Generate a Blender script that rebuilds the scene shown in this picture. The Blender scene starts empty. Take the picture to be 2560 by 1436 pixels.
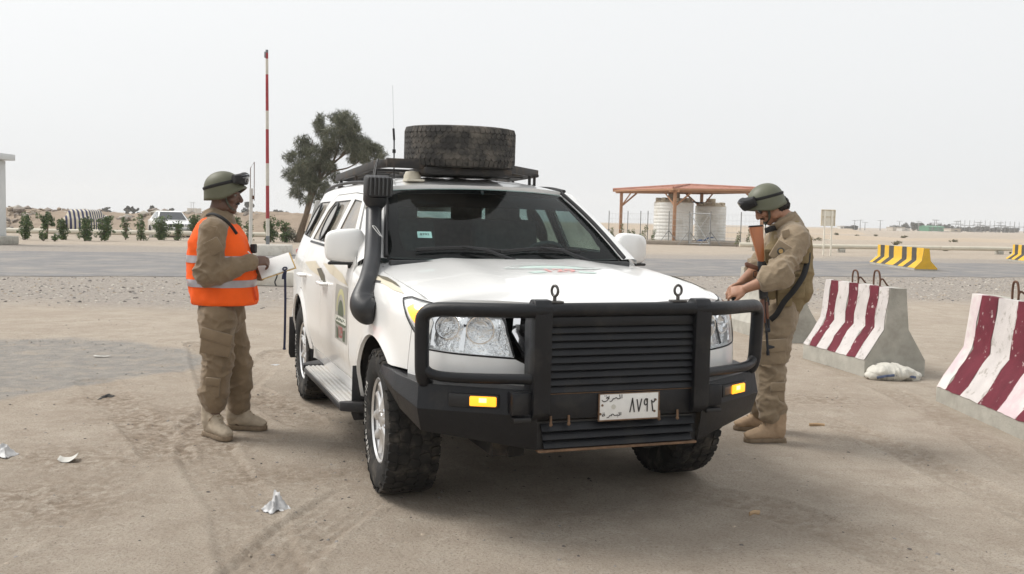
import bpy, bmesh, math, random
import numpy as np
from mathutils import Vector, Matrix
from mathutils.geometry import delaunay_2d_cdt
R=math.radians
random.seed(7); RNG=np.random.default_rng(7)
sc=bpy.context.scene
COL=sc.collection
# ---------------------------------------------------------------- camera
CAM_H,CAM_PITCH,CAM_ROLL=1.48,3.9,1.2
cd=bpy.data.cameras.new('camera'); cam=bpy.data.objects.new('camera',cd); COL.objects.link(cam); sc.camera=cam
cd.sensor_width=36; cd.lens=2450/2560*36; cd.clip_start=.05; cd.clip_end=6000
_p,_r=R(CAM_PITCH),R(CAM_ROLL)
_fw=Vector((0,math.cos(_p),-math.sin(_p))); _rt=Vector((1,0,0)); _up=_rt.cross(_fw)
_rt2=_rt*math.cos(_r)+_up*math.sin(_r); _up2=-_rt*math.sin(_r)+_up*math.cos(_r)
cam.matrix_world=Matrix(((_rt2.x,_up2.x,-_fw.x,0),(_rt2.y,_up2.y,-_fw.y,0),(_rt2.z,_up2.z,-_fw.z,CAM_H),(0,0,0,1)))
# ---------------------------------------------------------------- sky and sun (hazy, white overcast)
SUN_EL,SUN_AZ=R(50),R(-72)            # azimuth measured from +Y towards +X
w=bpy.data.worlds.new('World'); sc.world=w; w.use_nodes=True
nt=w.node_tree; nt.nodes.clear()
o=nt.nodes.new('ShaderNodeOutputWorld'); bg=nt.nodes.new('ShaderNodeBackground'); sk=nt.nodes.new('ShaderNodeTexSky')
sk.sky_type='NISHITA'; sk.sun_disc=False; sk.sun_elevation=SUN_EL; sk.sun_rotation=SUN_AZ; sk.dust_density=8; sk.air_density=1.0; sk.ozone_density=1
hs=nt.nodes.new('ShaderNodeHueSaturation'); hs.inputs['Saturation'].default_value=.10
mx=nt.nodes.new('ShaderNodeMix'); mx.data_type='RGBA'; mx.inputs['Factor'].default_value=.72
mx.inputs['B'].default_value=(8.6,8.75,8.85,1)      # the even white veil of the dust haze
nt.links.new(sk.outputs[0],hs.inputs['Color']); nt.links.new(hs.outputs[0],mx.inputs['A']); nt.links.new(mx.outputs['Result'],bg.inputs[0])
bg.inputs[1].default_value=.081; nt.links.new(bg.outputs[0],o.inputs[0])
sl=bpy.data.lights.new('sun','SUN'); so=bpy.data.objects.new('sun',sl); COL.objects.link(so)
sl.energy=1.5; sl.angle=R(24); sl.color=(1,.95,.88)
_d=Vector((math.sin(SUN_AZ)*math.cos(SUN_EL),math.cos(SUN_AZ)*math.cos(SUN_EL),math.sin(SUN_EL)))
so.rotation_euler=_d.to_track_quat('Z','Y').to_euler(); so.location=_d*50
sc.view_settings.view_transform='Standard'; sc.view_settings.look='None'; sc.view_settings.exposure=0.68; sc.view_settings.gamma=1; sc.view_settings.use_curve_mapping=False
sc.cycles.use_denoising=True; sc.cycles.max_bounces=8; sc.cycles.volume_bounces=3; sc.cycles.transparent_max_bounces=16
sc.cycles.use_adaptive_sampling=True; sc.cycles.adaptive_threshold=.01
# ---------------------------------------------------------------- helpers: noise
def _h(ix,iy,iz,s):
    n=(ix*374761393+iy*668265263+iz*2147483647*3+s*974711)&0x7fffffff
    n=((n^(n>>13))*1274126177)&0x7fffffff
    return ((n^(n>>16))&0xffff)/65535.
def vnoise(x,y,z=None,s=0):
    x=np.asarray(x,float); y=np.asarray(y,float); z=np.zeros_like(x) if z is None else np.asarray(z,float)
    xi=np.floor(x).astype(np.int64); yi=np.floor(y).astype(np.int64); zi=np.floor(z).astype(np.int64)
    fx,fy,fz=x-xi,y-yi,z-zi; fx=fx*fx*(3-2*fx); fy=fy*fy*(3-2*fy); fz=fz*fz*(3-2*fz)
    r=0
    for a in (0,1):
        for b in (0,1):
            for c in (0,1):
                r=r+_h(xi+a,yi+b,zi+c,s)*(fx if a else 1-fx)*(fy if b else 1-fy)*(fz if c else 1-fz)
    return r*2-1
def fbm(x,y,z=None,oct=4,s=0):
    r=0;a=1.;t=0;z=None if z is None else np.asarray(z,float)
    for i in range(oct):
        f=2.03**i; r=r+a*vnoise(np.asarray(x)*f,np.asarray(y)*f,None if z is None else z*f,s+i*17); t+=a; a*=.5
    return r/t
def sstep(a,b,x):
    t=np.clip((np.asarray(x,float)-a)/(b-a),0,1); return t*t*(3-2*t)
def catmull(P,n=24):
    P=np.array(P,float); Q=np.vstack([2*P[0]-P[1],P,2*P[-1]-P[-2]]); out=[]
    for i in range(1,len(Q)-2):
        t=np.linspace(0,1,n,endpoint=False)[:,None]; a,b,c,d=Q[i-1],Q[i],Q[i+1],Q[i+2]
        out.append(.5*((2*b)+(-a+c)*t+(2*a-5*b+4*c-d)*t*t+(-a+3*b-3*c+d)*t**3))
    return np.vstack(out+[P[-1:]])
def tab(x,xs,ys):
    c=catmull(list(zip(xs,ys)),8); return np.interp(x,c[:,0],c[:,1])
# ---------------------------------------------------------------- helpers: objects
def tag(o,label=None,cat=None,group=None,kind=None):
    if label: o['label']=label
    if cat: o['category']=cat
    if group: o['group']=group
    if kind: o['kind']=kind
    return o
def empty(name,loc=(0,0,0),rz=0,rot=None):
    o=bpy.data.objects.new(name,None); COL.objects.link(o); o.location=loc; o.rotation_euler=rot if rot else (0,0,rz); o.empty_display_size=.1
    return o
def link(name,me,mat=None,parent=None):
    o=bpy.data.objects.new(name,me); COL.objects.link(o)
    if mat is not None and not me.materials:
        for m in (mat if isinstance(mat,(list,tuple)) else [mat]): me.materials.append(m)
    if parent: o.parent=parent
    return o
def mk(name,vs,fs,mat,parent=None,smooth=True,ang=38,mi=None):
    me=bpy.data.meshes.new(name); me.from_pydata([tuple(map(float,v)) for v in vs],[],[tuple(int(i) for i in f) for f in fs]); me.update()
    if smooth:
        me.polygons.foreach_set('use_smooth',[True]*len(me.polygons)); me.set_sharp_from_angle(angle=R(ang))
    o=link(name,me,mat,parent)
    if mi is not None: me.polygons.foreach_set('material_index',list(mi))
    return o
def copy_tree(o,parent=None):
    c=o.copy(); COL.objects.link(c); c.parent=parent
    for ch in list(o.children): copy_tree(ch,c)
    return c
class MB:
    """collects shapes into one mesh"""
    def __init__(s): s.v=[]; s.f=[]; s.m=[]
    def add(s,vs,fs,m=0):
        b=len(s.v); s.v+= [tuple(map(float,v)) for v in vs]; s.f+=[tuple(b+int(i) for i in f) for f in fs]; s.m+=[m]*len(fs); return s
    def box(s,c,d,rot=None,bev=0,m=0,taper=None):
        bm=bmesh.new(); bmesh.ops.create_cube(bm,size=1)
        for v in bm.verts:
            k=taper if (taper and v.co.z>0) else 1
            v.co=Vector((v.co.x*d[0]*k,v.co.y*d[1]*k,v.co.z*d[2]))
        if bev>0: bmesh.ops.bevel(bm,geom=bm.edges[:],offset=bev,segments=2,affect='EDGES',profile=.5)
        M=Matrix.Translation(c)@(rot.to_4x4() if rot is not None else Matrix())
        bm.verts.index_update(); s.add([M@v.co for v in bm.verts],[[v.index for v in f.verts] for f in bm.faces],m); bm.free(); return s
    def tube(s,P,r,seg=12,m=0,cap=True,sq=None,round_=False,up=None):
        """sweep a circle (or ellipse r=(a,b) per point) along P; sq = superellipse exponent"""
        P=np.array(P,float); n=len(P); rr=r if hasattr(r,'__len__') else [r]*n
        T=np.gradient(P,axis=0); T/=np.maximum(np.linalg.norm(T,axis=1),1e-9)[:,None]
        a=np.array(up,float) if up is not None else (np.array([0,0,1.]) if abs(T[0][2])<.9 else np.array([0,1.,0]))
        N=a-T[0]*(a@T[0]); N/=np.linalg.norm(N); vs=[]
        for i in range(n):
            N=N-T[i]*(N@T[i]); N/=np.linalg.norm(N); B=np.cross(T[i],N)
            ra,rb=rr[i] if hasattr(rr[i],'__len__') else (rr[i],rr[i])
            for k in range(seg):
                t=2*math.pi*k/seg; c_,s_=math.cos(t),math.sin(t)
                if sq: c_=math.copysign(abs(c_)**(2/sq),c_); s_=math.copysign(abs(s_)**(2/sq),s_)
                vs.append(P[i]+N*ra*c_+B*rb*s_)
        fs=[(i*seg+k,i*seg+(k+1)%seg,(i+1)*seg+(k+1)%seg,(i+1)*seg+k) for i in range(n-1) for k in range(seg)]
        if cap: fs+= [tuple(range(seg-1,-1,-1)),tuple((n-1)*seg+k for k in range(seg))]
        return s.add(vs,fs,m)
    def lathe(s,prof,seg=32,M=None,m=0,closed=False,a0=0,a1=2*math.pi):
        """prof: (radius, height) revolve about z"""
        full=abs(a1-a0-2*math.pi)<1e-6; ns=seg if full else seg+1; vs=[]
        for k in range(ns):
            t=a0+(a1-a0)*k/seg
            for (r,z) in prof:
                v=Vector((r*math.cos(t),r*math.sin(t),z)); vs.append(M@v if M else v)
        n=len(prof); fs=[]
        for k in range(seg):
            k2=(k+1)%ns
            for j in range(n if closed else n-1):
                j2=(j+1)%n; fs.append((k*n+j,k2*n+j,k2*n+j2,k*n+j2))
        return s.add(vs,fs,m)
    def prism(s,poly,d,M=None,m=0,bev=0):
        """extrude 2D polygon (x,y) by d along z"""
        bm=bmesh.new(); vv=[bm.verts.new((p[0],p[1],0)) for p in poly]; f=bm.faces.new(vv)
        e=bmesh.ops.extrude_face_region(bm,geom=[f]); bmesh.ops.translate(bm,vec=(0,0,d),verts=[g for g in e['geom'] if isinstance(g,bmesh.types.BMVert)])
        bmesh.ops.recalc_face_normals(bm,faces=bm.faces)
        if bev>0: bmesh.ops.bevel(bm,geom=bm.edges[:],offset=bev,segments=2,affect='EDGES',profile=.5)
        bm.verts.index_update(); s.add([(M@v.co if M else v.co) for v in bm.verts],[[v.index for v in f.verts] for f in bm.faces],m); bm.free(); return s
    def ball(s,c,r,seg=16,ring=10,rot=None,m=0):
        r=r if hasattr(r,'__len__') else (r,r,r); vs=[];fs=[]
        for i in range(ring+1):
            p=math.pi*i/ring
            for k in range(seg):
                t=2*math.pi*k/seg; v=Vector((r[0]*math.sin(p)*math.cos(t),r[1]*math.sin(p)*math.sin(t),r[2]*math.cos(p)))
                vs.append(Vector(c)+(rot@v if rot is not None else v))
        for i in range(ring):
            for k in range(seg):
                a,b,c_,d=i*seg+k,i*seg+(k+1)%seg,(i+1)*seg+(k+1)%seg,(i+1)*seg+k
                fs.append((a,d,c_,b))
        return s.add(vs,fs,m)
    def build(s,name,mat,parent=None,smooth=True,ang=38):
        return mk(name,s.v,s.f,mat,parent,smooth,ang,s.m if isinstance(mat,(list,tuple)) else None)
def arc(c,r,a0,a1,n=10): return [(c[0]+r*math.cos(R(a0+(a1-a0)*i/n)),c[1]+r*math.sin(R(a0+(a1-a0)*i/n))) for i in range(n+1)]
def inpoly(P,poly):
    x,y=P[:,0],P[:,1]; ins=np.zeros(len(P),bool); poly=np.asarray(poly); j=len(poly)-1
    for i in range(len(poly)):
        xi,yi=poly[i]; xj,yj=poly[j]
        c=((yi>y)!=(yj>y))&(x<(xj-xi)*(y-yi)/((yj-yi) if yj!=yi else 1e-12)+xi); ins^=c; j=i
    return ins
def resamp(poly,step):
    out=[]
    for i in range(len(poly)):
        a=np.array(poly[i],float); b=np.array(poly[(i+1)%len(poly)],float); n=max(1,int(math.ceil(np.linalg.norm(b-a)/step)))
        out+= [a+(b-a)*k/n for k in range(n)]
    return np.array(out)
def patch(name,outline,mapf,mat,parent=None,holes=(),step=.05,lip=.012,off=0,out=None,ref=(-1.6,0,.6),ang=42,rnd=0):
    """panel cut from a surface: 2D outline (with holes) mapped by mapf to 3D, edges folded inwards by lip"""
    loops=[resamp(outline,step)]+[resamp(h,step) for h in holes]
    pts=np.vstack(loops); edges=[]; b=0
    for L in loops:
        edges+=[(b+i,b+(i+1)%len(L)) for i in range(len(L))]; b+=len(L)
    lo,hi=pts.min(0),pts.max(0); gx,gy=np.meshgrid(np.arange(lo[0]+step/2,hi[0],step),np.arange(lo[1]+step/2,hi[1],step)); G=np.stack([gx.ravel(),gy.ravel()],1)
    if len(G):
        ok=inpoly(G,loops[0])
        for L in loops[1:]: ok&=~inpoly(G,L)
        G=G[ok]
    if len(G):
        d=np.sqrt(((G[:,None]-pts[None])**2).sum(-1)).min(1) if len(G)*len(pts)<4e6 else np.ones(len(G)); G=G[d>step*.45]; allp=np.vstack([pts,G])
    else: allp=pts
    r=delaunay_2d_cdt([Vector(p) for p in allp],edges,[],0,1e-6)
    V2=np.array([(v.x,v.y) for v in r[0]]); F=[tuple(f) for f in r[2]]
    C=np.array([V2[list(f)].mean(0) for f in F]); ok=inpoly(C,loops[0])
    for L in loops[1:]: ok&=~inpoly(C,L)
    F=[f for f,k in zip(F,ok) if k]
    P=np.asarray(mapf(V2[:,0],V2[:,1]),float)
    def normals(P):
        N=np.zeros_like(P)
        for f in F:
            n=np.cross(P[f[1]]-P[f[0]],P[f[2]]-P[f[0]])
            for i in f: N[i]+=n
        return N/np.maximum(np.linalg.norm(N,axis=1),1e-12)[:,None]
    N=normals(P); rf=np.array(ref)
    flip=(out is not None and (N@np.array(out,float)).mean()<0) or (out is None and (N*(P-rf)).sum()<0)
    if flip: F=[f[::-1] for f in F]; N=-N
    P=P+N*off
    vs=list(P); fs=list(F)
    if lip>0:
        cnt={}
        for f in F:
            for i in range(3):
                e=(f[i],f[(i+1)%3]); cnt[e]=1
        bd=[e for e in cnt if (e[1],e[0]) not in cnt]; idx={}
        for a,b_ in bd:
            for q in (a,b_):
                if q not in idx: idx[q]=len(vs); vs.append(P[q]-N[q]*lip)
        fs+=[(b_,a,idx[a],idx[b_]) for a,b_ in bd]
    return mk(name,vs,fs,mat,parent,True,ang)
# ---------------------------------------------------------------- helpers: materials
MATS={}
def pm(name,col,rough=.6,metal=0,var=.0,vs=6.,col2=None,c2s=3.,c2lo=.5,c2hi=.65,bump=0,bs_=40.,coat=0,spec=.5,det=6,stretch=None,emit=None,estr=1,sub=0,trans=0,rvar=0,bump2=0,b2s=8.,sheen=0):
    """procedural principled material: base colour with noise variation, an optional second colour in patches, noise bump"""
    if name in MATS: return MATS[name]
    m=bpy.data.materials.new(name); m.use_nodes=True; t=m.node_tree; n=t.nodes; b=n['Principled BSDF']
    b.inputs['Roughness'].default_value=rough; b.inputs['Metallic'].default_value=metal; b.inputs['Specular IOR Level'].default_value=spec
    if coat: b.inputs['Coat Weight'].default_value=coat; b.inputs['Coat Roughness'].default_value=.05
    if sheen: b.inputs['Sheen Weight'].default_value=sheen
    if trans: b.inputs['Transmission Weight'].default_value=trans
    tc=n.new('ShaderNodeTexCoord'); co=tc.outputs['Object']
    if stretch:
        mp=n.new('ShaderNodeMapping'); mp.inputs['Scale'].default_value=stretch; t.links.new(co,mp.inputs[0]); co=mp.outputs[0]
    def noise(scale,detail=det,rg=.6):
        q=n.new('ShaderNodeTexNoise'); q.inputs['Scale'].default_value=scale; q.inputs['Detail'].default_value=detail; q.inputs['Roughness'].default_value=rg; t.links.new(co,q.inputs['Vector']); return q
    c4=(*col,1); src=None
    if var>0:
        q=noise(vs); mr=n.new('ShaderNodeMapRange'); mr.inputs[1].default_value=.3; mr.inputs[2].default_value=.7; mr.inputs[3].default_value=1-var; mr.inputs[4].default_value=1+var
        t.links.new(q.outputs[0],mr.inputs[0]); vm=n.new('ShaderNodeVectorMath'); vm.operation='SCALE'; vm.inputs[0].default_value=col; t.links.new(mr.outputs[0],vm.inputs['Scale']); src=vm.outputs[0]
    if col2 is not None:
        q=noise(c2s,8,.65); mr=n.new('ShaderNodeMapRange'); mr.inputs[1].default_value=c2lo; mr.inputs[2].default_value=c2hi; t.links.new(q.outputs[0],mr.inputs[0])
        mxn=n.new('ShaderNodeMix'); mxn.data_type='RGBA'; t.links.new(mr.outputs[0],mxn.inputs['Factor'])
        if src: t.links.new(src,mxn.inputs['A'])
        else: mxn.inputs['A'].default_value=c4
        mxn.inputs['B'].default_value=(*col2,1); src=mxn.outputs['Result']
        if rvar:
            m2=n.new('ShaderNodeMapRange'); m2.inputs[3].default_value=rough; m2.inputs[4].default_value=min(1,rough+rvar); t.links.new(mr.outputs[0],m2.inputs[0]); t.links.new(m2.outputs[0],b.inputs['Roughness'])
    if src: t.links.new(src,b.inputs['Base Color'])
    else: b.inputs['Base Color'].default_value=c4
    nb=None
    if bump:
        q=noise(bs_,5,.6); bp=n.new('ShaderNodeBump'); bp.inputs['Strength'].default_value=1; bp.inputs['Distance'].default_value=bump; t.links.new(q.outputs[0],bp.inputs['Height']); nb=bp
    if bump2:
        q=noise(b2s,4,.55); bp=n.new('ShaderNodeBump'); bp.inputs['Strength'].default_value=1; bp.inputs['Distance'].default_value=bump2; t.links.new(q.outputs[0],bp.inputs['Height'])
        if nb: t.links.new(nb.outputs[0],bp.inputs['Normal'])
        nb=bp
    if nb: t.links.new(nb.outputs[0],b.inputs['Normal'])
    if emit: b.inputs['Emission Color'].default_value=(*emit,1); b.inputs['Emission Strength'].default_value=estr
    MATS[name]=m; return m
def glassmat(name,tint,refl=1.0,rough=.02,dust=0.):
    """thin pane: tinted transparency plus fresnel reflection, with a film of dust"""
    m=bpy.data.materials.new(name); m.use_nodes=True; t=m.node_tree; n=t.nodes; n.clear()
    o=n.new('ShaderNodeOutputMaterial'); tr=n.new('ShaderNodeBsdfTransparent'); gl=n.new('ShaderNodeBsdfGlossy'); ge=n.new('ShaderNodeNewGeometry'); mxs=n.new('ShaderNodeMixShader')
    tr.inputs[0].default_value=(*tint,1); gl.inputs['Roughness'].default_value=rough; gl.inputs[0].default_value=(refl,refl,refl,1)
    dt=n.new('ShaderNodeVectorMath'); dt.operation='DOT_PRODUCT'; t.links.new(ge.outputs['Normal'],dt.inputs[0]); t.links.new(ge.outputs['Incoming'],dt.inputs[1])
    def mth(op,a,b_=None):
        q=n.new('ShaderNodeMath'); q.operation=op
        for i_,v_ in ((0,a),(1,b_)):
            if v_ is None: continue
            if isinstance(v_,(int,float)): q.inputs[i_].default_value=v_
            else: t.links.new(v_,q.inputs[i_])
        return q.outputs[0]
    fr=mth('ADD',.045,mth('MULTIPLY',.955,mth('POWER',mth('SUBTRACT',1.,mth('ABSOLUTE',dt.outputs['Value'])),5.)))   # Schlick reflectance
    t.links.new(fr,mxs.inputs[0]); t.links.new(tr.outputs[0],mxs.inputs[1]); t.links.new(gl.outputs[0],mxs.inputs[2]); last=mxs
    if dust>0:
        df=n.new('ShaderNodeBsdfDiffuse'); df.inputs[0].default_value=(.55,.5,.43,1); q=n.new('ShaderNodeTexNoise'); q.inputs['Scale'].default_value=4; q.inputs['Detail'].default_value=8; tc=n.new('ShaderNodeTexCoord'); t.links.new(tc.outputs['Object'],q.inputs[0])
        mr=n.new('ShaderNodeMapRange'); mr.inputs[1].default_value=.35; mr.inputs[2].default_value=.7; mr.inputs[3].default_value=dust*.5; mr.inputs[4].default_value=dust*1.5; t.links.new(q.outputs[0],mr.inputs[0])
        m2=n.new('ShaderNodeMixShader'); t.links.new(mr.outputs[0],m2.inputs[0]); t.links.new(mxs.outputs[0],m2.inputs[1]); t.links.new(df.outputs[0],m2.inputs[2]); last=m2
    t.links.new(last.outputs[0],o.inputs[0]); MATS[name]=m; return m
def text_mesh(body,size,outline=0,extrude=0,align='CENTER',res=3,bold=0):
    cu=bpy.data.curves.new('txt','FONT'); cu.body=body; cu.size=size; cu.align_x=align; cu.align_y='CENTER'; cu.resolution_u=res; cu.extrude=extrude; cu.offset=bold
    if outline: cu.fill_mode='NONE'; cu.bevel_depth=outline; cu.bevel_resolution=0
    ob=bpy.data.objects.new('txt',cu); COL.objects.link(ob); dg=bpy.context.evaluated_depsgraph_get(); dg.update()
    me=bpy.data.meshes.new_from_object(ob.evaluated_get(dg)); bpy.data.objects.remove(ob); bpy.data.curves.remove(cu)
    me.materials.clear()
    return me
# ================================================================ GROUND
def fw_(px,py,z=0.):           # photograph pixel -> point on the ground (used once, to place things at real positions)
    d=np.array(_fw)*2450+np.array(_rt2)*(px-1280)-np.array(_up2)*(py-718); t=(z-CAM_H)/d[2]; return np.array([0,0,CAM_H])+t*d
def atY(px,py,Y):
    d=np.array(_fw)*2450+np.array(_rt2)*(px-1280)-np.array(_up2)*(py-718); t=Y/d[1]; return np.array([0,0,CAM_H])+t*d
def seg_dist(X,Y,P):
    best=np.full(X.shape,1e9); side=np.zeros(X.shape); al=np.zeros(X.shape); acc=0
    for i in range(len(P)-1):
        a=np.array(P[i]); b=np.array(P[i+1]); L=np.linalg.norm(b-a); d=(b-a)/L
        t=np.clip((X-a[0])*d[0]+(Y-a[1])*d[1],0,L); qx,qy=a[0]+d[0]*t,a[1]+d[1]*t
        dd=np.hypot(X-qx,Y-qy); s=(X-a[0])*d[1]-(Y-a[1])*d[0]; m=dd<best
        best=np.where(m,dd,best); side=np.where(m,np.sign(s)*dd,side); al=np.where(m,acc+t,al); acc+=L
    return best,side,al
TRACKS=[[fw_(1330,900)[:2],fw_(1900,985)[:2],fw_(2260,1130)[:2],fw_(2700,1350)[:2]],
        [fw_(1500,1190)[:2],fw_(1900,1260)[:2],fw_(2300,1420)[:2]],
        [fw_(505,860)[:2],fw_(560,1010)[:2],fw_(520,1130)[:2],fw_(600,1260)[:2],fw_(700,1500)[:2]],
        [fw_(690,880)[:2],fw_(560,1020)[:2],fw_(300,1200)[:2],fw_(-100,1420)[:2]],
        [fw_(235,955)[:2],fw_(330,1040)[:2],fw_(420,1140)[:2]],
        [fw_(900,1240)[:2],fw_(760,1330)[:2],fw_(600,1500)[:2]],
        [fw_(1990,880)[:2],fw_(2300,1010)[:2],fw_(2600,1190)[:2]],
        [fw_(420,905)[:2],fw_(640,985)[:2],fw_(760,1060)[:2]]]
CLODS=[(fw_(440,1040)[:2],.55),(fw_(270,1000)[:2],.35),(fw_(640,1010)[:2],.4),(fw_(150,1150)[:2],.35),(fw_(60,1250)[:2],.5),(fw_(720,1190)[:2],.3),(fw_(500,1100)[:2],.4),(fw_(2050,1000)[:2],.35)]
FEET=[(-1.94,6.45),(-1.80,6.7),(1.66,6.55),(1.75,7.05)]
def near_fade(X,Y): return sstep(16,11,Y)*sstep(-14,-8,X)*sstep(14,8,X)*sstep(-3,1,Y)
def ghm(X,Y):
    X=np.asarray(X,float); Y=np.asarray(Y,float); f=near_fade(X,Y)
    h=.010*fbm(X*.9,Y*.9,oct=3,s=3)+.006*fbm(X*3.1,Y*3.1,oct=3,s=5)
    loose=np.zeros(X.shape)
    for (c,r) in CLODS:
        loose=np.maximum(loose,np.exp(-(((X-c[0])/(r*1.5))**2+((Y-c[1])/r)**2)))
    loose=np.clip(loose*1.1+.30*fbm(X*1.6,Y*1.6,oct=3,s=21)-.12,0,1)
    h=h+loose*.013*fbm(X*11,Y*11,oct=3,s=9)+.002*fbm(X*14,Y*14,oct=2,s=12)
    tr=np.zeros(X.shape)
    for i,P in enumerate(TRACKS):
        d,s,al=seg_dist(X,Y,P); wdt=.13+.02*(i%3); wob=s+.02*fbm(al*1.5,al*0+i,oct=2,s=31)
        inside=sstep(wdt+.03,wdt-.02,np.abs(wob)); g=np.cos(wob*2*np.pi/.06)*.5+np.cos(al*2*np.pi/.07+np.sign(wob)*1.4)*.25
        am=.30+.70*sstep(-.5,.35,fbm(al*.9,al*0+i*3.3,oct=2,s=41)); rim=np.exp(-((np.abs(wob)-wdt-.03)/.03)**2)
        h=h+am*(inside*(-.012+.007*g)+rim*.009); tr=np.maximum(tr,inside*am)
    # flatten where things stand
    flat=np.ones(X.shape)
    for (a,b) in FEET: flat*=1-.9*np.exp(-(((X-a)**2+(Y-b)**2)/.28**2))
    for (a,b,r) in FLATS: flat*=1-.95*np.exp(-np.maximum(0,np.hypot(X-a,Y-b)-r*.6)**2/(.25*r+.05)**2)
    return h*f*flat,loose*f,tr*f
FLATS=[]
CARX,CARY,CARYAW=.186,5.521,R(-69.95)
def car2w(x,y,z=0):
    c,s=math.cos(CARYAW),math.sin(CARYAW); return (CARX+c*x-s*y,CARY+s*x+c*y,z)
for (a,b) in ((0,-.83),(0,.83),(-2.85,-.83),(-2.85,.83)):
    q=car2w(a,b); FLATS.append((q[0],q[1],.3))
FLATS+=[(3.9,10.3,1.3),(4.1,7.5,1.4),(3.6,13.8,1.6),(3.72,9.4,.4)]
def axis(lo,hi,step,far,g=1.09):
    a=list(np.arange(lo,hi+1e-6,step)); s=step; x=hi
    while x<far: s*=g; x+=s; a.append(x)
    s=step; x=lo; pre=[]
    while x>-far: s*=g; x-=s; pre.append(x)
    return np.array(pre[::-1]+a)
xs=axis(-4.6,4.6,.019,3200); ys=axis(3.0,11.0,.019,3200)
GX,GY=np.meshgrid(xs,ys); GZ,LOO,TRK=ghm(GX,GY)
PATCHP=[fw_(*p)[:2] for p in [(-300,850),(0,848),(180,842),(330,858),(470,878),(505,905),(420,930),(300,948),(230,962),(110,985),(-40,1012),(-400,1060)]]
def ragged(X,Y,poly,wid,amp,sc,s):
    d,_,_=seg_dist(X,Y,list(poly)+[poly[0]]); ins=inpoly(np.stack([X.ravel(),Y.ravel()],1),np.array(poly)).reshape(X.shape)
    sd=np.where(ins,d,-d)+amp*fbm(X*sc,Y*sc,oct=4,s=s); return sstep(-wid,wid,sd)
pm_=ragged(GX,GY,PATCHP,.10,.22,1.6,51)
gnear=[(-90,-2),(-40,7),(-11,16.5),(-4,15.5),(3,17),(10,20.5),(20,24),(60,33),(140,47),(140,70),(-90,30)]
gv=ragged(GX,GY,gnear,1.5,2.5,.35,61)*sstep(56,48,GY)
GZ=GZ-.006*pm_*near_fade(GX,GY)
nx,ny=len(xs),len(ys); me=bpy.data.meshes.new('ground')
V=np.stack([GX.ravel(),GY.ravel(),GZ.ravel()],1).astype(np.float32)
ii=np.arange(nx*ny).reshape(ny,nx); Fq=np.stack([ii[:-1,:-1],ii[:-1,1:],ii[1:,1:],ii[1:,:-1]],-1).reshape(-1,4)
me.vertices.add(len(V)); me.vertices.foreach_set('co',V.ravel()); me.loops.add(Fq.size); me.loops.foreach_set('vertex_index',Fq.ravel().astype(np.int32))
me.polygons.add(len(Fq)); me.polygons.foreach_set('loop_start',(np.arange(len(Fq))*4).astype(np.int32)); me.polygons.foreach_set('use_smooth',[True]*len(Fq)); me.update(); me.validate()
ca=me.color_attributes.new('mask','FLOAT_COLOR','POINT'); cdat=np.zeros((len(V),4),np.float32); cdat[:,0]=pm_.ravel(); cdat[:,1]=gv.ravel(); cdat[:,2]=np.clip(LOO*.85+TRK*.5,0,1).ravel(); cdat[:,3]=1
ca.data.foreach_set('color',cdat.ravel())
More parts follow.
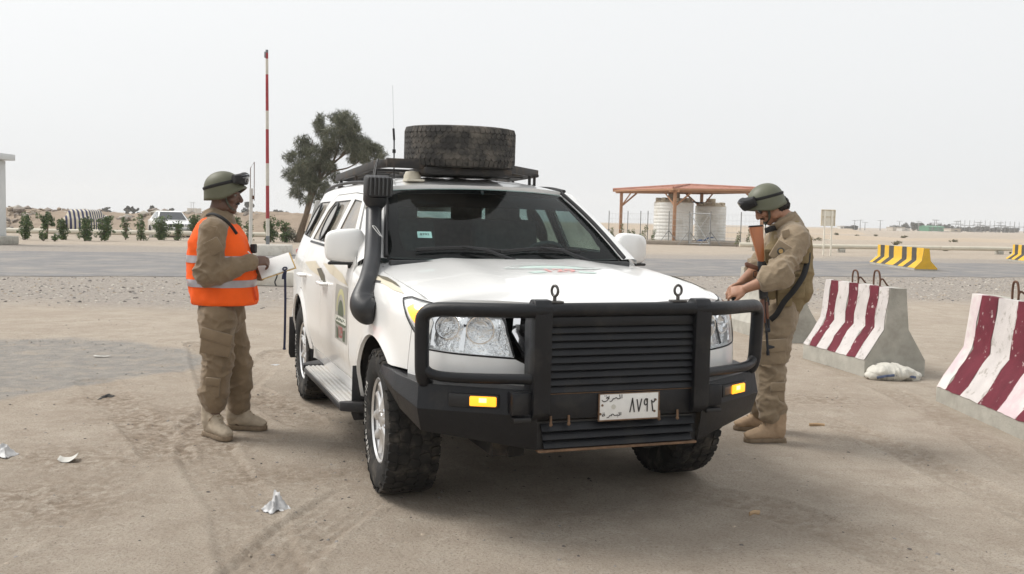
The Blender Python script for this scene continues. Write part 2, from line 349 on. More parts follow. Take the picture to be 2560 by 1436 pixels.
def ground_mat():
    m=bpy.data.materials.new('sand'); m.use_nodes=True; t=m.node_tree; n=t.nodes; b=n['Principled BSDF']; L=t.links.new
    tc=n.new('ShaderNodeTexCoord'); co=tc.outputs['Object']; at=n.new('ShaderNodeAttribute'); at.attribute_name='mask'; sp=n.new('ShaderNodeSeparateColor'); L(at.outputs['Color'],sp.inputs[0])
    def noise(s,d=6,r=.6,lac=2):
        q=n.new('ShaderNodeTexNoise'); q.inputs['Scale'].default_value=s; q.inputs['Detail'].default_value=d; q.inputs['Roughness'].default_value=r; L(co,q.inputs['Vector']); return q.outputs[0]
    def rng(x,a,b_,c=0,d=1):
        q=n.new('ShaderNodeMapRange'); q.inputs[1].default_value=a; q.inputs[2].default_value=b_; q.inputs[3].default_value=c; q.inputs[4].default_value=d; L(x,q.inputs[0]); return q.outputs[0]
    def mix(f,a,b_,mode='MIX'):
        q=n.new('ShaderNodeMix'); q.data_type='RGBA'; q.blend_type=mode
        if isinstance(f,float): q.inputs['Factor'].default_value=f
        else: L(f,q.inputs['Factor'])
        for s,v in (('A',a),('B',b_)):
            if isinstance(v,tuple): q.inputs[s].default_value=(*v,1)
            else: L(v,q.inputs[s])
        return q.outputs['Result']
    def mul(a,b_):
        q=n.new('ShaderNodeMath'); q.operation='MULTIPLY'; L(a,q.inputs[0])
        if isinstance(b_,float): q.inputs[1].default_value=b_
        else: L(b_,q.inputs[1])
        return q.outputs[0]
    c=mix(rng(noise(.55,5),.35,.65),(.405,.345,.280),(.475,.415,.345))
    c=mix(rng(noise(2.7,7,.7),.42,.68),c,(.36,.302,.242))
    c=mix(rng(noise(9,6,.7),.55,.75),c,(.51,.455,.39))
    c=mix(mul(sp.outputs[2],rng(noise(16,5,.65),.4,.6)),c,(.25,.195,.145))           # freshly turned, darker sand; tracks tinted deeper as painted shade for their relief
    asp=mix(rng(noise(6,7,.7),.4,.65),(.26,.25,.235),(.36,.335,.30)); c=mix(mul(sp.outputs[0],rng(noise(3.3,7,.7),.25,.5)),c,asp)
    grv=mix(rng(noise(7,8,.75),.42,.62),(.30,.275,.25),(.42,.38,.335)); grv=mix(rng(noise(16,6,.8),.52,.60),grv,(.17,.155,.14)); c=mix(mul(sp.outputs[1],.95),c,grv)
    c=mix(rng(noise(75,4,.85),.50,.68),c,(.235,.19,.15)); c=mix(rng(noise(130,3,.8),.60,.75),c,(.56,.50,.43)); vo=n.new('ShaderNodeTexVoronoi'); vo.inputs['Scale'].default_value=34; L(co,vo.inputs['Vector']); speck=rng(vo.outputs['Distance'],.10,.16,1,0); sel=rng(noise(3.0,4),.52,.66); c=mix(mul(speck,sel),c,(.14,.115,.09))
    L(c,b.inputs['Base Color']); b.inputs['Roughness'].default_value=.95; b.inputs['Specular IOR Level'].default_value=.15
    b1=n.new('ShaderNodeBump'); b1.inputs['Distance'].default_value=.018; L(noise(60,8,.75),b1.inputs['Height'])
    b2=n.new('ShaderNodeBump'); b2.inputs['Distance'].default_value=.018; L(noise(7,6,.6),b2.inputs['Height']); L(b1.outputs[0],b2.inputs['Normal']); L(b2.outputs[0],b.inputs['Normal'])
    return m
gr=link('ground',me,ground_mat()); tag(gr,kind='structure')
def gz(x,y):
    return float(ghm(np.array([x],float),np.array([y],float))[0][0])
# ---- the asphalt road behind, worn and dusty, ragged shoulders
def road_mat():
    m=pm('worn_asphalt',(.205,.20,.20),.9,var=.14,vs=3.0,col2=(.31,.285,.255),c2s=.7,c2lo=.45,c2hi=.72,bump=.01,bs_=30,spec=.2); return m
nearE=catmull([(-160,-12),(-80,6),(-40,13.4),(-11.3,21.6),(4.8,27.6),(15.3,30.9),(40,36),(120,50),(260,74)],12)
farE=catmull([(-160,4),(-80,20),(-40,28.8),(-18.5,35.0),(5.35,40.8),(21.65,43.6),(45,48),(130,62),(260,84)],12)
n=420; tt=np.linspace(0,1,n); A=np.stack([np.interp(tt,np.linspace(0,1,len(nearE)),nearE[:,k]) for k in (0,1)],1); B=np.stack([np.interp(tt,np.linspace(0,1,len(farE)),farE[:,k]) for k in (0,1)],1)
jit=.45*fbm(A[:,0]*.8,A[:,1]*.8,oct=4,s=71)+.25*fbm(A[:,0]*3,A[:,1]*3,oct=2,s=72); A[:,1]+=jit; B[:,1]+=.35*fbm(B[:,0]*.7,B[:,1],oct=4,s=73)
vs=[];fs=[]
for i in range(n):
    for k in range(9):
        p=A[i]+(B[i]-A[i])*k/8; vs.append((p[0],p[1],.008+.012*math.sin(math.pi*k/8)))
for i in range(n-1):
    for k in range(8): fs.append((i*9+k,(i+1)*9+k,(i+1)*9+k+1,i*9+k+1))
tag(mk('road',vs,fs,road_mat()),kind='structure')
# ---- gravel and pebbles: nobody could count them
def stones(name,N,xr,yr,sr,cols,seed,dens=None):
    rg=np.random.default_rng(seed); vs=[];fs=[];mi=[]
    base=np.array([(1,0,0),(.5,.87,0),(-.5,.87,0),(-1,0,0),(-.5,-.87,0),(.5,-.87,0),(.35,.2,.75),(-.4,.1,.7),(0,-.4,.72)])
    bf=[(0,1,6),(1,2,7),(1,7,6),(2,3,7),(3,4,7),(4,8,7),(4,5,8),(5,0,6),(5,6,8),(6,7,8)]
    X=rg.uniform(*xr,N); Y=rg.uniform(*yr,N); 
    if dens is not None:
        k=rg.uniform(0,1,N)<dens(X,Y); X,Y=X[k],Y[k]
    Z=ghm(X,Y)[0]; S=sr[0]*(sr[1]/sr[0])**(rg.uniform(0,1,len(X))**2.2)
    for x,y,z,s in zip(X,Y,Z,S):
        q=base*(1+rg.uniform(-.3,.3,(9,1)))*s*np.array([1,rg.uniform(.6,1),rg.uniform(.4,.8)]); a=rg.uniform(0,6.28); c,s_=math.cos(a),math.sin(a)
        q=np.stack([q[:,0]*c-q[:,1]*s_+x,q[:,0]*s_+q[:,1]*c+y,q[:,2]+z-.1*s],1); b=len(vs); vs+=q.tolist(); fs+=[(b+i,b+j,b+k) for i,j,k in bf]; mi+=[int(rg.integers(0,len(cols)))]*len(bf)
    o=mk(name,vs,fs,cols,smooth=False,mi=mi); tag(o,kind='stuff'); return o
SC=[pm('stone_tan',(.36,.30,.235),.9,var=.2,vs=30),pm('stone_grey',(.23,.215,.20),.9,var=.2,vs=30),pm('stone_dark',(.115,.10,.09),.9,var=.2,vs=30),pm('stone_pale',(.50,.46,.40),.9,var=.1,vs=30)]
g1=stones('gravel',34000,(-16,19),(13,30.5),(.012,.050),SC,11,lambda X,Y:sstep(.1,.7,ragged(X,Y,gnear,1.5,2.5,.35,61))*sstep(.5,-1.0,Y-np.interp(X,nearE[:,0],nearE[:,1]))*(.35+.65*sstep(-.2,.3,fbm(X*.8,Y*.8,oct=3,s=77))))
tag(g1,'loose grey gravel strewn along the near edge of the road','gravel')
g2=stones('pebbles',15000,(-6,6),(3.0,13.5),(.003,.016),SC[:3],12,lambda X,Y:.15+.85*sstep(.0,.35,fbm(X*1.1,Y*1.1,oct=3,s=78)))
tag(g2,'small dark pebbles scattered over the pale sand','pebbles')
# ================================================================ OFF-ROADER (car frame: x forward, y left, z up)
PLAN=catmull([(-4.02,0),(-4.01,.4),(-3.98,.68),(-3.9,.83),(-3.72,.905),(-3.45,.945),(-3.1,.965),(-2.6,.974),(-2,.976),(-1,.976),(-.4,.972),(0,.966),(.25,.952),(.45,.92),(.6,.86),(.72,.74),(.79,.55),(.83,.3),(.84,0)])
_s=np.concatenate([[0],np.cumsum(np.hypot(*np.diff(PLAN,axis=0).T))])
_n=np.gradient(PLAN,axis=0); _n/=np.linalg.norm(_n,axis=1)[:,None]; _n=np.stack([-_n[:,1],_n[:,0]],1)
UMAX=_s[-1]
def ux(x):
    m=(PLAN[:,0]>-3.95)&(PLAN[:,1]>.5); return float(np.interp(x,PLAN[m,0],_s[m]))
def zcrest(x): return tab(x,[-4.2,-1,-.75,-.4,0,.3,.5,.65,.75,.9],[1.225,1.225,1.21,1.185,1.15,1.112,1.083,1.062,1.05,1.045])
RS=.10
def inset(x,z):
    s=tab(z,[.3,.40,.48,.55,.62,.75,.95,1.05,1.14,1.20,1.24,1.30,1.45,1.60,1.68,1.76],[.08,.055,.035,.02,.004,0,0,.006,.02,.04,.056,.08,.15,.225,.268,.32])
    f=tab(z,[.3,.5,.7,.8,.95,1.05,1.2,1.8],[.10,.06,.01,0,.035,.075,.14,.3])
    a=sstep(.45,.78,x); return s*(1-a)+f*a
def flare(x,z):
    o=0
    for xw in (0,-2.85):
        r=np.hypot(x-xw,z-.39); o=o+.02*np.exp(-((r-.46)/.055)**2)
    return o*sstep(.6,.4,x)
def bsurf(u,v,top=True):
    u=np.asarray(u,float); v=np.asarray(v,float)
    px=np.interp(u,_s,PLAN[:,0]); py=np.interp(u,_s,PLAN[:,1]); nx_=np.interp(u,_s,_n[:,0]); ny_=np.interp(u,_s,_n[:,1])
    v0=zcrest(px)-RS if top else px*0+9
    z=np.minimum(v,v0); ins=inset(px,z)-flare(px,z)
    if not top: ins=ins-.006*np.exp(-((z-.66)/.035)**2)*sstep(-.6,-.9,px)*sstep(-2.6,-2.2,px)   # lower door crease
    th=np.clip((v-v0)/RS,0,np.pi/2); e=np.maximum(v-v0-RS*np.pi/2,0)
    z=z+RS*np.sin(th)+e*.06; ins=ins+RS*(1-np.cos(th))+e
    return np.stack([px-nx_*ins,py-ny_*ins,z],-1)
def smap(side,top=True):
    def f(u,v):
        P=bsurf(u,v,top); P[:,1]*=side; return P
    return f
def fmap(s,v):
    P=bsurf(UMAX-np.abs(s),v); P[:,1]*=np.where(s<0,-1,1); return P
PAINT=pm('white_paint',(.86,.86,.845),.28,var=.02,vs=2,coat=.7,col2=(.66,.61,.53),c2s=2.2,c2lo=.60,c2hi=.95,rvar=.3)
DOORP=pm('white_paint_dusty',(.83,.825,.80),.33,coat=.5,var=.03,vs=3,col2=(.58,.51,.42),c2s=1.7,c2lo=.52,c2hi=.95,rvar=.35)
BLK=pm('black_plastic',(.014,.014,.016),.55,var=.15,vs=9,col2=(.07,.062,.052),c2s=6,c2lo=.55,c2hi=.85,bump=.002,bs_=90)
BAR=pm('black_powder_coat',(.0085,.0092,.0115),.38,spec=.35,var=.3,vs=7,col2=(.042,.038,.033),c2s=5,c2lo=.54,c2hi=.82,rvar=.4,bump=.0015,bs_=160,bump2=.001,b2s=25)
RUST=pm('rusty_edge',(.16,.095,.055),.8,var=.35,vs=25,bump=.003,bs_=80)
RUB=pm('tyre_rubber',(.020,.0195,.019),.85,spec=.3,var=.2,vs=14,col2=(.12,.105,.088),c2s=9,c2lo=.5,c2hi=.8,bump=.0015,bs_=120)
SEAL=pm('rubber_seal',(.012,.012,.013),.5)
CHR=pm('chrome',(.82,.82,.83),.12,1.0,var=.03,vs=5)
ALU=pm('wheel_alloy',(.70,.70,.70),.32,.75,var=.08,vs=12,col2=(.42,.37,.31),c2s=7,c2lo=.5,c2hi=.9,rvar=.3)
INT=pm('interior_dark',(.055,.058,.06),.8,var=.2,vs=12)
SEATM=pm('seat_cloth',(.10,.105,.11),.9,var=.2,vs=20)
DASH=pm('dash_plastic',(.20,.21,.21),.6,var=.1,vs=20)
GWS=glassmat('windscreen_glass',(.64,.83,.81),.45,.01,.012)
GSD=glassmat('side_glass',(.45,.52,.50),1.0,.03,.42)
GCL=glassmat('lamp_lens',(.95,.96,.96),1.0,.02,.0)
AMB=pm('amber_lens',(.85,.30,.015),.25,coat=.4,var=.1,vs=40)
AMBL=pm('amber_lit',(.9,.33,.02),.3,emit=(1,.36,.02),estr=1.1)
AMBH=pm('amber_bulb',(1,.6,.1),.3,emit=(1,.62,.10),estr=4)
REDL=pm('tail_lens',(.35,.01,.01),.25,coat=.5)
suv=empty('off_road_vehicle',(CARX,CARY,0),CARYAW); tag(suv,'large white off-road vehicle with black bull bar, snorkel and roof rack','off-road vehicle')
HS=[(5.348,1.108),(5.156,1.174),(4.903,1.205),(4.523,1.231),(4.27,1.295),(4.064,1.425)]       # bonnet shut line (u,v)
HLO=[(5.348,1.108),(5.179,1.117),(5.129,1.092),(5.215,1.030),(5.297,.949),(5.404,.858),(5.643,.842),(5.846,.829),(5.813,.951),(5.789,1.085),(5.55,1.10)]
def arch(xw,a0,a1,r=.465,n=22): return [(ux(xw+r*math.cos(R(a0+(a1-a0)*i/n))),.39+r*math.sin(R(a0+(a1-a0)*i/n))) for i in range(n+1)]
G_=.003
for side in (-1,1):
    sm=smap(side); sg=smap(side,False)
    fo=[(ux(-.722),.43),(ux(-.48),.43)]+arch(0,172,50)+[(ux(.34),.742),(5.262,.742),(5.292,.945),(5.21,1.028),(5.124,1.09),(5.176,1.122),(5.342,1.113)]+[(u-G_,v-G_) for u,v in HS[1:]]+[(ux(-.722),1.42)]
    patch('front_fender',fo,sm,PAINT,suv,step=.045,ref=(-1.6,0,.6),lip=.02)
    # doors, quarter panel, sill: flank surface with window openings
    fd=[(ux(-.73),.50),(ux(-.73),1.20),(ux(-.80),1.238),(ux(-.88),1.262),(ux(-1.40),1.628),(ux(-1.80),1.648),(ux(-1.80),.50)]
    fwn=[(ux(-1.03),1.272),(ux(-1.44),1.588),(ux(-1.74),1.604),(ux(-1.74),1.285)]
    d1=patch('front_door',fd,sg,DOORP,suv,holes=[fwn],step=.05,lip=.015)
    rd=[(ux(-1.807),.50),(ux(-1.807),1.648),(ux(-2.55),1.642),(ux(-2.72),1.55),(ux(-2.80),1.30),(ux(-2.80),.905)]+[(ux(-2.85+.53*math.cos(R(a))),.39+.53*math.sin(R(a))) for a in range(82,10,-9)]+[(ux(-2.30),.50)]
    rwn=[(ux(-1.87),1.288),(ux(-1.87),1.602),(ux(-2.52),1.596),(ux(-2.645),1.525),(ux(-2.72),1.30)]
    d2=patch('rear_door',rd,sg,DOORP,suv,holes=[rwn],step=.05,lip=.015)
    qp=[(ux(-2.807),.908),(ux(-2.807),1.30),(ux(-2.727),1.555),(ux(-2.56),1.648),(ux(-2.56),1.70),(ux(-3.0),1.695),(ux(-3.5),1.675),(ux(-3.86),1.62),(ux(-3.92),1.2),(ux(-3.92),.55),(ux(-3.30),.50)]+arch(-2.85,12,172)[0:-1]+[(ux(-2.35),.47)]+[(ux(-2.85+.527*math.cos(R(a))),.39+.527*math.sin(R(a))) for a in range(12,84,9)]
    qwn=[(ux(-2.86),1.302),(ux(-2.80),1.50),(ux(-2.76),1.60),(ux(-3.30),1.598),(ux(-3.52),1.545),(ux(-3.60),1.33)]
    patch('quarter_panel',qp,sg,PAINT,suv,holes=[qwn],step=.05,lip=.015)
    patch('sill',[(ux(-.73),.405),(ux(-.73),.494),(ux(-2.30),.494),(ux(-2.36),.405)],sg,PAINT,suv,step=.05,lip=.02)
    patch('roof_rail',[(ux(-1.345),1.60),(ux(-1.405),1.634),(ux(-1.80),1.654),(ux(-2.555),1.649),(ux(-2.555),1.70),(ux(-2.0),1.712),(ux(-1.5),1.700),(ux(-1.30),1.665),(ux(-1.26),1.63)],sg,PAINT,suv,step=.05,lip=.015)
    for nm,wn,par in (('window',fwn,d1),('window',rwn,d2),('window',qwn,suv)):
        gl=patch(nm,wn,sg,GSD,par,step=.06,lip=.004,off=-.008)
        c=np.mean(np.array(wn),0); ring=[(c[0]+(u-c[0])*1.0,c[1]+(v-c[1])*1.0) for u,v in wn]
        inner=[(c[0]+(u-c[0])*.985,c[1]+(v-c[1])*.96) for u,v in wn]
        patch('window_seal',ring,sg,SEAL,par,holes=[inner],step=.06,lip=.004,off=-.004)
    TRIM=pm('door_trim',(.13,.125,.115),.85,var=.1,vs=8)
    for ol,hh in ((fd,fwn),(rd,rwn),(qp,qwn)):
        c=np.mean(np.array(hh),0); patch('inner_trim',[(u,max(v,.55)) for u,v in ol if v>.93 or True] if False else [(min(u_ for u_,_ in ol),1.0),(max(u_ for u_,_ in ol),1.0),(max(u_ for u_,_ in ol),1.28)]+[(u,v) for u,v in sorted([q for q in ol if q[1]>1.5],key=lambda q:-q[0])]+[(min(u_ for u_,_ in ol),1.28)],sg,TRIM,suv,holes=[hh],step=.06,lip=0,off=-.03)
    # belt moulding and door handles
    for a,b,par in ((-.95,-1.78,d1),(-1.83,-2.76,d2)):
        patch('belt_moulding',[(ux(a),1.258),(ux(b),1.272),(ux(b),1.287),(ux(a),1.273)],sg,SEAL,par,step=.06,lip=.008,off=.006)
    for hx,par in ((-1.62,d1),(-2.62,d2)):
        mb=MB(); y=.976*side; P=catmull([(hx+.10,y-.01*side,1.02),(hx+.07,y+.03*side,1.022),(hx,y+.036*side,1.024),(hx-.08,y+.03*side,1.022),(hx-.10,y-.01*side,1.02)],6)
        mb.tube(P,[(.014,.019)]*len(P),10); mb.build('door_handle',PAINT,par)
    # A-pillar: strip from the windscreen edge to the door frame
    vs=[];fs=[];n=16
    for i in range(n+1):
        t=i/n; a=np.array([-.60-.70*t,(.775-.155*t)*side,1.238+.425*t+.02*math.sin(math.pi*t)]); b=bsurf(np.array([ux(-.70-.67*t)]),np.array([1.205+.425*t]),False)[0]; b[1]*=side
        for k in range(7):
            q=k/6; p=a+(b-a)*q; p=p+np.array([.02,.03*side,.02])*math.sin(math.pi*q); vs.append(p)
    for i in range(n):
        for k in range(6):
            f=(i*7+k,i*7+k+1,(i+1)*7+k+1,(i+1)*7+k); fs.append(f if side<0 else f[::-1])
    mk('a_pillar',vs,fs,PAINT,suv)
    mb=MB(); P=[(-.585-.70*t,(.784-.155*t)*side,1.242+.425*t+.02*math.sin(math.pi*t)+.01) for t in np.linspace(0,1,14)]; mb.tube(P,.013,8); mb.build('windscreen_moulding',SEAL,suv)
    mb=MB(); P=catmull([(-1.30,.655*side,1.690),(-1.7,.685*side,1.722),(-2.4,.69*side,1.735),(-3.2,.67*side,1.72),(-3.75,.64*side,1.66)],8); mb.tube(P,(.012),8); mb.build('roof_gutter',SEAL,suv)
    # black wheel-house liners and mud flaps
    for xw in (0,-2.85):
        vs=[];fs=[];na=24
        for k in range(na+1):
            a=R((26 if xw==0 else -8)+(162 if xw==0 else 196)*k/na)
            for (r,y) in ((.472,.955),(.50,.70),(.50,.52),(.30,.50)): vs.append((xw+r*math.cos(a),y*side,.39+r*math.sin(a)))
        for k in range(na):
            for q in range(3): fs.append((k*4+q,k*4+q+1,(k+1)*4+q+1,(k+1)*4+q))
        mk('wheel_liner',vs,fs,BLK,suv)
    for xw,x0,zz in ((0,-.475,.30),(-2.85,-.475,.27)):
        mb=MB(); mb.prism([(.86,.62),(.995,.62),(1.0,zz+.04),(.985,zz),(.75,zz),(.75,.55)],.014,Matrix(((0,0,-1,xw+x0),(side,0,0,0),(0,1,0,0),(0,0,0,1))),bev=.003); mb.build('mud_flap',BLK,suv)
    # running board
    rb=empty('running_board'); rb.parent=suv
    mb=MB(); mb.box((-1.22,.975*side,.385),(1.46,.165,.04),bev=.012); bo=mb.build('tread_plate',pm('board_alloy',(.55,.54,.52),.42,.7,var=.1,vs=8,col2=(.45,.39,.32),c2s=4,c2lo=.45,c2hi=.8,rvar=.3),rb)
    for k in range(5):
        mb=MB(); mb.box((-1.22,(.915+.030*k)*side,.407),(1.42,.013,.008),bev=.003); mb.build('rib',pm('board_rib',(.68,.67,.65),.35,.7,var=.1,vs=8),rb)
    mb=MB(); mb.box((-1.22,1.062*side,.378),(1.44,.012,.028),bev=.004); mb.build('edge_strip',BLK,rb)
    for x0,dx in ((-.475,.05),(-2.02,-.10)):
        mb=MB(); mb.prism([(x0-dx*.6,.89),(x0+dx*2,.89),(x0+dx*.7,1.03),(x0+dx*.1,1.068),(x0-dx*.6,1.068)],.055,Matrix(((1,0,0,0),(0,side,0,0),(0,0,1,.358),(0,0,0,1))),bev=.008); mb.build('end_cap',BLK,rb)
    # mirror
    mr=empty('door_mirror',(-.875,.975*side,1.30),R(13)*side); mr.parent=suv
    bm=bmesh.new(); bmesh.ops.create_cube(bm,size=1); bmesh.ops.subdivide_edges(bm,edges=bm.edges[:],cuts=6,use_grid_fill=True)
    for v in bm.verts:
        q=np.array(v.co)*2; m=np.max(np.abs(q)); e=4.0; nrm=(np.abs(q)**e).sum()**(1/e); q=q/nrm*m
        hx=.062*(1-.35*abs(q[1])*(q[0]>0)); v.co=Vector((q[0]*hx,q[1]*.122,q[2]*(.106-.010*q[1]*side)))
    mm=bpy.data.meshes.new('housing'); bm.to_mesh(mm); bm.free(); mm.polygons.foreach_set('use_smooth',[True]*len(mm.polygons)); link('housing',mm,PAINT,mr)
    mb=MB(); mb.tube([(.01,-.02*side,-.105),(.0,-.09*side,-.105),(.03,-.13*side,-.075)],[(.03,.03),(.04,.035),(.05,.04)],12); mb.build('mirror_arm',BLK,mr)
    mb=MB(); mb.box((0,0,-.104),(.10,.20,.018),bev=.008); mb.build('lower_trim',BLK,mr)
    mb=MB(); mb.box((-.060,0,0),(.006,.20,.165),bev=.002); mb.build('mirror_glass',CHR,mr)
    # headlamp
    hl=empty('headlight'); hl.parent=suv
    patch('lens',HLO,sm,GCL,hl,step=.04,lip=.0,off=.0)
    inner=HLO
    patch('reflector',[(u,v) for u,v in HLO],sm,pm('lamp_chrome',(.84,.85,.86),.20,.85,var=.20,vs=7,bump=.030,bs_=8.5),hl,step=.03,lip=.0,off=-.035)
    for (uc,vc,rr) in ((5.50,.965,.062),(5.68,.955,.070)):
        P=bsurf(np.array([uc,uc+.01]),np.array([vc,vc])); p=P[0].copy(); p[1]*=side; tv=P[1]-P[0]; nrm=np.array([tv[1],-tv[0],0]); nrm/=np.linalg.norm(nrm); nrm=-nrm if nrm[0]<0 else nrm; nrm[1]*=side
        q=Vector((.8*nrm[0]+.2,nrm[1]*.8,0)).to_track_quat('Z','Y').to_matrix().to_4x4(); mb=MB(); mb.lathe([(rr,.0),(rr*.98,.012),(rr*.9,.012),(rr*.82,-.015),(rr*.5,-.035),(rr*.2,-.045),(rr*.18,-.02),(.001,-.015)],22,Matrix.Translation(Vector(p)-Vector(nrm)*.028)@q); mb.build('bowl',CHR,hl)
    patch('lamp_corner',[(5.145,1.085),(5.185,1.108),(5.34,1.100),(5.425,.985),(5.40,.885),(5.305,.955),(5.228,1.025)],sm,pm('lamp_corner_white',(.74,.74,.72),.35,coat=.5),hl,step=.03,lip=.0,off=-.006)
    patch('turn_signal',[(5.222,1.045),(5.245,1.070),(5.350,1.066),(5.400,.975),(5.335,.955)],sm,AMBL if side<0 else AMB,hl,step=.03,lip=.0,off=-.003)
    patch('lamp_divider',[(5.42,1.00),(5.44,1.06),(5.455,1.06),(5.435,.90),(5.45,.87),(5.42,.88)],sm,CHR,hl,step=.03,lip=.012,off=-.010)
    patch('lamp_divider',[(5.60,1.07),(5.62,1.07),(5.60,.86),(5.575,.865)],sm,CHR,hl,step=.03,lip=.012,off=-.012)
    q=resamp(HLO,.03); P=sm(q[:,0],q[:,1]); P=np.vstack([P,P[:1]]); mb=MB(); mb.tube(P,.0028,6,cap=False); mb.build('lamp_bead',BLK,hl)
    q=resamp(HLO,.03); P=sm(q[:,0],q[:,1]); c_=P.mean(0); n_=len(P); P2=P+np.array([-.05,-.02*side,0]); mk('lamp_housing',list(P)+list(P2),[(k,(k+1)%n_,n_+(k+1)%n_,n_+k) for k in range(n_)],pm('lamp_housing_grey',(.60,.60,.60),.4),hl)
    # decals: dark and sand-coloured flashes along the flank, side repeater
    DKS=pm('decal_dark',(.10,.085,.05),.5,var=.3,vs=6); LTS=pm('decal_beige',(.62,.56,.43),.45,var=.06,vs=4)
    patch('decal_flash',[(4.50,1.165),(4.62,1.175),(4.78,1.172),(5.00,1.145),(5.10,1.118),(4.96,1.120),(4.78,1.135),(4.62,1.140)],sm,LTS,suv,step=.04,lip=0,off=.002)
    patch('decal_flash',[(4.53,1.178),(4.70,1.192),(4.86,1.178),(4.98,1.155),(4.84,1.163),(4.68,1.165)],sm,DKS,suv,step=.04,lip=0,off=.0035)
    patch('fender_vent',[(4.60,1.145),(4.70,1.150),(4.72,1.138),(4.62,1.130)],sm,SEAL,suv,step=.03,lip=0,off=.003)
    patch('decal_flash',[(2.75,1.10),(2.92,1.115),(3.10,1.075),(3.22,1.01),(3.06,1.02),(2.90,1.06)],sg,DKS,suv,step=.04,lip=0,off=.003)
    patch('decal_flash',[(2.95,1.15),(3.35,1.16),(3.75,1.12),(4.0,1.06),(3.65,1.075),(3.30,1.10)],sg,LTS,suv,step=.05,lip=0,off=.002)
    patch('decal_flash',[(2.1,1.12),(2.6,1.15),(2.95,1.10),(3.15,1.04),(2.75,1.06),(2.4,1.08)],sg,LTS,suv,step=.05,lip=0,off=.002)
    patch('side_repeater',[(4.20,.965),(4.27,.965),(4.27,.94),(4.20,.94)],sm,AMB,suv,step=.03,lip=.006,off=.012)
    # round mesh shades on the rear side windows
    for (xc,vc,rr,par) in ((-2.28,1.44,.135,d2),(-3.16,1.45,.128,suv)):
        cu=ux(xc)
        patch('round_shade',[(cu+rr*1.0*math.cos(t),vc+rr*math.sin(t)) for t in np.linspace(0,2*math.pi,28,endpoint=False)],sg,pm('shade_film',(.34,.34,.33),.6,var=.06,vs=8),par,step=.05,lip=.006,off=.010)
        patch('shade_rim',[(cu+rr*1.06*math.cos(t),vc+rr*1.06*math.sin(t)) for t in np.linspace(0,2*math.pi,28,endpoint=False)],sg,SEAL,par,holes=[[(cu+rr*.90*math.cos(t),vc+rr*.90*math.sin(t)) for t in np.linspace(0,2*math.pi,28,endpoint=False)]],step=.05,lip=.014,off=.018)
# bumper skin, grille, bonnet, roof, windscreen
S_=lambda u: UMAX-u
patch('front_bumper',[(-S_(5.268),.66),(-S_(5.268),.742),(-S_(5.298),.942),(-S_(5.40),.852),(-S_(5.643),.836),(-S_(5.85),.822),(-S_(5.95),.775),(S_(5.95),.775),(S_(5.85),.822),(S_(5.643),.836),(S_(5.40),.852),(S_(5.298),.942),(S_(5.268),.742),(S_(5.268),.66)],fmap,PAINT,suv,step=.045,out=(1,0,0))
GOUT=[(-.465,1.075),(.465,1.075),(.485,.95),(.40,.795),(.30,.785),(-.30,.785),(-.40,.795),(-.485,.95)]; GIN=[(a*.93,.93+(b-.93)*.84) for a,b in GOUT]
grl=empty('grille'); grl.parent=suv
patch('surround',GOUT,fmap,CHR,grl,holes=[GIN],step=.04,out=(1,0,0),off=.012,lip=.03)
patch('backing',GOUT,fmap,SEAL,grl,step=.05,out=(1,0,0),off=-.06,lip=0)
for k,v in enumerate((.845,.905,.965,1.025)):
    mb=MB(); ss=np.linspace(-.43,.43,15); P=fmap(ss,np.full(15,v)); P[:,0]-=.02; mb.tube(P,[(.02,.012)]*15,10); mb.build('slat',BLK,grl)
sb=np.array([bsurf(np.array([u]),np.array([v]))[0] for u,v in HS]); sb=sb[::-1]           # rear -> front
sb=catmull(sb,6); yb_x,yb_y,yb_z=sb[:,0],sb[:,1],sb[:,2]
fr=catmull([sb[-1][:2],(.62,.66),(.695,.46),(.735,.25),(.75,0)],6)
hx_=np.concatenate([yb_x,fr[1:,0]]); hy_=np.concatenate([yb_y,fr[1:,1]])
def hoodz(x,y):
    z0=tab(x,[-.8,-.4,0,.3,.55,.68,.76,.9],[1.250,1.238,1.210,1.174,1.130,1.100,1.070,1.02]); yb=np.interp(x,hx_,hy_); zb=np.interp(x,yb_x,yb_z); zb=np.where(x>yb_x[-1],zb-.0,zb); zb=np.minimum(zb,z0)
    r=np.clip(np.abs(y)/np.maximum(yb,.05),0,1); k=sstep(.76,.5,x); bulge=.010*np.exp(-((np.abs(y)-.42)/.10)**2)*sstep(.6,.2,x)
    return z0+(zb-z0)*r**2.4*np.where(x>yb_x[-1],np.interp(x,[yb_x[-1],.75],[1,0]),1)+bulge
def hmap(x,y): return np.stack([x,y,hoodz(x,y)],1)
ho=[(p[0],p[1]-.003) for p in sb]+[(p[0],p[1]) for p in fr[1:]]
rear=[(-.713+.10*(1-(t/.713)**2),t) for t in np.linspace(-.70,.70,15)]
hood=patch('bonnet',[(x,y) for x,y in ho]+[(x,-y) for x,y in ho[::-1][1:]]+rear[0:],hmap,PAINT,suv,step=.05,out=(0,0,1),lip=.025)
def roofz(x,y):
    z0=tab(x,[-4.1,-3.9,-3.6,-3,-2.2,-1.6,-1.3,-1.1],[1.60,1.665,1.735,1.78,1.79,1.762,1.722,1.68]); zs=tab(x,[-4.1,-3.9,-3.6,-3,-2.2,-1.6,-1.3,-1.1],[1.55,1.60,1.655,1.69,1.70,1.695,1.665,1.62])
    return z0+(zs-z0)*(np.abs(y)/.71)**3+.006*np.cos(y*2*np.pi/.22)*sstep(.6,.5,np.abs(y))*sstep(-1.5,-1.8,x)*sstep(-3.7,-3.4,x)
ro=[(-1.215,0),(-1.225,.25),(-1.26,.48),(-1.315,.635),(-1.5,.67),(-2.2,.69),(-3.0,.685),(-3.6,.665),(-3.88,.62),(-3.95,.3)]
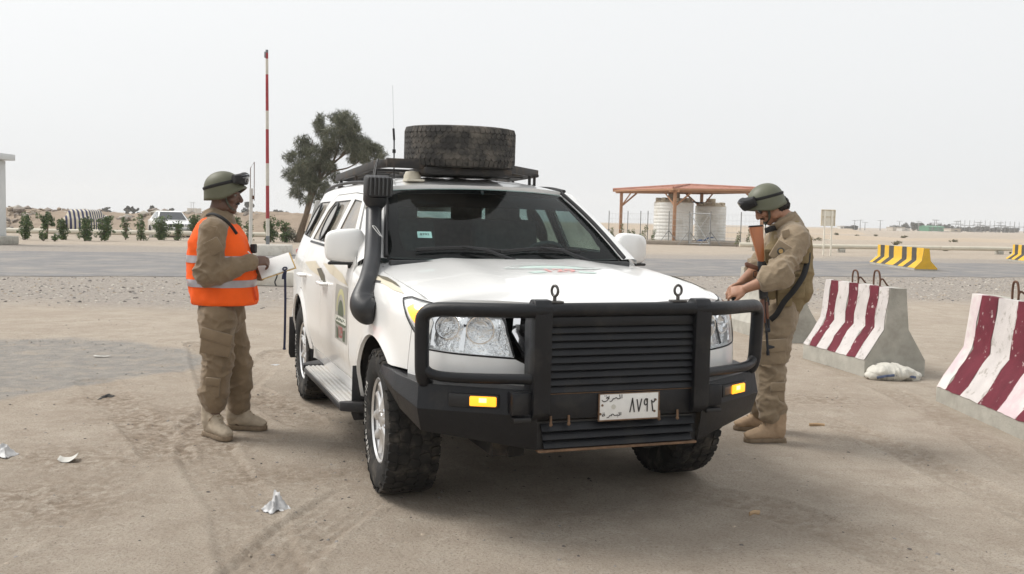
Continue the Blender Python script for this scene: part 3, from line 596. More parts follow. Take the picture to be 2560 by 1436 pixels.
patch('roof',ro+[(x,-y) for x,y in ro[::-1] if y>0],lambda x,y:np.stack([x,y,roofz(x,y)],1),PAINT,suv,step=.055,out=(0,0,1),lip=.03)
def wmap(s,t):
    s=np.asarray(s);t=np.asarray(t); xb=-.50-.10*s*s; xt=-1.20-.10*s*s
    return np.stack([xb+(xt-xb)*t,s*(.775+(.62-.775)*t),1.225+.013*s*s+(1.685-.022*s*s-1.225-.013*s*s)*t+.02*np.sin(np.pi*t)],1)
wo=[(-.96,0),(-.99,.03),(-1,.08),(-1,.95),(-.97,1),(.97,1),(1,.95),(1,.08),(.99,.03),(.96,0)]
ws=patch('windscreen',wo,wmap,GWS,suv,step=.07,out=(1,0,.5),lip=0)
FRIT=pm('frit_black',(.006,.0065,.008),1.0,spec=0)
patch('black_border',wo,wmap,FRIT,ws,holes=[[(-.85,.115),(-.88,.16),(-.90,.30),(-.90,.93),(.90,.93),(.90,.30),(.88,.16),(.85,.115)]],step=.07,out=(1,0,.5),off=-.006,lip=0)
SUNS=glassmat('sun_strip',(.02,.03,.045),.1,.3,0)
patch('sun_strip',[(-.90,.70),(.90,.70),(.90,.93),(-.90,.93)],wmap,SUNS,ws,step=.07,out=(1,0,.5),off=-.008,lip=0)
lab=patch('window_label',[(-.75,.265),(-.63,.265),(-.63,.345),(-.75,.345)],wmap,pm('label_paper',(.75,.80,.78),.6),ws,step=.05,out=(1,0,.5),off=-.004,lip=0)
tm=text_mesh('8792',.03); 
c0=wmap(np.array([-.69]),np.array([.305]))[0]; 
def place_flat(me,name,mat,parent,p,xdir,ydir,off=.002):
    X=Vector(xdir).normalized(); Y=Vector(ydir); Z=X.cross(Y).normalized(); Y=Z.cross(X)
    M=Matrix(((X.x,Y.x,Z.x,p[0]+Z.x*off),(X.y,Y.y,Z.y,p[1]+Z.y*off),(X.z,Y.z,Z.z,p[2]+Z.z*off),(0,0,0,1))); me.transform(M); return link(name,me,mat,parent)
place_flat(tm,'lettering',pm('ink_black',(.02,.02,.02),.6),ws,c0,(0,1,0),tuple(wmap(np.array([-.69]),np.array([.4]))[0]-c0),-.0005)
mb=MB(); cv=[(-.57+.10*(1-(t/.75)**2),t,1.215) for t in np.linspace(-.77,.77,19)]
vs=[];fs=[]
for i,t in enumerate(np.linspace(-1,1,21)):
    a=wmap(np.array([t]),np.array([.02]))[0]; b=np.array([min(-.60+.085*(1-t*t),9),t*.74,0.]); b[2]=float(hoodz(np.array([b[0]]),np.array([b[1]]))[0])-.018
    for k in range(5): q=k/4; vs.append(a+(b-a)*q-np.array([0,0,.012*math.sin(math.pi*q)]))
for i in range(20):
    for k in range(4): fs.append((i*5+k,(i+1)*5+k,(i+1)*5+k+1,i*5+k+1))
mk('cowl',vs,fs,BLK,suv)
for (a,b,piv) in ((-.78,-.05,.02),(-.10,.62,.66)):
    wp=empty('wiper'); wp.parent=suv
    pts=[wmap(np.array([s]),np.array([t]))[0]+np.array([.012,0,.015]) for s,t in zip(np.linspace(a,b,9),.085+.035*np.sin(np.linspace(0,math.pi,9)))]
    mb=MB(); mb.tube(pts,[(.012,.006)]*9,8); mb.build('blade',SEAL,wp)
    p0=wmap(np.array([piv]),np.array([.0]))[0]+np.array([.02,0,.0]); mb=MB(); mb.tube([p0,p0*.4+pts[4]*.6+np.array([.01,0,.025]),pts[4]+np.array([.006,0,.010])],[.012,.010,.007],8); mb.build('wiper_arm',BLK,wp)
# tailgate
tg=empty('tailgate'); tg.parent=suv
patch('panel',[(-.80,.55),(-.80,1.2),(-.70,1.62),(.70,1.62),(.80,1.2),(.80,.55)],lambda y,z:np.stack([-3.985+.02*(y/.8)**2+np.maximum(0,z-1.15)*.22,y,z],1),PAINT,tg,holes=[[(-.68,1.24),(-.60,1.55),(.60,1.55),(.68,1.24)]],step=.08,out=(-1,0,0))
patch('rear_window',[(-.68,1.24),(-.60,1.55),(.60,1.55),(.68,1.24)],lambda y,z:np.stack([-3.985+.02*(y/.8)**2+np.maximum(0,z-1.15)*.22,y,z],1),GSD,tg,step=.08,out=(-1,0,0),off=-.006,lip=0)
for s in (-1,1):
    mb=MB(); mb.box((-3.97,s*.79,1.06),(.06,.13,.24),bev=.012); mb.build('tail_lamp',REDL,suv)
mb=MB(); P=[(-3.70,-.865,.56),(-3.90,-.82,.56),(-4.02,-.6,.56),(-4.05,0,.56),(-4.02,.6,.56),(-3.90,.82,.56),(-3.70,.865,.56)]; mb.tube(catmull(P,5),[(.11,.06)]*31,12,sq=4); mb.build('rear_bumper',PAINT,suv)
# underbody, chassis, axles
mb=MB(); mb.box((-1.55,0,.55),(4.6,1.30,.22)); mb.box((-1.6,.45,.38),(4.4,.10,.14)); mb.box((-1.6,-.45,.38),(4.4,.10,.14)); mb.box((.35,0,.62),(.75,1.1,.35))
mb.tube([(-2.85,-.8,.39),(-2.85,.8,.39)],.05,10); mb.ball((-2.85,.1,.39),.16); mb.tube([(0,-.75,.39),(0,-.3,.45),(0,.3,.45),(0,.75,.39)],.045,10); mb.box((.25,0,.36),(.5,.7,.03),bev=.01); mb.box((.55,-.38,.36),(.12,.10,.12),bev=.02); mb.box((.55,.38,.36),(.12,.10,.12),bev=.02)
mb.build('chassis',pm('underbody',(.020,.019,.018),.9,var=.3,vs=6,col2=(.10,.08,.06),c2s=5),suv)
# interior
mb=MB(); mb.box((-1.9,0,.70),(2.9,1.7,.06)); mb.box((-.52,0,.98),(.06,1.55,.5)); mb.box((-3.35,0,.9),(1.0,1.5,.4)); mb.build('cabin_floor',INT,suv)
vs=[];fs=[]
for i,t in enumerate(np.linspace(-1,1,17)):
    for k,(x,z) in enumerate(((-.56,1.20),(-.70,1.222),(-.88,1.205),(-.98,1.15),(-.98,.85))): vs.append((x-.04*abs(t)**3,t*.78,z+(.045*math.exp(-((t-.47)/.2)**2) if k in (2,1,3) else 0)))
for i in range(16):
    for k in range(4): fs.append((i*5+k,(i+1)*5+k,(i+1)*5+k+1,i*5+k+1))
mk('dashboard',vs,fs,DASH,suv)
sw=empty('steering_wheel'); sw.parent=suv
Ms=Matrix.Translation((-1.05,.40,1.165))@Matrix.Rotation(R(-62),4,'Y')@Matrix.Rotation(R(0),4,'Z')
mb=MB(); mb.tube([Ms@Vector((.19*math.cos(t),.19*math.sin(t),0)) for t in np.linspace(0,2*math.pi,33)],.016,8,cap=False); mb.build('rim',pm('wheel_grip',(.016,.016,.017),.5),sw)
mb=MB(); mb.ball(Ms@Vector((0,0,-.02)),(.07,.07,.05)); 
for a in (0,120,240): mb.tube([Ms@Vector((0,0,-.02)),Ms@Vector((.18*math.cos(R(a+90)),.18*math.sin(R(a+90)),0))],.013,6)
mb.tube([Ms@Vector((0,0,-.03)),(-.80,.40,1.05)],.03,8); mb.build('hub',INT,sw)
def seat(x,y,w_,nm='seat'):
    e=empty(nm); e.parent=suv
    mb=MB(); mb.box((x,y,.93),(.52,w_,.16),bev=.05); mb.build('cushion',SEATM,e)
    mb=MB(); mb.box((x-.30,y,1.20),(.14,w_*.96,.58),Matrix.Rotation(R(-14),3,'Y'),bev=.06); mb.build('backrest',SEATM,e)
    for q in ((y,) if w_<.7 else (y-.42,y+.42)):
        mb=MB(); mb.box((x-.385,q,1.535),(.10,.27,.17),bev=.04); mb.tube([(x-.37,q-.06,1.40),(x-.385,q-.06,1.52)],.008,6); mb.tube([(x-.37,q+.06,1.40),(x-.385,q+.06,1.52)],.008,6); mb.build('headrest',SEATM,e)
seat(-1.50,.40,.54); seat(-1.50,-.40,.54); seat(-2.48,0,1.35,'rear_bench')
mb=MB(); mb.box((-1.16,0,1.60),(.03,.24,.065),bev=.012); mb.tube([(-1.15,0,1.63),(-1.17,0,1.67)],.01,6); mb.build('rear_view_mirror',INT,suv)
mb=MB(); mb.tube([(-.97,.79,1.32),(-1.08,.74,1.46),(-1.25,.69,1.56)],[.016,.018,.016],8); mb.build('grab_handle',INT,suv)
vs=[];fs=[]   # headlining keeps the cabin dark
for i,x in enumerate(np.linspace(-1.30,-3.8,9)):
    for k,y in enumerate(np.linspace(-.62,.62,7)): vs.append((x,y,float(roofz(np.array([x]),np.array([y]))[0])-.045))
for i in range(8):
    for k in range(6): fs.append((i*7+k,i*7+k+1,(i+1)*7+k+1,(i+1)*7+k))
mk('headlining',vs,fs,pm('headlining',(.20,.19,.18),.95),suv)
# ---------------------------------------------------------------- wheels
def wheel_meshes(fine=False):
    Mx=Matrix.Rotation(R(-90),4,'X')
    pr=[(.222,.105),(.235,.122),(.27,.135),(.315,.141),(.350,.137),(.372,.127),(.381,.110),(.385,.06),(.386,0)]
    pr=pr+[(r,-h) for r,h in pr[::-1][1:]]
    mb=MB(); mb.lathe(pr,72,Mx)
    rg=random.Random(3)
    def block(th,h,dt,dh,tw,r0=.382,r1=.3915):
        pts=[(-.5,-.30),(-.34,-.5),(.36,-.5),(.5,-.28),(.5,.32),(.34,.5),(-.38,.5),(-.5,.28)]; vs=[]
        for r in (r0,r1):
            for a,b in pts:
                aa=a*math.cos(tw)-b*math.sin(tw); bb=a*math.sin(tw)+b*math.cos(tw); k=1 if r==r0 else .95
                t=th+aa*dt*k/.39; hh=h+bb*dh*k; rr=r-(.010 if abs(hh)>.112 else 0); vs.append((rr*math.cos(t),hh,rr*math.sin(t)))
        n=8; mb.add(vs,[tuple(n+i for i in range(n))]+[(i,(i+1)%n,n+(i+1)%n,n+i) for i in range(n)])
    if fine:
        N=58
        for k in range(N):
            t=2*math.pi*k/N
            for j,h in enumerate((-.072,-.036,0,.036,.072)): block(t+(j%2)*math.pi/N+rg.uniform(-.01,.01),h+rg.uniform(-.003,.003),.040,.034,.6*(-1)**(k+j)+rg.uniform(-.3,.3),r0=.383,r1=.3885)
        N=64
        for k in range(N):
            for s in (-1,1): block(2*math.pi*k/N,s*.112,.035,.040,0,r0=.374,r1=.3885)
        return mb
    N=38
    for k in range(N):
        t=2*math.pi*k/N
        for j,h in enumerate((-.058,0,.058)):
            block(t+(j%2)*math.pi/N+rg.uniform(-.008,.008),h+rg.uniform(-.003,.003),.0590,.0545,.22*(-1)**(k+j)+rg.uniform(-.10,.10))
    N=46
    for k in range(N):
        t=2*math.pi*k/N
        for s in (-1,1): block(t+s*.03,s*.111,.0475,.046+.006*(k%2),0,r0=.376)
    # raised shoulder lugs running on to the sidewall
    for k in range(N):
        t=2*math.pi*k/N
        for s in (-1,1):
            if k%2==0:
                a=.026; vs=[]
                for (r,h) in ((.377,.126),(.352,.140)):
                    for q in (-1,1): vs.append((r*math.cos(t+s*.03+q*a),s*h,r*math.sin(t+s*.03+q*a)))
                vs2=[(x*1.0,y+s*.005,z) for x,y,z in vs]; mb.add(vs+vs2,[(4,5,7,6),(0,1,5,4),(1,3,7,5),(3,2,6,7),(2,0,4,6)])
    ty=mb
    rim=MB(); rim.lathe([(.205,-.115),(.222,-.112),(.226,-.10),(.20,-.09),(.19,.0),(.196,.085),(.214,.098),(.228,.106),(.232,.114),(.224,.118),(.212,.108)],56,Mx)
    # face: hub and five broad forked spokes
    for k in range(5):
        a=2*math.pi*k/5+.3
        for f in (-1,1):
            P=[];rr=[]
            for q in np.linspace(0,1,8):
                r=.05+.150*q; t=a+f*(.20+.16*q)*(.45+.55*q); P.append((r*math.cos(t),.090-.022*math.sin(q*2.2)+.018*q,r*math.sin(t))); rr.append((.024-.002*q,.027+.008*abs(q-.5)))
            rim.tube(P,rr,10,up=(0,1,0))
    rim.lathe([(.085,.045),(.085,.070),(.07,.084),(.045,.088)],30,Mx)
    hub=MB(); hub.lathe([(.045,.07),(.046,.096),(.038,.108),(.0,.112)],24,Mx)
    nuts=[]
    for k in range(5):
        a=2*math.pi*k/5+.3+.63; mb2=MB(); M=Matrix.Translation((.068*math.cos(a),.083,.068*math.sin(a)))@Mx; mb2.lathe([(.013,0),(.013,.014),(.009,.02),(0,.021)],6,M); nuts.append(mb2)
    disc=MB(); disc.lathe([(.0,-.03),(.165,-.03),(.165,-.012),(.09,-.012),(.085,.03),(.0,.03)],36,Mx)
    disc.box((.12,-.01,.06),(.08,.08,.14),bev=.015)
    return ty,rim,hub,nuts,disc
ty,rim,hub,nuts,disc=wheel_meshes()
def letters(body,r,h,th0,size,parent,mat,outline=.0011):
    """raised outlined letters round the sidewall; th0 = start angle, reading clockwise seen from outside"""
    vs=[];fs=[]; th=th0
    for ch in body:
        if ch==' ': th+=size*.45/r; continue
        me=text_mesh(ch,size,outline=outline,align='LEFT',res=2); co=np.array([v.co[:] for v in me.vertices]) if len(me.vertices) else np.zeros((0,3))
        if not len(co): continue
        wd=co[:,0].max()-co[:,0].min(); co[:,0]-=co[:,0].min()
        b=len(vs)
        for x,y,z in co:
            a=th+x/r; rr=r+y; vs.append((rr*math.cos(a),h-abs(rr-.315)*.10,rr*math.sin(a)))
        fs+=[tuple(b+i for i in p.vertices) for p in me.polygons]; th+=(wd+size*.17)/r; bpy.data.meshes.remove(me)
    return mk('lettering',vs,fs,mat,parent,smooth=False)
WLET=pm('white_lettering',(.62,.61,.58),.8,var=.15,vs=60)
w0=empty('wheel'); w0.parent=suv
t0=ty.build('tyre',RUB,w0); rim.build('rim',ALU,w0); hub.build('hub_cap',ALU,w0)
for q in nuts: q.build('lug_nut',CHR,w0)
disc.build('brake_disc',pm('brake_iron',(.06,.055,.05),.6,.6,var=.3,vs=10),w0)
letters('Rugged Trail T/A',.292,.1435,R(-60),.050,w0,WLET,.0019)
def setw(o,x,side,spin,steer=0):
    o.location=(x,.825*side,.394); o.rotation_mode='XYZ'; o.rotation_euler=(Matrix.Rotation(R(steer),4,'Z')@Matrix.Rotation(0 if side>0 else math.pi,4,'Z')@Matrix.Rotation(spin,4,'Y')).to_euler()
ws_=[w0]+[copy_tree(w0,suv) for _ in range(3)]
setw(ws_[0],0,-1,R(0),-2); setw(ws_[1],0,1,R(40),-2); setw(ws_[2],-2.85,-1,R(15)); setw(ws_[3],-2.85,1,R(10))
# ---------------------------------------------------------------- bull bar
bb=empty('bull_bar'); bb.parent=suv
def sect(pts_top,pts_bot,name,mat,par):   # plate strip between two polylines
    vs=list(pts_top)+list(pts_bot); n=len(pts_top); return mk(name,vs,[(i,i+1,n+i+1,n+i) for i in range(n-1)],mat,par,ang=25)
# winged bumper: outer skin front faces with fold lines, top deck
def mir(P): return [(x,-y,z) for x,y,z in P]
FT=[(.26,-.985,.735),(.50,-.965,.722),(.72,-.915,.712),(.985,-.43,.700)]
FM=[(.27,-1.0,.70),(.52,-.985,.655),(.745,-.925,.600),(1.01,-.43,.585)]
FB=[(.30,-.985,.665),(.54,-.955,.560),(.725,-.90,.490),(.985,-.42,.425)]
IT=[(.26,-.93,.735),(.48,-.88,.722),(.66,-.80,.715),(.86,-.43,.70)]
def strip(rows,name,par):
    vs=[p for r in rows for p in r]; n=len(rows[0]); fs=[]
    for j in range(len(rows)-1):
        for i in range(n-1): fs.append((j*n+i,j*n+i+1,(j+1)*n+i+1,(j+1)*n+i))
    o=mk(name,vs,fs,BAR,par,ang=20); md=o.modifiers.new('t','SOLIDIFY'); md.thickness=.005; md.offset=0; b=o.modifiers.new('b','BEVEL'); b.width=.008; b.segments=2; b.angle_limit=R(15); return o
strip([IT,FT,FM,FB],'wing',bb); strip([mir(IT)[::-1],mir(FT)[::-1],mir(FM)[::-1],mir(FB)[::-1]],'wing',bb)
# centre: number-plate band, lower lip with louvres, rusty edge
mb=MB(); mb.box((.985,0,.632),(.02,.80,.125),bev=.004); mb.box((.93,0,.700),(.12,.80,.012),bev=.003); mb.box((.96,0,.572),(.07,.82,.010),bev=.002); mb.build('plate_band',BAR,bb)
for k in range(3):
    z=.545-.040*k; mb=MB(); mb.prism([(.972,z),(.996,z-.032),(.992,z-.036),(.962,z-.004)],.80-.012*k,Matrix(((1,0,0,0),(0,0,1,-.40+.006*k),(0,1,0,0),(0,0,0,1)))); mb.build('lower_louvre',BAR,bb)
mb=MB(); mb.box((.965,0,.49),(.01,.84,.13)); mb.build('lower_backing',SEAL,bb)
mb=MB(); mb.box((.975,0,.419),(.045,.83,.012),bev=.003); mb.build('lower_edge',RUST,bb)
for y in (-.36,-.27,.20,.30):
    mb=MB(); mb.tube([(1.0,y,.585),(1.004,y,.565),(1.002,y,.545)],.006,6); mb.ball((1.003,y,.545),.009,8,6); mb.build('hook',RUST,bb)
# louvred radiator guard
mb=MB(); mb.box((.985,0,.845),(.008,.76,.32)); mb.build('guard_backing',BAR,bb)
mb=MB(); mb.box((.995,0,1.02),(.022,.765,.045),bev=.004); mb.build('guard_top',BAR,bb)
for k in range(9):
    z=.999-.0345*k; mb=MB(); mb.prism([(.990,z),(1.007,z-.0305),(1.004,z-.0345),(.984,z-.004)],.752,Matrix(((1,0,0,0),(0,0,1,-.376),(0,1,0,0),(0,0,0,1)))); mb.build('louvre',BAR,bb)
mb=MB(); mb.box((.993,0,.69),(.018,.765,.012),bev=.003); mb.build('guard_bottom',RUST,bb)
for s in (-1,1):
    mb=MB(); mb.prism([(.90,.70),(.89,1.00),(.915,1.085),(.96,1.122),(1.01,1.120),(1.035,1.09),(1.03,1.0),(1.028,.60),(1.0,.565),(.97,.575),(.96,.65)],.085,Matrix(((1,0,0,0),(0,0,1,s*.415-.0425),(0,1,0,0),(0,0,0,1))),bev=.006); mb.build('upright',BAR,bb)
    # outer hoop
    P=[(1.0,s*.36,1.072),(1.0,s*.48,1.072),(.955,s*.60,1.071),(.83,s*.80,1.066),(.775,s*.872,1.058),(.748,s*.902,1.030),(.742,s*.908,.985),(.738,s*.906,.86),(.735,s*.903,.78),(.725,s*.893,.735),(.70,s*.87,.705)]
    mb=MB(); mb.tube(catmull(P,7),.034,16); mb.build('hoop',BAR,bb)
    P=[(.735,s*.902,.795),(.765,s*.862,.760),(.83,s*.76,.750),(.96,s*.50,.754),(.985,s*.44,.755)]
    mb=MB(); mb.tube(catmull(P,6),.0245,14); mb.build('lower_tube',BAR,bb)
    # indicator pocket and lamp; the wing face runs from (.745,.925) to (1.01,.43)
    fdir=Vector((1.01-.745,(.43-.925)*s,0)).normalized(); nrm=Vector((abs(fdir.y),fdir.x*s,0)); nrm=Vector((.88,.47*s,.0)).normalized()
    c=Vector((.868,.69*s,.648)); Rm=Matrix((( nrm.x,-nrm.y*1,0),(nrm.y,nrm.x,0),(0,0,1)))
    mb=MB(); mb.box(c,(.03,.235,.062),Rm,bev=.006); mb.build('lamp_pocket',SEAL,bb)
    lp=empty('indicator_lamp'); lp.parent=suv
    q=c+Rm@Vector((.010,-.045*s*1,0)) if s<0 else c+Rm@Vector((.010,.03,0))
    mb=MB(); mb.box(q,(.028,.125,.046),Rm,bev=.006); mb.build('lens',AMBL,lp)
    mb=MB(); mb.box(q+Rm@Vector((.0145,-.012 if s>0 else .0,.006)),(.003,.035,.020),Rm,bev=.001); mb.build('bulb_glow',AMBH,lp)
    mb=MB(); mb.box(c+Rm@Vector((.006,.065*(1 if s<0 else -1)*(1),0)),(.02,.07,.042),Rm,bev=.004); mb.build('dark_lens',pm('dark_amber',(.07,.035,.015),.3,coat=.4),lp)
    # recovery box beside the upright
    mb=MB(); mb.box((.965,s*.50,.645),(.07,.10,.105),bev=.008); mb.build('jacking_box',BAR,bb)
    mb=MB(); mb.box((.985,s*.50,.572),(.05,.085,.022),bev=.004); mb.build('jacking_slot',SEAL,bb)
    mb=MB(); ey=.292 if s>0 else -.348; mb.box((.985,ey,1.110),(.05,.075,.010),bev=.003); mb.tube([(.985,ey,1.11),(.985,ey,1.137)],.009,8)
    aa=np.linspace(0,2*math.pi,21); ca_,sa_=(.8,0) if s>0 else (.36,.71); mb.tube([(.985+.024*math.cos(t)*sa_,ey+.024*math.cos(t)*ca_,1.161+.024*math.sin(t)) for t in aa],.0065,8,cap=False); mb.build('eye_bolt',pm('eye_steel',(.10,.095,.09),.5,.7,var=.3,vs=30),bb)
mb=MB(); mb.tube([(1.0,-.42,1.074),(1.0,.42,1.074)],.033,16); mb.build('top_tube',BAR,bb)
mb=MB(); mb.prism([(-.012,.03),(.012,.03),(.012,.018),(.004,.018),(.004,-.03),(-.004,-.03),(-.004,.018),(-.012,.018)],.004,Matrix(((0,0,.9,.966),(1,0,0.44,.525),(0,1,0,.655),(0,0,0,1)))); mb.build('key_slot',SEAL,bb)
# number plate: white, chipped, with black digits and words
npl=empty('number_plate'); npl.parent=suv
mb=MB(); mb.box((1.003,.0375,.614),(.008,.312,.130),bev=.004); mb.build('plate',pm('plate_white',(.74,.735,.71),.5,var=.05,vs=20,col2=(.32,.20,.11),c2s=14,c2lo=.66,c2hi=.74),npl)
mb=MB()
for (c,d) in (((1.004,.0375,.551),(.010,.318,.006)),((1.004,.0375,.677),(.009,.318,.004)),((1.004,-.119,.614),(.010,.006,.13)),((1.004,.194,.614),(.010,.006,.13))): mb.box(c,d,bev=.001)
mb.build('plate_frame',RUST,npl)
INK=pm('plate_ink',(.035,.032,.03),.6,var=.3,vs=60)
def stroke_text(name,strokes,mat,par,org,sx,sz,w_):
    mb=MB()
    for st in strokes:
        P=[(1.0085,org[0]+a*sx,org[1]+b*sz) for a,b in (catmull(st,5) if len(st)>2 else st)]
        mb.tube(P,[(.0012,w_)]*len(P) if False else w_,6)
    return mb.build(name,mat,par)
D8=[[(.02,0),(.30,.95),(.33,.95),(.58,0)]]; D7=[[(0,.95),(.26,.02)],[(.26,.02),(.60,.98)]]; D9=[[(.42,.70),(.30,.95),(.10,.85),(.06,.62),(.20,.50),(.42,.58)],[(.44,.98),(.44,0)]]; D2=[[(.30,0),(.14,.62),(.08,.85)],[(.08,.80),(.22,.70),(.42,.72),(.50,.95)]]
for i,D in enumerate((D8,D7,D9,D2)):
    stroke_text('digit',D,INK,npl,(.040+.037*i,.585),.042,.064,.0032)
IRAQ=[[(1.0,.5),(1.0,1.0)],[(.92,.5),(.88,1.0)],[(.92,.5),(.8,.45),(.72,.62),(.64,.5),(.55,.45)],[(.58,.55),(.5,.2),(.40,.15)],[(.36,.45),(.36,.9)],[(.22,.55),(.28,.72),(.32,.6),(.28,.3),(.12,.15),(.02,.35)],[(.22,.9),(.25,.9)],[(.14,.9),(.17,.9)]]
BASRA=[[(1.0,.45),(1.0,.95)],[(.93,.45),(.90,.95)],[(.93,.45),(.84,.42),(.80,.6)],[(.82,.2),(.84,.2)],[(.80,.45),(.66,.45),(.60,.68),(.50,.60),(.52,.45),(.42,.45)],[(.42,.5),(.36,.2),(.26,.15)],[(.16,.5),(.04,.42),(.06,.66),(.14,.72),(.16,.5)],[(.05,.92),(.07,.92)],[(.12,.92),(.14,.92)]]
stroke_text('lettering',IRAQ,INK,npl,(-.108,.636),.105,.036,.0021)
stroke_text('lettering',BASRA,INK,npl,(-.106,.560),.100,.030,.0018)
mb=MB(); mb.lathe([(0,.0),(.011,.0),(.011,.002),(0,.002)],18,Matrix.Translation((1.0072,-.045,.615))@Matrix.Rotation(R(90),4,'Y')); mb.build('stud',pm('faded_stamp',(.55,.54,.48),.6),npl)
for (y,z) in ((-.103,.624),(.176,.640),(.172,.585),(-.112,.583)):
    mb=MB(); mb.lathe([(0,.004),(.005,.003),(.006,0)],10,Matrix.Translation((1.0072,y,z))@Matrix.Rotation(R(90),4,'Y')); mb.build('screw',RUST,npl)
# ---------------------------------------------------------------- snorkel, rack, aerials
sn=empty('snorkel'); sn.parent=suv
P=catmull([(-.03,-.955,.975),(-.065,-1.0,.985),(-.115,-1.01,1.025),(-.20,-.972,1.125),(-.43,-.900,1.225),(-.69,-.838,1.345),(-.82,-.810,1.44),(-.925,-.787,1.53)],8)
rr=[]
for i in range(len(P)):
    q=i/(len(P)-1); rr.append((.074-.026*sstep(.26,.46,q)-.03*sstep(.12,0,q),.076-.026*sstep(.24,.45,q)-.02*sstep(.1,0,q)))
mb=MB(); mb.tube(P,rr,24,sq=2.4,up=(0,1,.2)); mb.build('air_pipe',pm('snorkel_plastic',(.017,.018,.021),.42,var=.15,vs=6,col2=(.07,.065,.06),c2s=4,c2lo=.55,c2hi=.8,bump=.0008,bs_=200),sn)
mb=MB(); mb.tube([(-.925,-.787,1.532),(-.932,-.785,1.552)],[(.055,.055)]*2,22); mb.build('clamp',pm('clamp_steel',(.45,.42,.38),.4,.8),sn)
mb=MB(); mb.tube([(-.932,-.785,1.552),(-.925,-.783,1.575),(-.905,-.782,1.625)],[(.055,.055),(.070,.066),(.072,.07)],20,sq=3); mb.build('neck',BLK,sn)
mb=MB(); Rh=Matrix.Rotation(R(8),3,'Y'); mb.box((-.875,-.772,1.672),(.135,.165,.125),Rh,bev=.02); mb.build('head',BLK,sn)
mb=MB(); mb.box((-.8065,-.772,1.670),(.006,.148,.105),Rh); mb.build('intake_recess',SEAL,sn)
for k in range(6):
    mb=MB(); mb.box((-.803,-.836+.0256*k,1.670),(.022,.009,.110),Rh,bev=.002); mb.build('fin',pm('fin_plastic',(.055,.057,.06),.5,var=.1,vs=20),sn)
mb=MB(); mb.tube(catmull([(-.62,-.81,1.37),(-.65,-.85,1.425),(-.70,-.82,1.42),(-.66,-.79,1.36)],4),.003,5); mb.build('tie',pm('white_tie',(.6,.6,.58),.7),sn)
RK=pm('rack_steel',(.022,.021,.021),.6,var=.3,vs=8,col2=(.13,.10,.075),c2s=6,c2lo=.5,c2hi=.75,rvar=.3,bump=.002,bs_=80)
rk=empty('roof_rack'); rk.parent=suv
def bar(P,a,b,name='bar',mat=None):
    mb=MB(); mb.tube(P,[(a,b)]*len(P),4,sq=None,up=(0,0,1)) if False else None
    P=np.array(P,float)
    for i in range(len(P)-1):
        d=Vector(P[i+1]-P[i]); L=d.length; q=d.to_track_quat('X','Z').to_matrix(); mb.box(Vector((P[i]+P[i+1])/2),(L+a*.4,a,b),q,bev=.005)
    return mb.build(name,mat or RK,rk)
bar([(-1.46,-.655,1.838),(-3.10,-.63,1.80)],.04,.055,'side_rail'); bar([(-1.46,-.655,1.838),(-1.34,-.60,1.842)],.04,.055,'corner_rail'); bar([(-1.34,-.61,1.845),(-1.34,.20,1.842)],.045,.062,'front_rail')
bar([(-1.34,.20,1.842),(-1.80,.63,1.832)],.04,.055,'corner_rail'); bar([(-1.80,.63,1.832),(-3.10,.63,1.80)],.04,.055,'side_rail'); bar([(-3.10,-.63,1.80),(-3.10,.63,1.80)],.04,.05,'rear_rail')
for k in range(5): bar([(-1.75-.3*k,-.62,1.815),(-1.75-.3*k,.62,1.815)],.045,.02,'cross_slat')
for y in (-.3,.0,.3): bar([(-1.36,y-.05,1.81),(-3.08,y-.05,1.80)],.035,.02,'long_slat')
mb=MB(); mb.box((-1.52,-.06,1.802),(.50,.62,.05),bev=.01); mb.build('tyre_mount',RK,rk)
for (x,y) in ((-1.62,-.63),(-2.3,-.63),(-3.0,-.62),(-1.80,.62),(-2.3,.63),(-3.0,.62),(-1.72,.55)):
    mb=MB(); z0=float(roofz(np.array([x]),np.array([y]))[0])-.01; mb.tube([(x,y,z0),(x,y,1.83)],.012,8); mb.box((x,y,z0+.01),(.08,.05,.02),bev=.004); mb.build('rack_foot',RK,rk)
mb=MB(); mb.lathe([(0,.065),(.045,.06),(.058,.03),(.06,0)],24,Matrix.Translation((-1.42,-.42,1.735))); mb.box((-1.38,-.42,1.735),(.14,.12,.016),bev=.005); mb.build('dome_aerial',pm('cream_plastic',(.62,.58,.48),.5,var=.1,vs=10),suv)
mb=MB(); mb.tube([(-1.62,-.50,1.75),(-1.63,-.50,2.02)],.005,6); mb.tube([(-1.63,-.50,2.02),(-1.64,-.503,2.10)],.008,8); mb.tube([(-1.64,-.503,2.10),(-1.665,-.507,2.40)],.0008,5); mb.tube([(-1.628,-.50,1.93),(-1.628,-.50,1.955)],.012,8); mb.build('whip_aerial',SEAL,suv)
mb=MB(); mb.tube(catmull([(-1.33,-.08,1.87),(-1.312,-.05,1.84),(-1.315,.0,1.805)],5),.006,6); mb.tube(catmull([(-1.31,-.13,1.875),(-1.305,-.06,1.85),(-1.31,.02,1.835)],5),.006,6); mb.build('rope_tie',pm('rope',(.42,.37,.28),.9),rk)
mb=MB()
for dx in (0,.045): mb.tube(catmull([(-1.40+dx*.5,-.665,1.87),(-1.33+dx,-.70,1.80),(-1.20+dx,-.735,1.70),(-1.22+dx,-.70,1.665)],6),.0045,6)
mb.build('rack_cable',SEAL,rk)
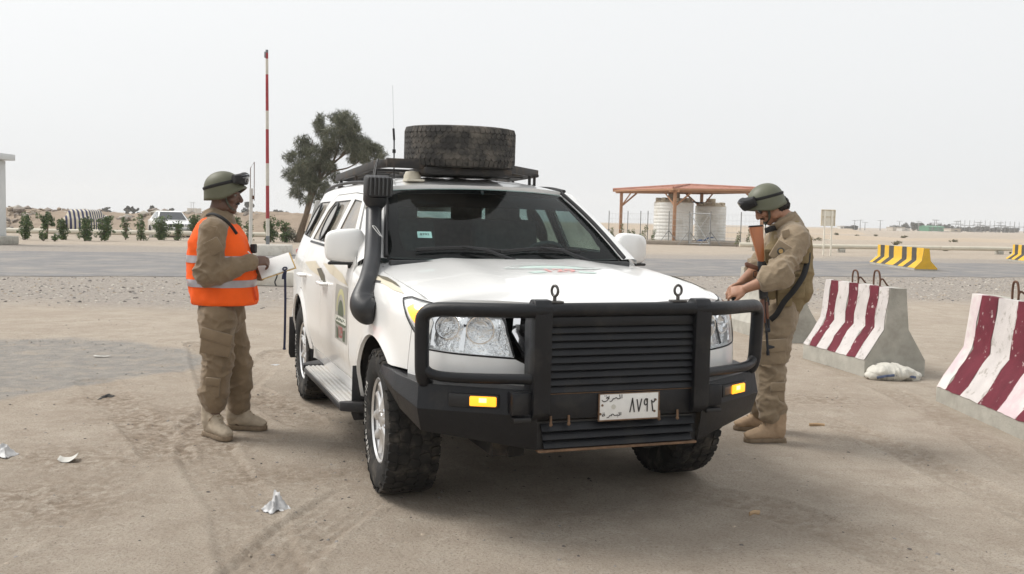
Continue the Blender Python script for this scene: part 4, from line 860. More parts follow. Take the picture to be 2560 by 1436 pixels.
# spare tyre lying on the rack
sp=empty('spare_tyre',car2w(-1.50,-.06,1.975)); sp.rotation_euler=(R(-90),R(2),CARYAW); tag(sp,'worn spare tyre lying flat on the roof rack','tyre')
wheel_meshes(True).build('tyre',pm('dusty_rubber',(.038,.036,.034),.88,var=.2,vs=14,col2=(.20,.175,.145),c2s=7,c2lo=.45,c2hi=.8,bump=.003,bs_=60),sp); rim.build('rim',pm('steel_rim',(.07,.07,.07),.6,.4,var=.2,vs=10),sp)
mb=MB(); mb.lathe([(.0,-.06),(.17,-.06),(.21,-.10)],30,Matrix.Rotation(R(-90),4,'X')); mb.build('rim_dish',MATS['steel_rim'],sp)
# ---------------------------------------------------------------- emblem decals on bonnet and door
def decal(mapf,polys,par,out,offs=.002,step=.03):
    for nm,poly,mat_,of in polys: patch(nm,poly,mapf,mat_,par,step=step,lip=0,off=offs+of,out=out)
GRN=pm('decal_green',(.36,.50,.42),.5,var=.1,vs=20); RED=pm('decal_red',(.46,.13,.12),.5); DKG=pm('decal_darkgreen',(.09,.12,.075),.5,var=.15,vs=20); YEL=pm('decal_yellow',(.50,.49,.27),.5); GRY=pm('decal_grey',(.42,.41,.36),.5,var=.05,vs=10); PALE=pm('decal_pale',(.66,.67,.60),.5)
HGR=pm('bonnet_green_lit',(.50,.62,.57),.5,var=.1,vs=20); HRD=pm('bonnet_red_lit',(.70,.36,.34),.5); HGY=pm('bonnet_grey_lit',(.58,.62,.60),.5)  # bonnet emblem colours, paled to paint in the overexposed daylight
hx0,hy0=.02,.055           # bonnet emblem centre (x,y)
E2=lambda a,b:(hx0-b,hy0+a)
def band(r0x,r0y,r1x,r1y,a0,a1,cy=0,n=18):
    return [E2(r0x*math.cos(R(a)),cy+r0y*math.sin(R(a))) for a in np.linspace(a0,a1,n)]+[E2(r1x*math.cos(R(a)),cy+r1y*math.sin(R(a))) for a in np.linspace(a1,a0,n)]
em=empty('bonnet_emblem'); em.parent=suv
decal(hmap,[('arc',band(.30,.20,.29,.185,8,172),HGY,0),('arc',band(.265,.165,.255,.152,8,172),HGY,0),('dome',[E2(.20*math.cos(R(a)),.045+.095*math.sin(R(a))) for a in np.linspace(0,180,18)],HGR,.0),('scroll',[E2(-.31,.03),E2(-.27,.055),E2(-.10,.03),E2(.10,.03),E2(.27,.055),E2(.31,.03),E2(.27,.02),E2(.10,.005),E2(-.10,.005),E2(-.27,.02)],HGY,.001),('leaf',[E2(-.21,-.10),E2(-.12,-.055),E2(-.09,-.115),E2(-.18,-.135)],HGR,0),('leaf',[E2(.21,-.10),E2(.12,-.055),E2(.09,-.115),E2(.18,-.135)],HGR,0)],em,(0,0,1))
tm=text_mesh('129',.13,bold=.003); co=np.array([v.co[:] for v in tm.vertices]); X=hx0-(co[:,1]-.055); Y=hy0+co[:,0]*1.05; Z=hoodz(X,Y)+.004; tm.vertices.foreach_set('co',np.stack([X,Y,Z],1).astype(np.float32).ravel()); link('number',tm,HRD,em)
for side in (-1,1):
    sg=smap(side,False); u0=ux(-.975); S2=lambda a,b:(u0+a*1.0,.86+b)      # a forward, b up
    m_=-1 if side>0 else 1
    de=[c for c in suv.children if c.name.startswith('front_door')][0 if side<0 else 1]
    e=empty('door_emblem'); e.parent=suv
    ar=lambda r0,r1,cy:[S2(r0*math.cos(R(a)),cy+r0*math.sin(R(a))) for a in np.linspace(0,180,16)]+[S2(r1*math.cos(R(a)),cy+r1*math.sin(R(a))) for a in np.linspace(180,0,16)]
    decal(sg,[('sheet',[S2(-.205,-.16),S2(.205,-.16),S2(.205,.19),S2(-.205,.19)],pm('decal_sheet',(.37,.36,.33),.45,var=.04,vs=6),0),('arc',ar(.15,.115,.02),YEL,.001),('dome',[S2(.095*math.cos(R(a)),.0+.10*math.sin(R(a))) for a in np.linspace(0,180,16)],DKG,.001),
      ('scroll',[S2(-.18,-.005),S2(.18,-.005),S2(.18,-.045),S2(-.18,-.045)],PALE,.0015),('scroll_edge',[S2(-.19,-.045),S2(.19,-.045),S2(.15,-.062),S2(-.15,-.062)],DKG,.001),('leaf',[S2(-.15,-.075),S2(-.08,-.085),S2(-.07,-.15),S2(-.14,-.15)],DKG,.001),('leaf',[S2(.15,-.075),S2(.08,-.085),S2(.07,-.15),S2(.14,-.15)],DKG,.001)],e,(0,side,0))
    tm=text_mesh('129',.10,bold=.002); co=np.array([v.co[:] for v in tm.vertices]); P=sg(u0-co[:,0]*side,.86-.105+co[:,1]); P[:,1]+=side*.0045; tm.vertices.foreach_set('co',P.astype(np.float32).ravel()); link('number',tm,RED,e)
    mb=MB(); rg=random.Random(4)
    for k in range(11):
        a=-.15+.028*k; q=np.array([(a+.02*j/3,-.025+rg.uniform(-.012,.012)) for j in range(4)]); P=sg(u0+q[:,0],.86+q[:,1]); P[:,1]+=side*.0045; mb.tube(P,.0018,5)
    mb.build('lettering',DKG,e)
# ================================================================ PEOPLE
def remesh(mb,name,mat,parent,voxel=.008,smooth=6,fold=None,fac=.5):
    """melt overlapping shapes into one continuous skin, smooth it, then press folds into it"""
    me=bpy.data.meshes.new(name); me.from_pydata(mb.v,[],mb.f); me.update(); o=bpy.data.objects.new('tmp',me); COL.objects.link(o)
    r=o.modifiers.new('r','REMESH'); r.mode='VOXEL'; r.voxel_size=voxel; r.use_smooth_shade=True
    if smooth: s=o.modifiers.new('s','SMOOTH'); s.factor=fac; s.iterations=smooth
    dg=bpy.context.evaluated_depsgraph_get(); dg.update(); m2=bpy.data.meshes.new_from_object(o.evaluated_get(dg)); bpy.data.objects.remove(o); bpy.data.meshes.remove(me)
    m2.name=name
    if fold:
        n=len(m2.vertices); co=np.zeros(n*3,np.float32); m2.vertices.foreach_get('co',co); co=co.reshape(-1,3).astype(float); nr=np.zeros(n*3,np.float32); m2.vertices.foreach_get('normal',nr); nr=nr.reshape(-1,3)
        co=co+nr*fold(co[:,0],co[:,1],co[:,2])[:,None]; m2.vertices.foreach_set('co',co.astype(np.float32).ravel()); m2.update()
    m2.materials.clear(); m2.polygons.foreach_set('use_smooth',[True]*len(m2.polygons))
    return link(name,m2,mat,parent)
def ridge(n): r=1-np.abs(n)*2; return np.where(r>0,r**1.8,r)
def cloth_fold(amp,zs=20,xs=7,s=0,focus=None):
    def f(x,y,z):
        wx=.03*fbm(x*9,y*9,z*9,oct=2,s=s+3); n1=ridge(vnoise((x+wx)*xs,y*xs,(z+wx*2+x*.35)*zs,s)); n2=ridge(vnoise(x*xs*1.7+z*6,y*xs*1.7,(z-x*.6)*zs*1.5,s+1)); n3=fbm(x*5,y*5,z*5,oct=2,s=s+2)
        k=1.0 if focus is None else focus(x,y,z)
        n4=ridge(vnoise((x-z*.5)*xs*2.6,y*xs*2.6,(z+x*.8)*zs*1.1,s+5)); return amp*(k*(1.15*np.clip(n1,-.5,1)+.75*np.clip(n2,-.5,1)+.45*np.clip(n4,-.5,1))+.8*n3)
    return f
CLO=pm('khaki_twill',(.205,.152,.098),.9,var=.14,vs=7,bump=.0012,bs_=320,bump2=.009,b2s=17,sheen=.2,spec=.2)
CLO2=pm('tan_twill',(.265,.205,.138),.9,var=.14,vs=7,bump=.0012,bs_=320,bump2=.009,b2s=17,sheen=.2,spec=.2)
VESTO=pm('orange_mesh_vest',(.88,.115,.012),.75,var=.07,vs=6,bump=.0012,bs_=420,bump2=.004,b2s=14,spec=.25)
REFL=pm('reflective_tape',(.36,.34,.36),.45,.25,var=.12,vs=14,bump2=.003,b2s=18)
HELM=pm('helmet_olive',(.098,.100,.062),.55,var=.12,vs=9,bump=.0008,bs_=260)
HELM2=pm('helmet_olive_worn',(.112,.118,.078),.5,var=.1,vs=9,col2=(.42,.40,.32),c2s=26,c2lo=.70,c2hi=.74,bump=.0008,bs_=260)
BOOT=pm('desert_suede',(.40,.335,.255),.95,var=.14,vs=14,bump=.002,bs_=150)
BOOT2=pm('desert_suede_warm',(.38,.27,.175),.95,var=.14,vs=14,bump=.002,bs_=150)
SOLE=pm('boot_sole',(.20,.15,.10),.9,var=.2,vs=30)
SKD=pm('skin_deep',(.115,.060,.040),.5,var=.12,vs=18,bump=.0008,bs_=160)
SKM=pm('skin_tanned',(.36,.185,.115),.5,var=.10,vs=18,bump=.0008,bs_=160)
HAIR=pm('hair_black',(.012,.010,.009),.7,var=.2,vs=60,bump=.003,bs_=180)
WEB=pm('webbing_black',(.014,.014,.015),.75,var=.2,vs=40,bump=.001,bs_=200)
GOG=pm('goggle_lens',(.012,.014,.022),.08,coat=.8)
CAMO=pm('chin_strap',(.06,.065,.045),.8,var=.4,vs=45)
def cap(mb,a,b,ra,rb,seg=14,ry=None):
    a=np.array(a,float);b=np.array(b,float); P=[a+(b-a)*t for t in np.linspace(0,1,7)]; R_=[ra+(rb-ra)*t for t in np.linspace(0,1,7)]
    mb.tube(P,R_,seg); mb.ball(a,ra*.995,seg,8); mb.ball(b,rb*.995,seg,8)
def hand(mb,M,curls,thumb=(.45,.2,.3),size=1.0,splay=.03):
    """wrist at the origin, fingers along +X, thumb side +Y, palm faces -Z; curls = bend per finger (3 joints)"""
    T=lambda v:M@(Vector(v)*size)
    P=[(0,0,0),(.03,.002,0),(.06,.003,.001),(.092,.0,.0)]; mb.tube([T(p) for p in P],[(.016*size,.027*size),(.0155*size,.036*size),(.015*size,.041*size),(.012*size,.039*size)],14,sq=2.6,up=M.to_3x3()@Vector((0,0,1)))
    mb.ball(T((.03,.028,-.006)),(.018*size),10,8)
    for i,(y,L) in enumerate(((.0295,.074),(.0095,.083),(-.0105,.076),(-.029,.060))):
        p=Vector((.086,y,0)); a=0; d=splay*(1.5-i)
        for j,(f,r) in enumerate(((.45,.0092),(.31,.0083),(.24,.0074))):
            a+=curls[i][j]; q=p+Vector((math.cos(a)*math.cos(d),math.sin(d),-math.sin(a)))*L*f
            cap(mb,T(p),T(q),r*size,r*size*.94,10); p=q
    p=Vector((.022,.034,-.006)); a=thumb[0]; z=0
    for j,(l,r) in enumerate(((.042,.0125),(.034,.0105),(.026,.0092))):
        z+=thumb[1]*(j>0)+.12; q=p+Vector((math.cos(a)*math.cos(z),math.sin(a)*math.cos(z),-math.sin(z)))*l; cap(mb,T(p),T(q),r*size,r*size*.93,10); p=q; a-=thumb[2]
def basis(o,xd,zd):
    X=Vector(xd).normalized(); Z=Vector(zd); Z=(Z-X*Z.dot(X)).normalized(); Y=Z.cross(X); return Matrix(((X.x,Y.x,Z.x,o[0]),(X.y,Y.y,Z.y,o[1]),(X.z,Y.z,Z.z,o[2]),(0,0,0,1)))
def head(mb,M):
    """face towards +X; origin mid-skull"""
    T=lambda v:M@Vector(v); B=lambda c,r,rot=None:mb.ball(T(c),r,18,12,M.to_3x3())
    B((-.008,0,.018),(.098,.076,.100)); B((.022,0,-.055),(.068,.060,.068)); B((.040,0,-.085),(.050,.044,.036)); B((.070,0,-.104),(.022,.026,.018))
    for s in (-1,1):
        B((.070,s*.030,.024),(.026,.028,.015)); B((.062,s*.042,-.026),(.030,.024,.026)); B((-.010,s*.079,-.018),(.022,.010,.034)); B((.010,s*.055,-.070),(.040,.016,.038))
    cap(mb,T((.090,0,.018)),T((.117,0,-.024)),.010,.013,10); B((.112,0,-.033),(.015,.019,.010)); B((.092,.012,-.036),(.010,.009,.008)); B((.092,-.012,-.036),(.010,.009,.008))
    B((.084,0,-.060),(.014,.026,.0075)); B((.083,0,-.073),(.014,.023,.0080)); B((.076,0,-.020),(.020,.036,.05))
    cap(mb,T((-.020,0,-.05)),T((-.045,0,-.21)),.057,.062,18)
def face_bits(M,root,skin,beard=True,glasses=False):
    for s in (-1,1):
        mb=MB(); mb.ball(M@Vector((.0755,s*.032,.006)),(.0125,.0125,.0125),12,8); mb.build('eye',pm('eye_white',(.22,.20,.18),.3),root)
        mb=MB(); mb.ball(M@Vector((.0835,s*.033,.005)),(.006,.006,.006),10,6); mb.build('iris',pm('iris_brown',(.02,.012,.008),.2),root)
        mb=MB(); mb.tube([M@Vector((.094,s*.012,.030)),M@Vector((.094,s*.032,.036)),M@Vector((.080,s*.052,.028))],[.0045,.005,.003],6); mb.build('eyebrow',HAIR,root)
    if beard:
        mb=MB(); mb.tube([M@Vector((.090,-.028,-.056)),M@Vector((.1005,-.012,-.0485)),M@Vector((.102,0,-.047)),M@Vector((.1005,.012,-.0485)),M@Vector((.090,.028,-.056))],[.004,.006,.0055,.006,.004],8); mb.build('moustache',HAIR,root)
def helmet(M,root,mat,goggle=True,gel=34,gdrop=0,gs=1.0):
    """PASGT-like shell"""
    hp=empty('helmet'); hp.parent=root; nphi,nt=48,16; vs=[];fs=[]; rx,ry,rz=.136,.118,.128
    for i in range(nphi):
        ph=2*math.pi*i/nphi; c=math.cos(ph); zr=.022*(c>0)*c**2+(-.062)*(1-max(0,c)**2)+(-.0)*0; zr=.018*max(0,c)**1.5-.078*(1-max(0,c)**1.5); zr+= -.010*max(0,-c)
        for j in range(nt+1):
            t=j/nt; z=rz+(zr-rz)*t**1.0; z=rz-(rz-zr)*(1-math.cos(t*math.pi/2))**.9
            q=max(-1,min(1,z/rz)); k=math.sqrt(max(0,1-max(q,0)**2.2)); fl=1+.05*sstep(.85,1,t)*max(0,c)+.012*sstep(.85,1,t)-(.05*max(0,-q))
            vs.append(M@Vector((rx*k*math.cos(ph)*fl*(1.02 if c<0 else 1)+.022*max(0,c)**3*float(sstep(.82,1,t)),ry*k*math.sin(ph)*fl,z)))
    for i in range(nphi):
        for j in range(nt): i2=(i+1)%nphi; fs.append((i*(nt+1)+j,i*(nt+1)+j+1,i2*(nt+1)+j+1,i2*(nt+1)+j))
    o=mk('shell',vs,fs,mat,hp,ang=80); sd=o.modifiers.new('s','SOLIDIFY'); sd.thickness=.009; sd.offset=-1
    # strap and goggles
    P=[];n=40
    for i in range(n+1):
        ph=2*math.pi*i/n; c=math.cos(ph); z=.030+.040*c; k=math.sqrt(max(0,1-max(0,z/rz)**2.2)); P.append(M@Vector(((rx*k+.004)*math.cos(ph),(ry*k+.004)*math.sin(ph),z)))
    mb=MB(); mb.tube(P,[(.011,.003)]*len(P),8,cap=False,up=tuple(M.to_3x3()@Vector((0,0,1)))); mb.build('goggle_strap',WEB,hp)
    if goggle:
        Mg=M@Matrix.Translation((0,0,gdrop)); mb=MB(); P=[];rr=[]
        for i in range(15):
            ph=R(-52+104*i/14); z=.066; k=math.sqrt(1-(z/rz)**2.2); P.append(Mg@Vector(((rx*k+.024*gs**1.5)*math.cos(ph),(ry*k+.022)*math.sin(ph),z-.012*abs(math.sin(ph))))); rr.append((.040*gs*(1-.35*abs(i-7)/7),.026*gs))
        mb.tube(P,rr,12,sq=3.2,up=tuple(M.to_3x3()@Vector((.3,0,1)))); mb.build('goggle_frame',WEB,hp)
        mb=MB(); P=[p+(M.to_3x3()@Vector((.020,0,.002))) for p in P[2:-2]]; mb.tube(P,[(r[0]*.80,.012) for r in rr[2:-2]],12,sq=3.2,up=tuple(M.to_3x3()@Vector((.3,0,1)))); mb.build('goggle_lens',GOG,hp)
    mb=MB()
    for s in (-1,1):
        P=[M@Vector(p) for p in ((.035,s*.098,-.02),(.040,s*.080,-.075),(.058,s*.058,-.12),(.082,s*.018,-.142))]; mb.tube(catmull(P,4),[(.013,.003)]*13,8)
    mb.tube([M@Vector((.082,-.018,-.142)),M@Vector((.086,0,-.143)),M@Vector((.082,.018,-.142))],[(.013,.004)]*3,8); mb.build('chin_strap',CAMO,hp)
    return hp
def boot(M,root,mat,sc_=1.0):
    """heel at x=-.10, toe at x=.19"""
    e=empty('boot'); e.parent=root; T=lambda v:M@Vector(v)
    mb=MB(); cap(mb,T((-.038,0,.245)),T((-.040,0,.10)),.060,.056,18); 
    P=[(-.085,0,.060),(-.04,0,.075),(.03,0,.078),(.10,0,.060),(.155,0,.048),(.183,0,.042)]; mb.tube([T(p) for p in P],[(.040,.036),(.052,.043),(.054,.047),(.040,.050),(.028,.046),(.018,.030)],18,up=M.to_3x3()@Vector((0,0,1)))
    cap(mb,T((-.03,0,.16)),T((.055,0,.085)),.048,.040,16)
    remesh(mb,'upper',mat,e,.007,5,cloth_fold(.0025,26,14,s=31))
    ol=[(-.105,-.020),(-.098,-.038),(-.06,-.044),(.0,-.042),(.06,-.048),(.12,-.054),(.165,-.046),(.194,-.022),(.200,0),(.194,.022),(.165,.044),(.12,.050),(.06,.044),(0,.040),(-.06,.042),(-.098,.036),(-.105,.020)]
    mb=MB(); mb.prism([(x*.97,y*.94) for x,y in ol],.030,M@Matrix.Translation((0,0,.003)),bev=.005); mb.build('sole',SOLE,e)
    mb=MB(); mb.prism([p for p in ol if p[0]<-.03]+[(-.03,.042),(-.03,-.042)],.012,M@Matrix.Translation((0,0,.0)),bev=0); mb.build('heel',SOLE,e)
    mb=MB()
    for k in range(6):
        x=.085-.022*k; z=.098+.020*k+.014*max(0,k-3); mb.tube([T((x,-.030,z-.010)),T((x+.012,0,z+.012)),T((x-.01,.030,z-.010))],.0035,6); mb.tube([T((x,.030,z-.010)),T((x+.012,0,z+.013)),T((x-.01,-.030,z-.010))],.0035,6)
    mb.tube(catmull([T((.02,-.01,.165)),T((.05,-.045,.15)),T((.03,-.06,.12)),T((.01,-.03,.15))],4),.003,6); mb.tube(catmull([T((.02,.01,.165)),T((.055,.03,.14)),T((.05,.035,.11))],4),.003,6); mb.build('laces',pm('lace_tan',(.27,.21,.14),.9),e)
    return e
def loft(rows,n=44,exp=2.5,t0=0,t1=None,off=0,wr=None):
    """rows: (z, cx, cy, rx, ry); smooth body of elliptical rings; returns verts, faces"""
    A=catmull(np.array(rows,float),6); A=A if t1 is None else A; vs=[]
    for (z,cx,cy,rx,ry) in A:
        for k in range(n):
            t=2*math.pi*k/n; c=math.cos(t); s=math.sin(t); c=math.copysign(abs(c)**(2/exp),c); s=math.copysign(abs(s)**(2/exp),s)
            vs.append((cx+(rx+off)*c,cy+(ry+off)*s,z))
    vs=np.array(vs)
    if wr is not None:
        cc=np.repeat(A[:,1:3],n,0); d=vs[:,:2]-cc; d/=np.maximum(np.linalg.norm(d,axis=1),1e-6)[:,None]; vs[:,:2]+=d*wr(vs[:,0],vs[:,1],vs[:,2])[:,None]
    m=len(A); fs=[(i*n+k,i*n+(k+1)%n,(i+1)*n+(k+1)%n,(i+1)*n+k) for i in range(m-1) for k in range(n)]
    return vs,fs,A
def rel(o,p): return p
def P3(px,py,Y): return atY(px,py,Y)
def shiftall(root):      # parts are modelled in world space; hang them on an empty at the feet
    inv=Matrix.Translation(root.location).inverted()
    for c in root.children: c.matrix_parent_inverse=inv
# ---------------------------------------------------------------- man in the orange vest
YL=6.55; L=lambda px,py,dy=0.:P3(px,py,YL+dy)
pl=empty('person',(float(L(560,1090)[0]),6.55,0)); tag(pl,'person in orange safety vest and olive helmet writing in a notebook','person')
_base=Vector(pl.location)
nh,fh=L(546,790,-.10),L(566,790,.10); nk,fk=L(543,905,-.11),L(594,905,.12); na,fa=L(535,1035,-.12),L(597,1030,.13)
nsh,fsh=L(532,578,-.185),L(552,578,.185); nel,fel=L(519,688,-.235),L(560,690,.24); nwr,fwr=L(628,657,-.12),L(668,672,.06)
hc=L(561,487); neck=L(546,548)
body=MB()
M=basis(hc,(1,.05,-.10),(0.10,0,1)); head(body,M)
cap(body,neck+np.array([0,0,.02]),L(552,640),.075,.12); cap(body,L(552,640),L(553,760),.125,.13); body.tube([nsh,L(543,570),fsh],[.055,.085,.055],14)
for h,k,a in ((nh,nk,na),(fh,fk,fa)): cap(body,h,k,.080,.056); cap(body,k,a,.055,.040)
cap(body,a:=na,na-np.array([0,0,.06]),.04,.04); cap(body,fa,fa-np.array([0,0,.06]),.04,.04)
for s_,e_,w_ in ((nsh,nel,nwr),(fsh,fel,fwr)): cap(body,s_,e_,.048,.040); cap(body,e_,w_,.040,.027)
# right hand closed round the pen, left hand under the notebook
Mh=basis(nwr,(1,.30,.16),(-.1,-.75,.65)); cl=[(.75,.75,.5),(.85,.85,.6),(.95,.9,.6),(1.0,.9,.6)]; hand(body,Mh,cl,(.35,.25,.35),1.02)
Mh2=basis(fwr,(1,.25,.10),(0,.25,-1)); hand(body,Mh2,[(.2,.15,.1)]*4,(.7,-.1,.1),1.0)
remesh(body,'body',SKD,pl,.0055,5); face_bits(M,pl,SKD,True)
# trousers: baggy, bunched over the boots
tr=MB()
cap(tr,L(553,748),L(555,790),.150,.150); cap(tr,nh+np.array([0,-.01,.01]),nk,.118,.098,16); cap(tr,nk,na+np.array([-.004,0,.13]),.098,.088,16); cap(tr,na+np.array([-.002,0,.14]),na+np.array([.006,0,.085]),.090,.083,16)
cap(tr,fh+np.array([0,.01,.01]),fk,.115,.093,16); cap(tr,fk,fa+np.array([0,0,.10]),.092,.082,16); cap(tr,fa+np.array([0,0,.10]),fa+np.array([.004,0,.055]),.088,.080,16)
zk=float(nk[2]); za=float(na[2])
foc=lambda x,y,z:.45+.9*np.exp(-((z-zk)/.10)**2)+1.0*np.exp(-((z-za-.14)/.05)**2)+.5*np.exp(-((z-.80)/.06)**2)
remesh(tr,'trousers',CLO,pl,.0085,7,cloth_fold(.0095,17,5.5,s=11,focus=foc))
for (px,py,w_,h_,rot,dy) in ((541,842,.21,.075,-14,-.225),(532,955,.10,.055,-4,-.215)):
    mb=MB(); c=L(px,py,dy); mb.box(c,(w_,.020,h_),Matrix.Rotation(R(-rot),3,'Y'),bev=.008); mb.box(c+np.array([-.005,.012,-.05]),(w_*.96,.02,h_*2.0),Matrix.Rotation(R(-rot*.6),3,'Y'),bev=.009); mb.build('pocket',CLO,pl)
# shirt: collar and sleeves
sh=MB(); cap(sh,neck-np.array([0,0,.03]),L(550,640),.115,.155); cap(sh,L(550,640),L(553,742),.158,.160); sh.tube([nsh+np.array([0,.02,0]),L(545,566),fsh+np.array([0,-.02,0])],[.085,.105,.085],16)
cap(sh,nsh,nel,.090,.080,16); cap(sh,nel,nwr-(nwr-nel)*.13,.080,.062,16); cap(sh,nwr-(nwr-nel)*.17,nwr-(nwr-nel)*.02,.060,.057,16); cap(sh,fsh,fel,.088,.078,16); cap(sh,fel,fwr-(fwr-fel)*.08,.076,.058,16)
ze=float(nel[2])
remesh(sh,'shirt',CLO,pl,.008,6,cloth_fold(.0080,15,7,s=5,focus=lambda x,y,z:.6+1.0*np.exp(-((z-ze-.04)/.10)**2)))
mb=MB(); P=[L(527,536,-.04),L(545,548,-.085),L(566,556,-.055),L(574,562,0),L(566,556,.055),L(545,548,.085),L(527,536,.04),L(521,533,0),L(527,536,-.04)]; mb.tube(catmull(P,4),[(.030,.008)]*33,8,cap=False,up=(0,0,1)); mb.build('collar',CLO,pl)
mb=MB(); c=L(534,618,-.285); mb.box(c,(.105,.020,.10),Matrix.Rotation(R(-28),3,'Y'),bev=.009); mb.build('sleeve_pocket',CLO,pl)
mb=MB(); c=L(531,575,-.262); mb.box(c,(.055,.014,.05),Matrix.Rotation(R(12),3,'Y'),bev=.006); mb.build('epaulette',CLO,pl)
# orange vest with two reflective bands
def vrow(py,xl,xr,ry): a=L(xl,py); b=L(xr,py); return (float(a[2]),float(a[0]+b[0])/2,YL,float(b[0]-a[0])/2*.95,ry*.95)
VR=[vrow(757,486,640,.205),vrow(748,481,642,.212),vrow(715,477,640,.206),vrow(690,475,637,.202),vrow(660,474,634,.202),vrow(630,475,627,.205),vrow(600,479,616,.212),vrow(578,488,603,.206),vrow(562,500,588,.175),vrow(550,512,574,.120),vrow(543,520,566,.082)]
vw=lambda x,y,z:.012*fbm(x*6,y*6,z*5,oct=3,s=51)+.011*ridge(vnoise(x*5+z*3,y*5,z*8,s=52))*sstep(1.45,1.2,z)+.006*ridge(vnoise(x*11-z*5,y*11,z*14,s=53))
vs,fs,A=loft(VR,72,2.3,wr=vw); o=mk('safety_vest',vs,fs,VESTO,pl,ang=70); sd=o.modifiers.new('s','SOLIDIFY'); sd.thickness=.006; sd.offset=1
for (pa,pb) in ((638,656),(697,715)):
    z1,z0=float(L(560,pa)[2]),float(L(560,pb)[2]); k=[i for i in range(len(A)) if z0-.004<=A[i,0]<=z1+.004]; zz=np.linspace(z0,z1,6); rows=[(z,*[np.interp(z,A[:,0],A[:,c]) for c in (1,2,3,4)]) for z in zz]
    n=56; v2=[]
    for (z,cx,cy,rx,ry) in rows:
        for q in range(n):
            t=2*math.pi*q/n; c=math.copysign(abs(math.cos(t))**(2/2.3),math.cos(t)); s=math.copysign(abs(math.sin(t))**(2/2.3),math.sin(t)); v2.append((cx+(rx+.0095)*c,cy+(ry+.0095)*s,z))
    v2=np.array(v2); d=v2[:,:2]-np.array([rows[0][1],YL]); d/=np.linalg.norm(d,axis=1)[:,None]; v2[:,:2]+=d*vw(v2[:,0],v2[:,1],v2[:,2])[:,None]
    mk('reflective_band',v2,[(i*n+q,i*n+(q+1)%n,(i+1)*n+(q+1)%n,(i+1)*n+q) for i in range(5) for q in range(n)],REFL,o)
mb=MB(); mb.tube(catmull([L(509,541,-.05),L(530,535,-.13),L(555,545,-.165),L(575,562,-.16),L(592,585,-.11)],5),[(.004,.010)]*21,8,up=(0,-1,.4)); mb.build('shoulder_strap',WEB,pl)
mb=MB(); mb.box(L(634,622,.05),(.035,.06,.062),bev=.008); mb.build('radio_pouch',WEB,pl)
mb=MB(); mb.tube(catmull([L(641,715,-.04),L(645,738,-.03),L(643,752,-.03),L(634,756,-.06)],5),[(.018,.004)]*16,8); mb.build('vest_tie',VESTO,pl)
Mhh=basis(L(559,473),(1,.05,-.02),(.02,0,1))@Matrix.Scale(.93,4); helmet(Mhh,pl,HELM,True,gdrop=.014,gs=1.08)
boot(basis((na[0]-.00,na[1],0),(.75,-.66,0),(0,0,1)),pl,BOOT); boot(basis((fa[0]+.01,fa[1],0),(1,-.10,0),(0,0,1)),pl,BOOT)
shiftall(pl)
# notebook and pen in his hands
nb=empty('notebook',tuple(map(float,L(690,664,.0)))); tag(nb,'open white notebook on an ochre board held by the writing person','notebook')
Mn=basis((0,0,0),(.90,.26,.33),(-.22,-.70,.68))
T=lambda *p:Mn@Vector(p)
mb=MB(); mb.box((0,0,-.006),(.235,.17,.005),bev=.002); mb.v=[tuple(Mn@Vector(v)) for v in mb.v]; mb.build('board',pm('ochre_board',(.55,.36,.12),.7,var=.1,vs=20),nb)
mb=MB(); mb.box((-.004,.0,.001),(.225,.162,.008),bev=.002); mb.v=[tuple(Mn@Vector(v)) for v in mb.v]; mb.build('pages',pm('paper_white',(.82,.82,.80),.8,bump=.0006,bs_=60),nb)
mb=MB(); mb.tube([T(.045+.014*math.cos(t),-.072+.014*math.sin(t),.012) for t in np.linspace(0,2*math.pi,15)],.005,6,cap=False); mb.build('lanyard_ring',pm('navy_webbing',(.015,.018,.05),.7,var=.2,vs=40),nb)
mb=MB(); a=T(.045,-.086,.004); P=[a,a+Vector((0,-.012,-.05)),a+Vector((.002,-.012,-.20)),a+Vector((0,-.012,-.40)),a+Vector((-.003,-.012,-.52))]; mb.tube(catmull([tuple(p) for p in P],5),[(.008,.002)]*21,8,up=(1,0,0)); mb.tube([P[0],a+Vector((-.012,-.016,-.03)),a+Vector((-.014,-.016,-.055))],[(.010,.004)]*3,8); mb.ball(P[-1],(.012,.006,.007),8,6); mb.build('lanyard',MATS['navy_webbing'],nb)
pe=MB(); a=Vector((0,0,0)); pe.tube([(.020,.01,-.035),(0,0,0),(-.055,-.02,.055)],[.0035,.0045,.004],8); po=pe.build('pen',pm('pen_white',(.75,.75,.75),.3),None); po.location=tuple(map(float,L(642,650,-.10))); tag(po,'white pen gripped in the writing hand','pen')
# ---------------------------------------------------------------- man with the rifle
YR=6.75; Q=lambda px,py,dy=0.:P3(px,py,YR+dy)
pr=empty('person',(float(Q(1905,1105)[0]),6.75,0)); tag(pr,'person in tan uniform and load vest looking down, rifle slung across the chest','person')
nh,fh=Q(1946,790,-.10),Q(1938,790,.12); nk,fk=Q(1928,905,-.10),Q(1915,900,.18); na,fa=Q(1926,1050,-.12),Q(1902,1030,.24)
nsh,fsh=Q(1988,598,-.19),Q(1955,590,.19); nel,fel=Q(1948,690,-.36),Q(1898,668,.20); nwr,fwr=Q(1864,722,-.34),Q(1852,708,-.12)
hc=Q(1922,512); neck=Q(1968,560)
body=MB(); M=basis(hc,(-1,-.05,-.80),(-.62,0,.78)); head(body,M); cap(body,M@Vector((-.03,0,-.12)),neck,.058,.070,18)
cap(body,neck,Q(1962,640),.080,.13); cap(body,Q(1962,640),Q(1950,760),.13,.13); body.tube([nsh,Q(1972,582),fsh],[.055,.085,.055],14)
for h,k,a in ((nh,nk,na),(fh,fk,fa)): cap(body,h,k,.080,.056); cap(body,k,a,.055,.040)
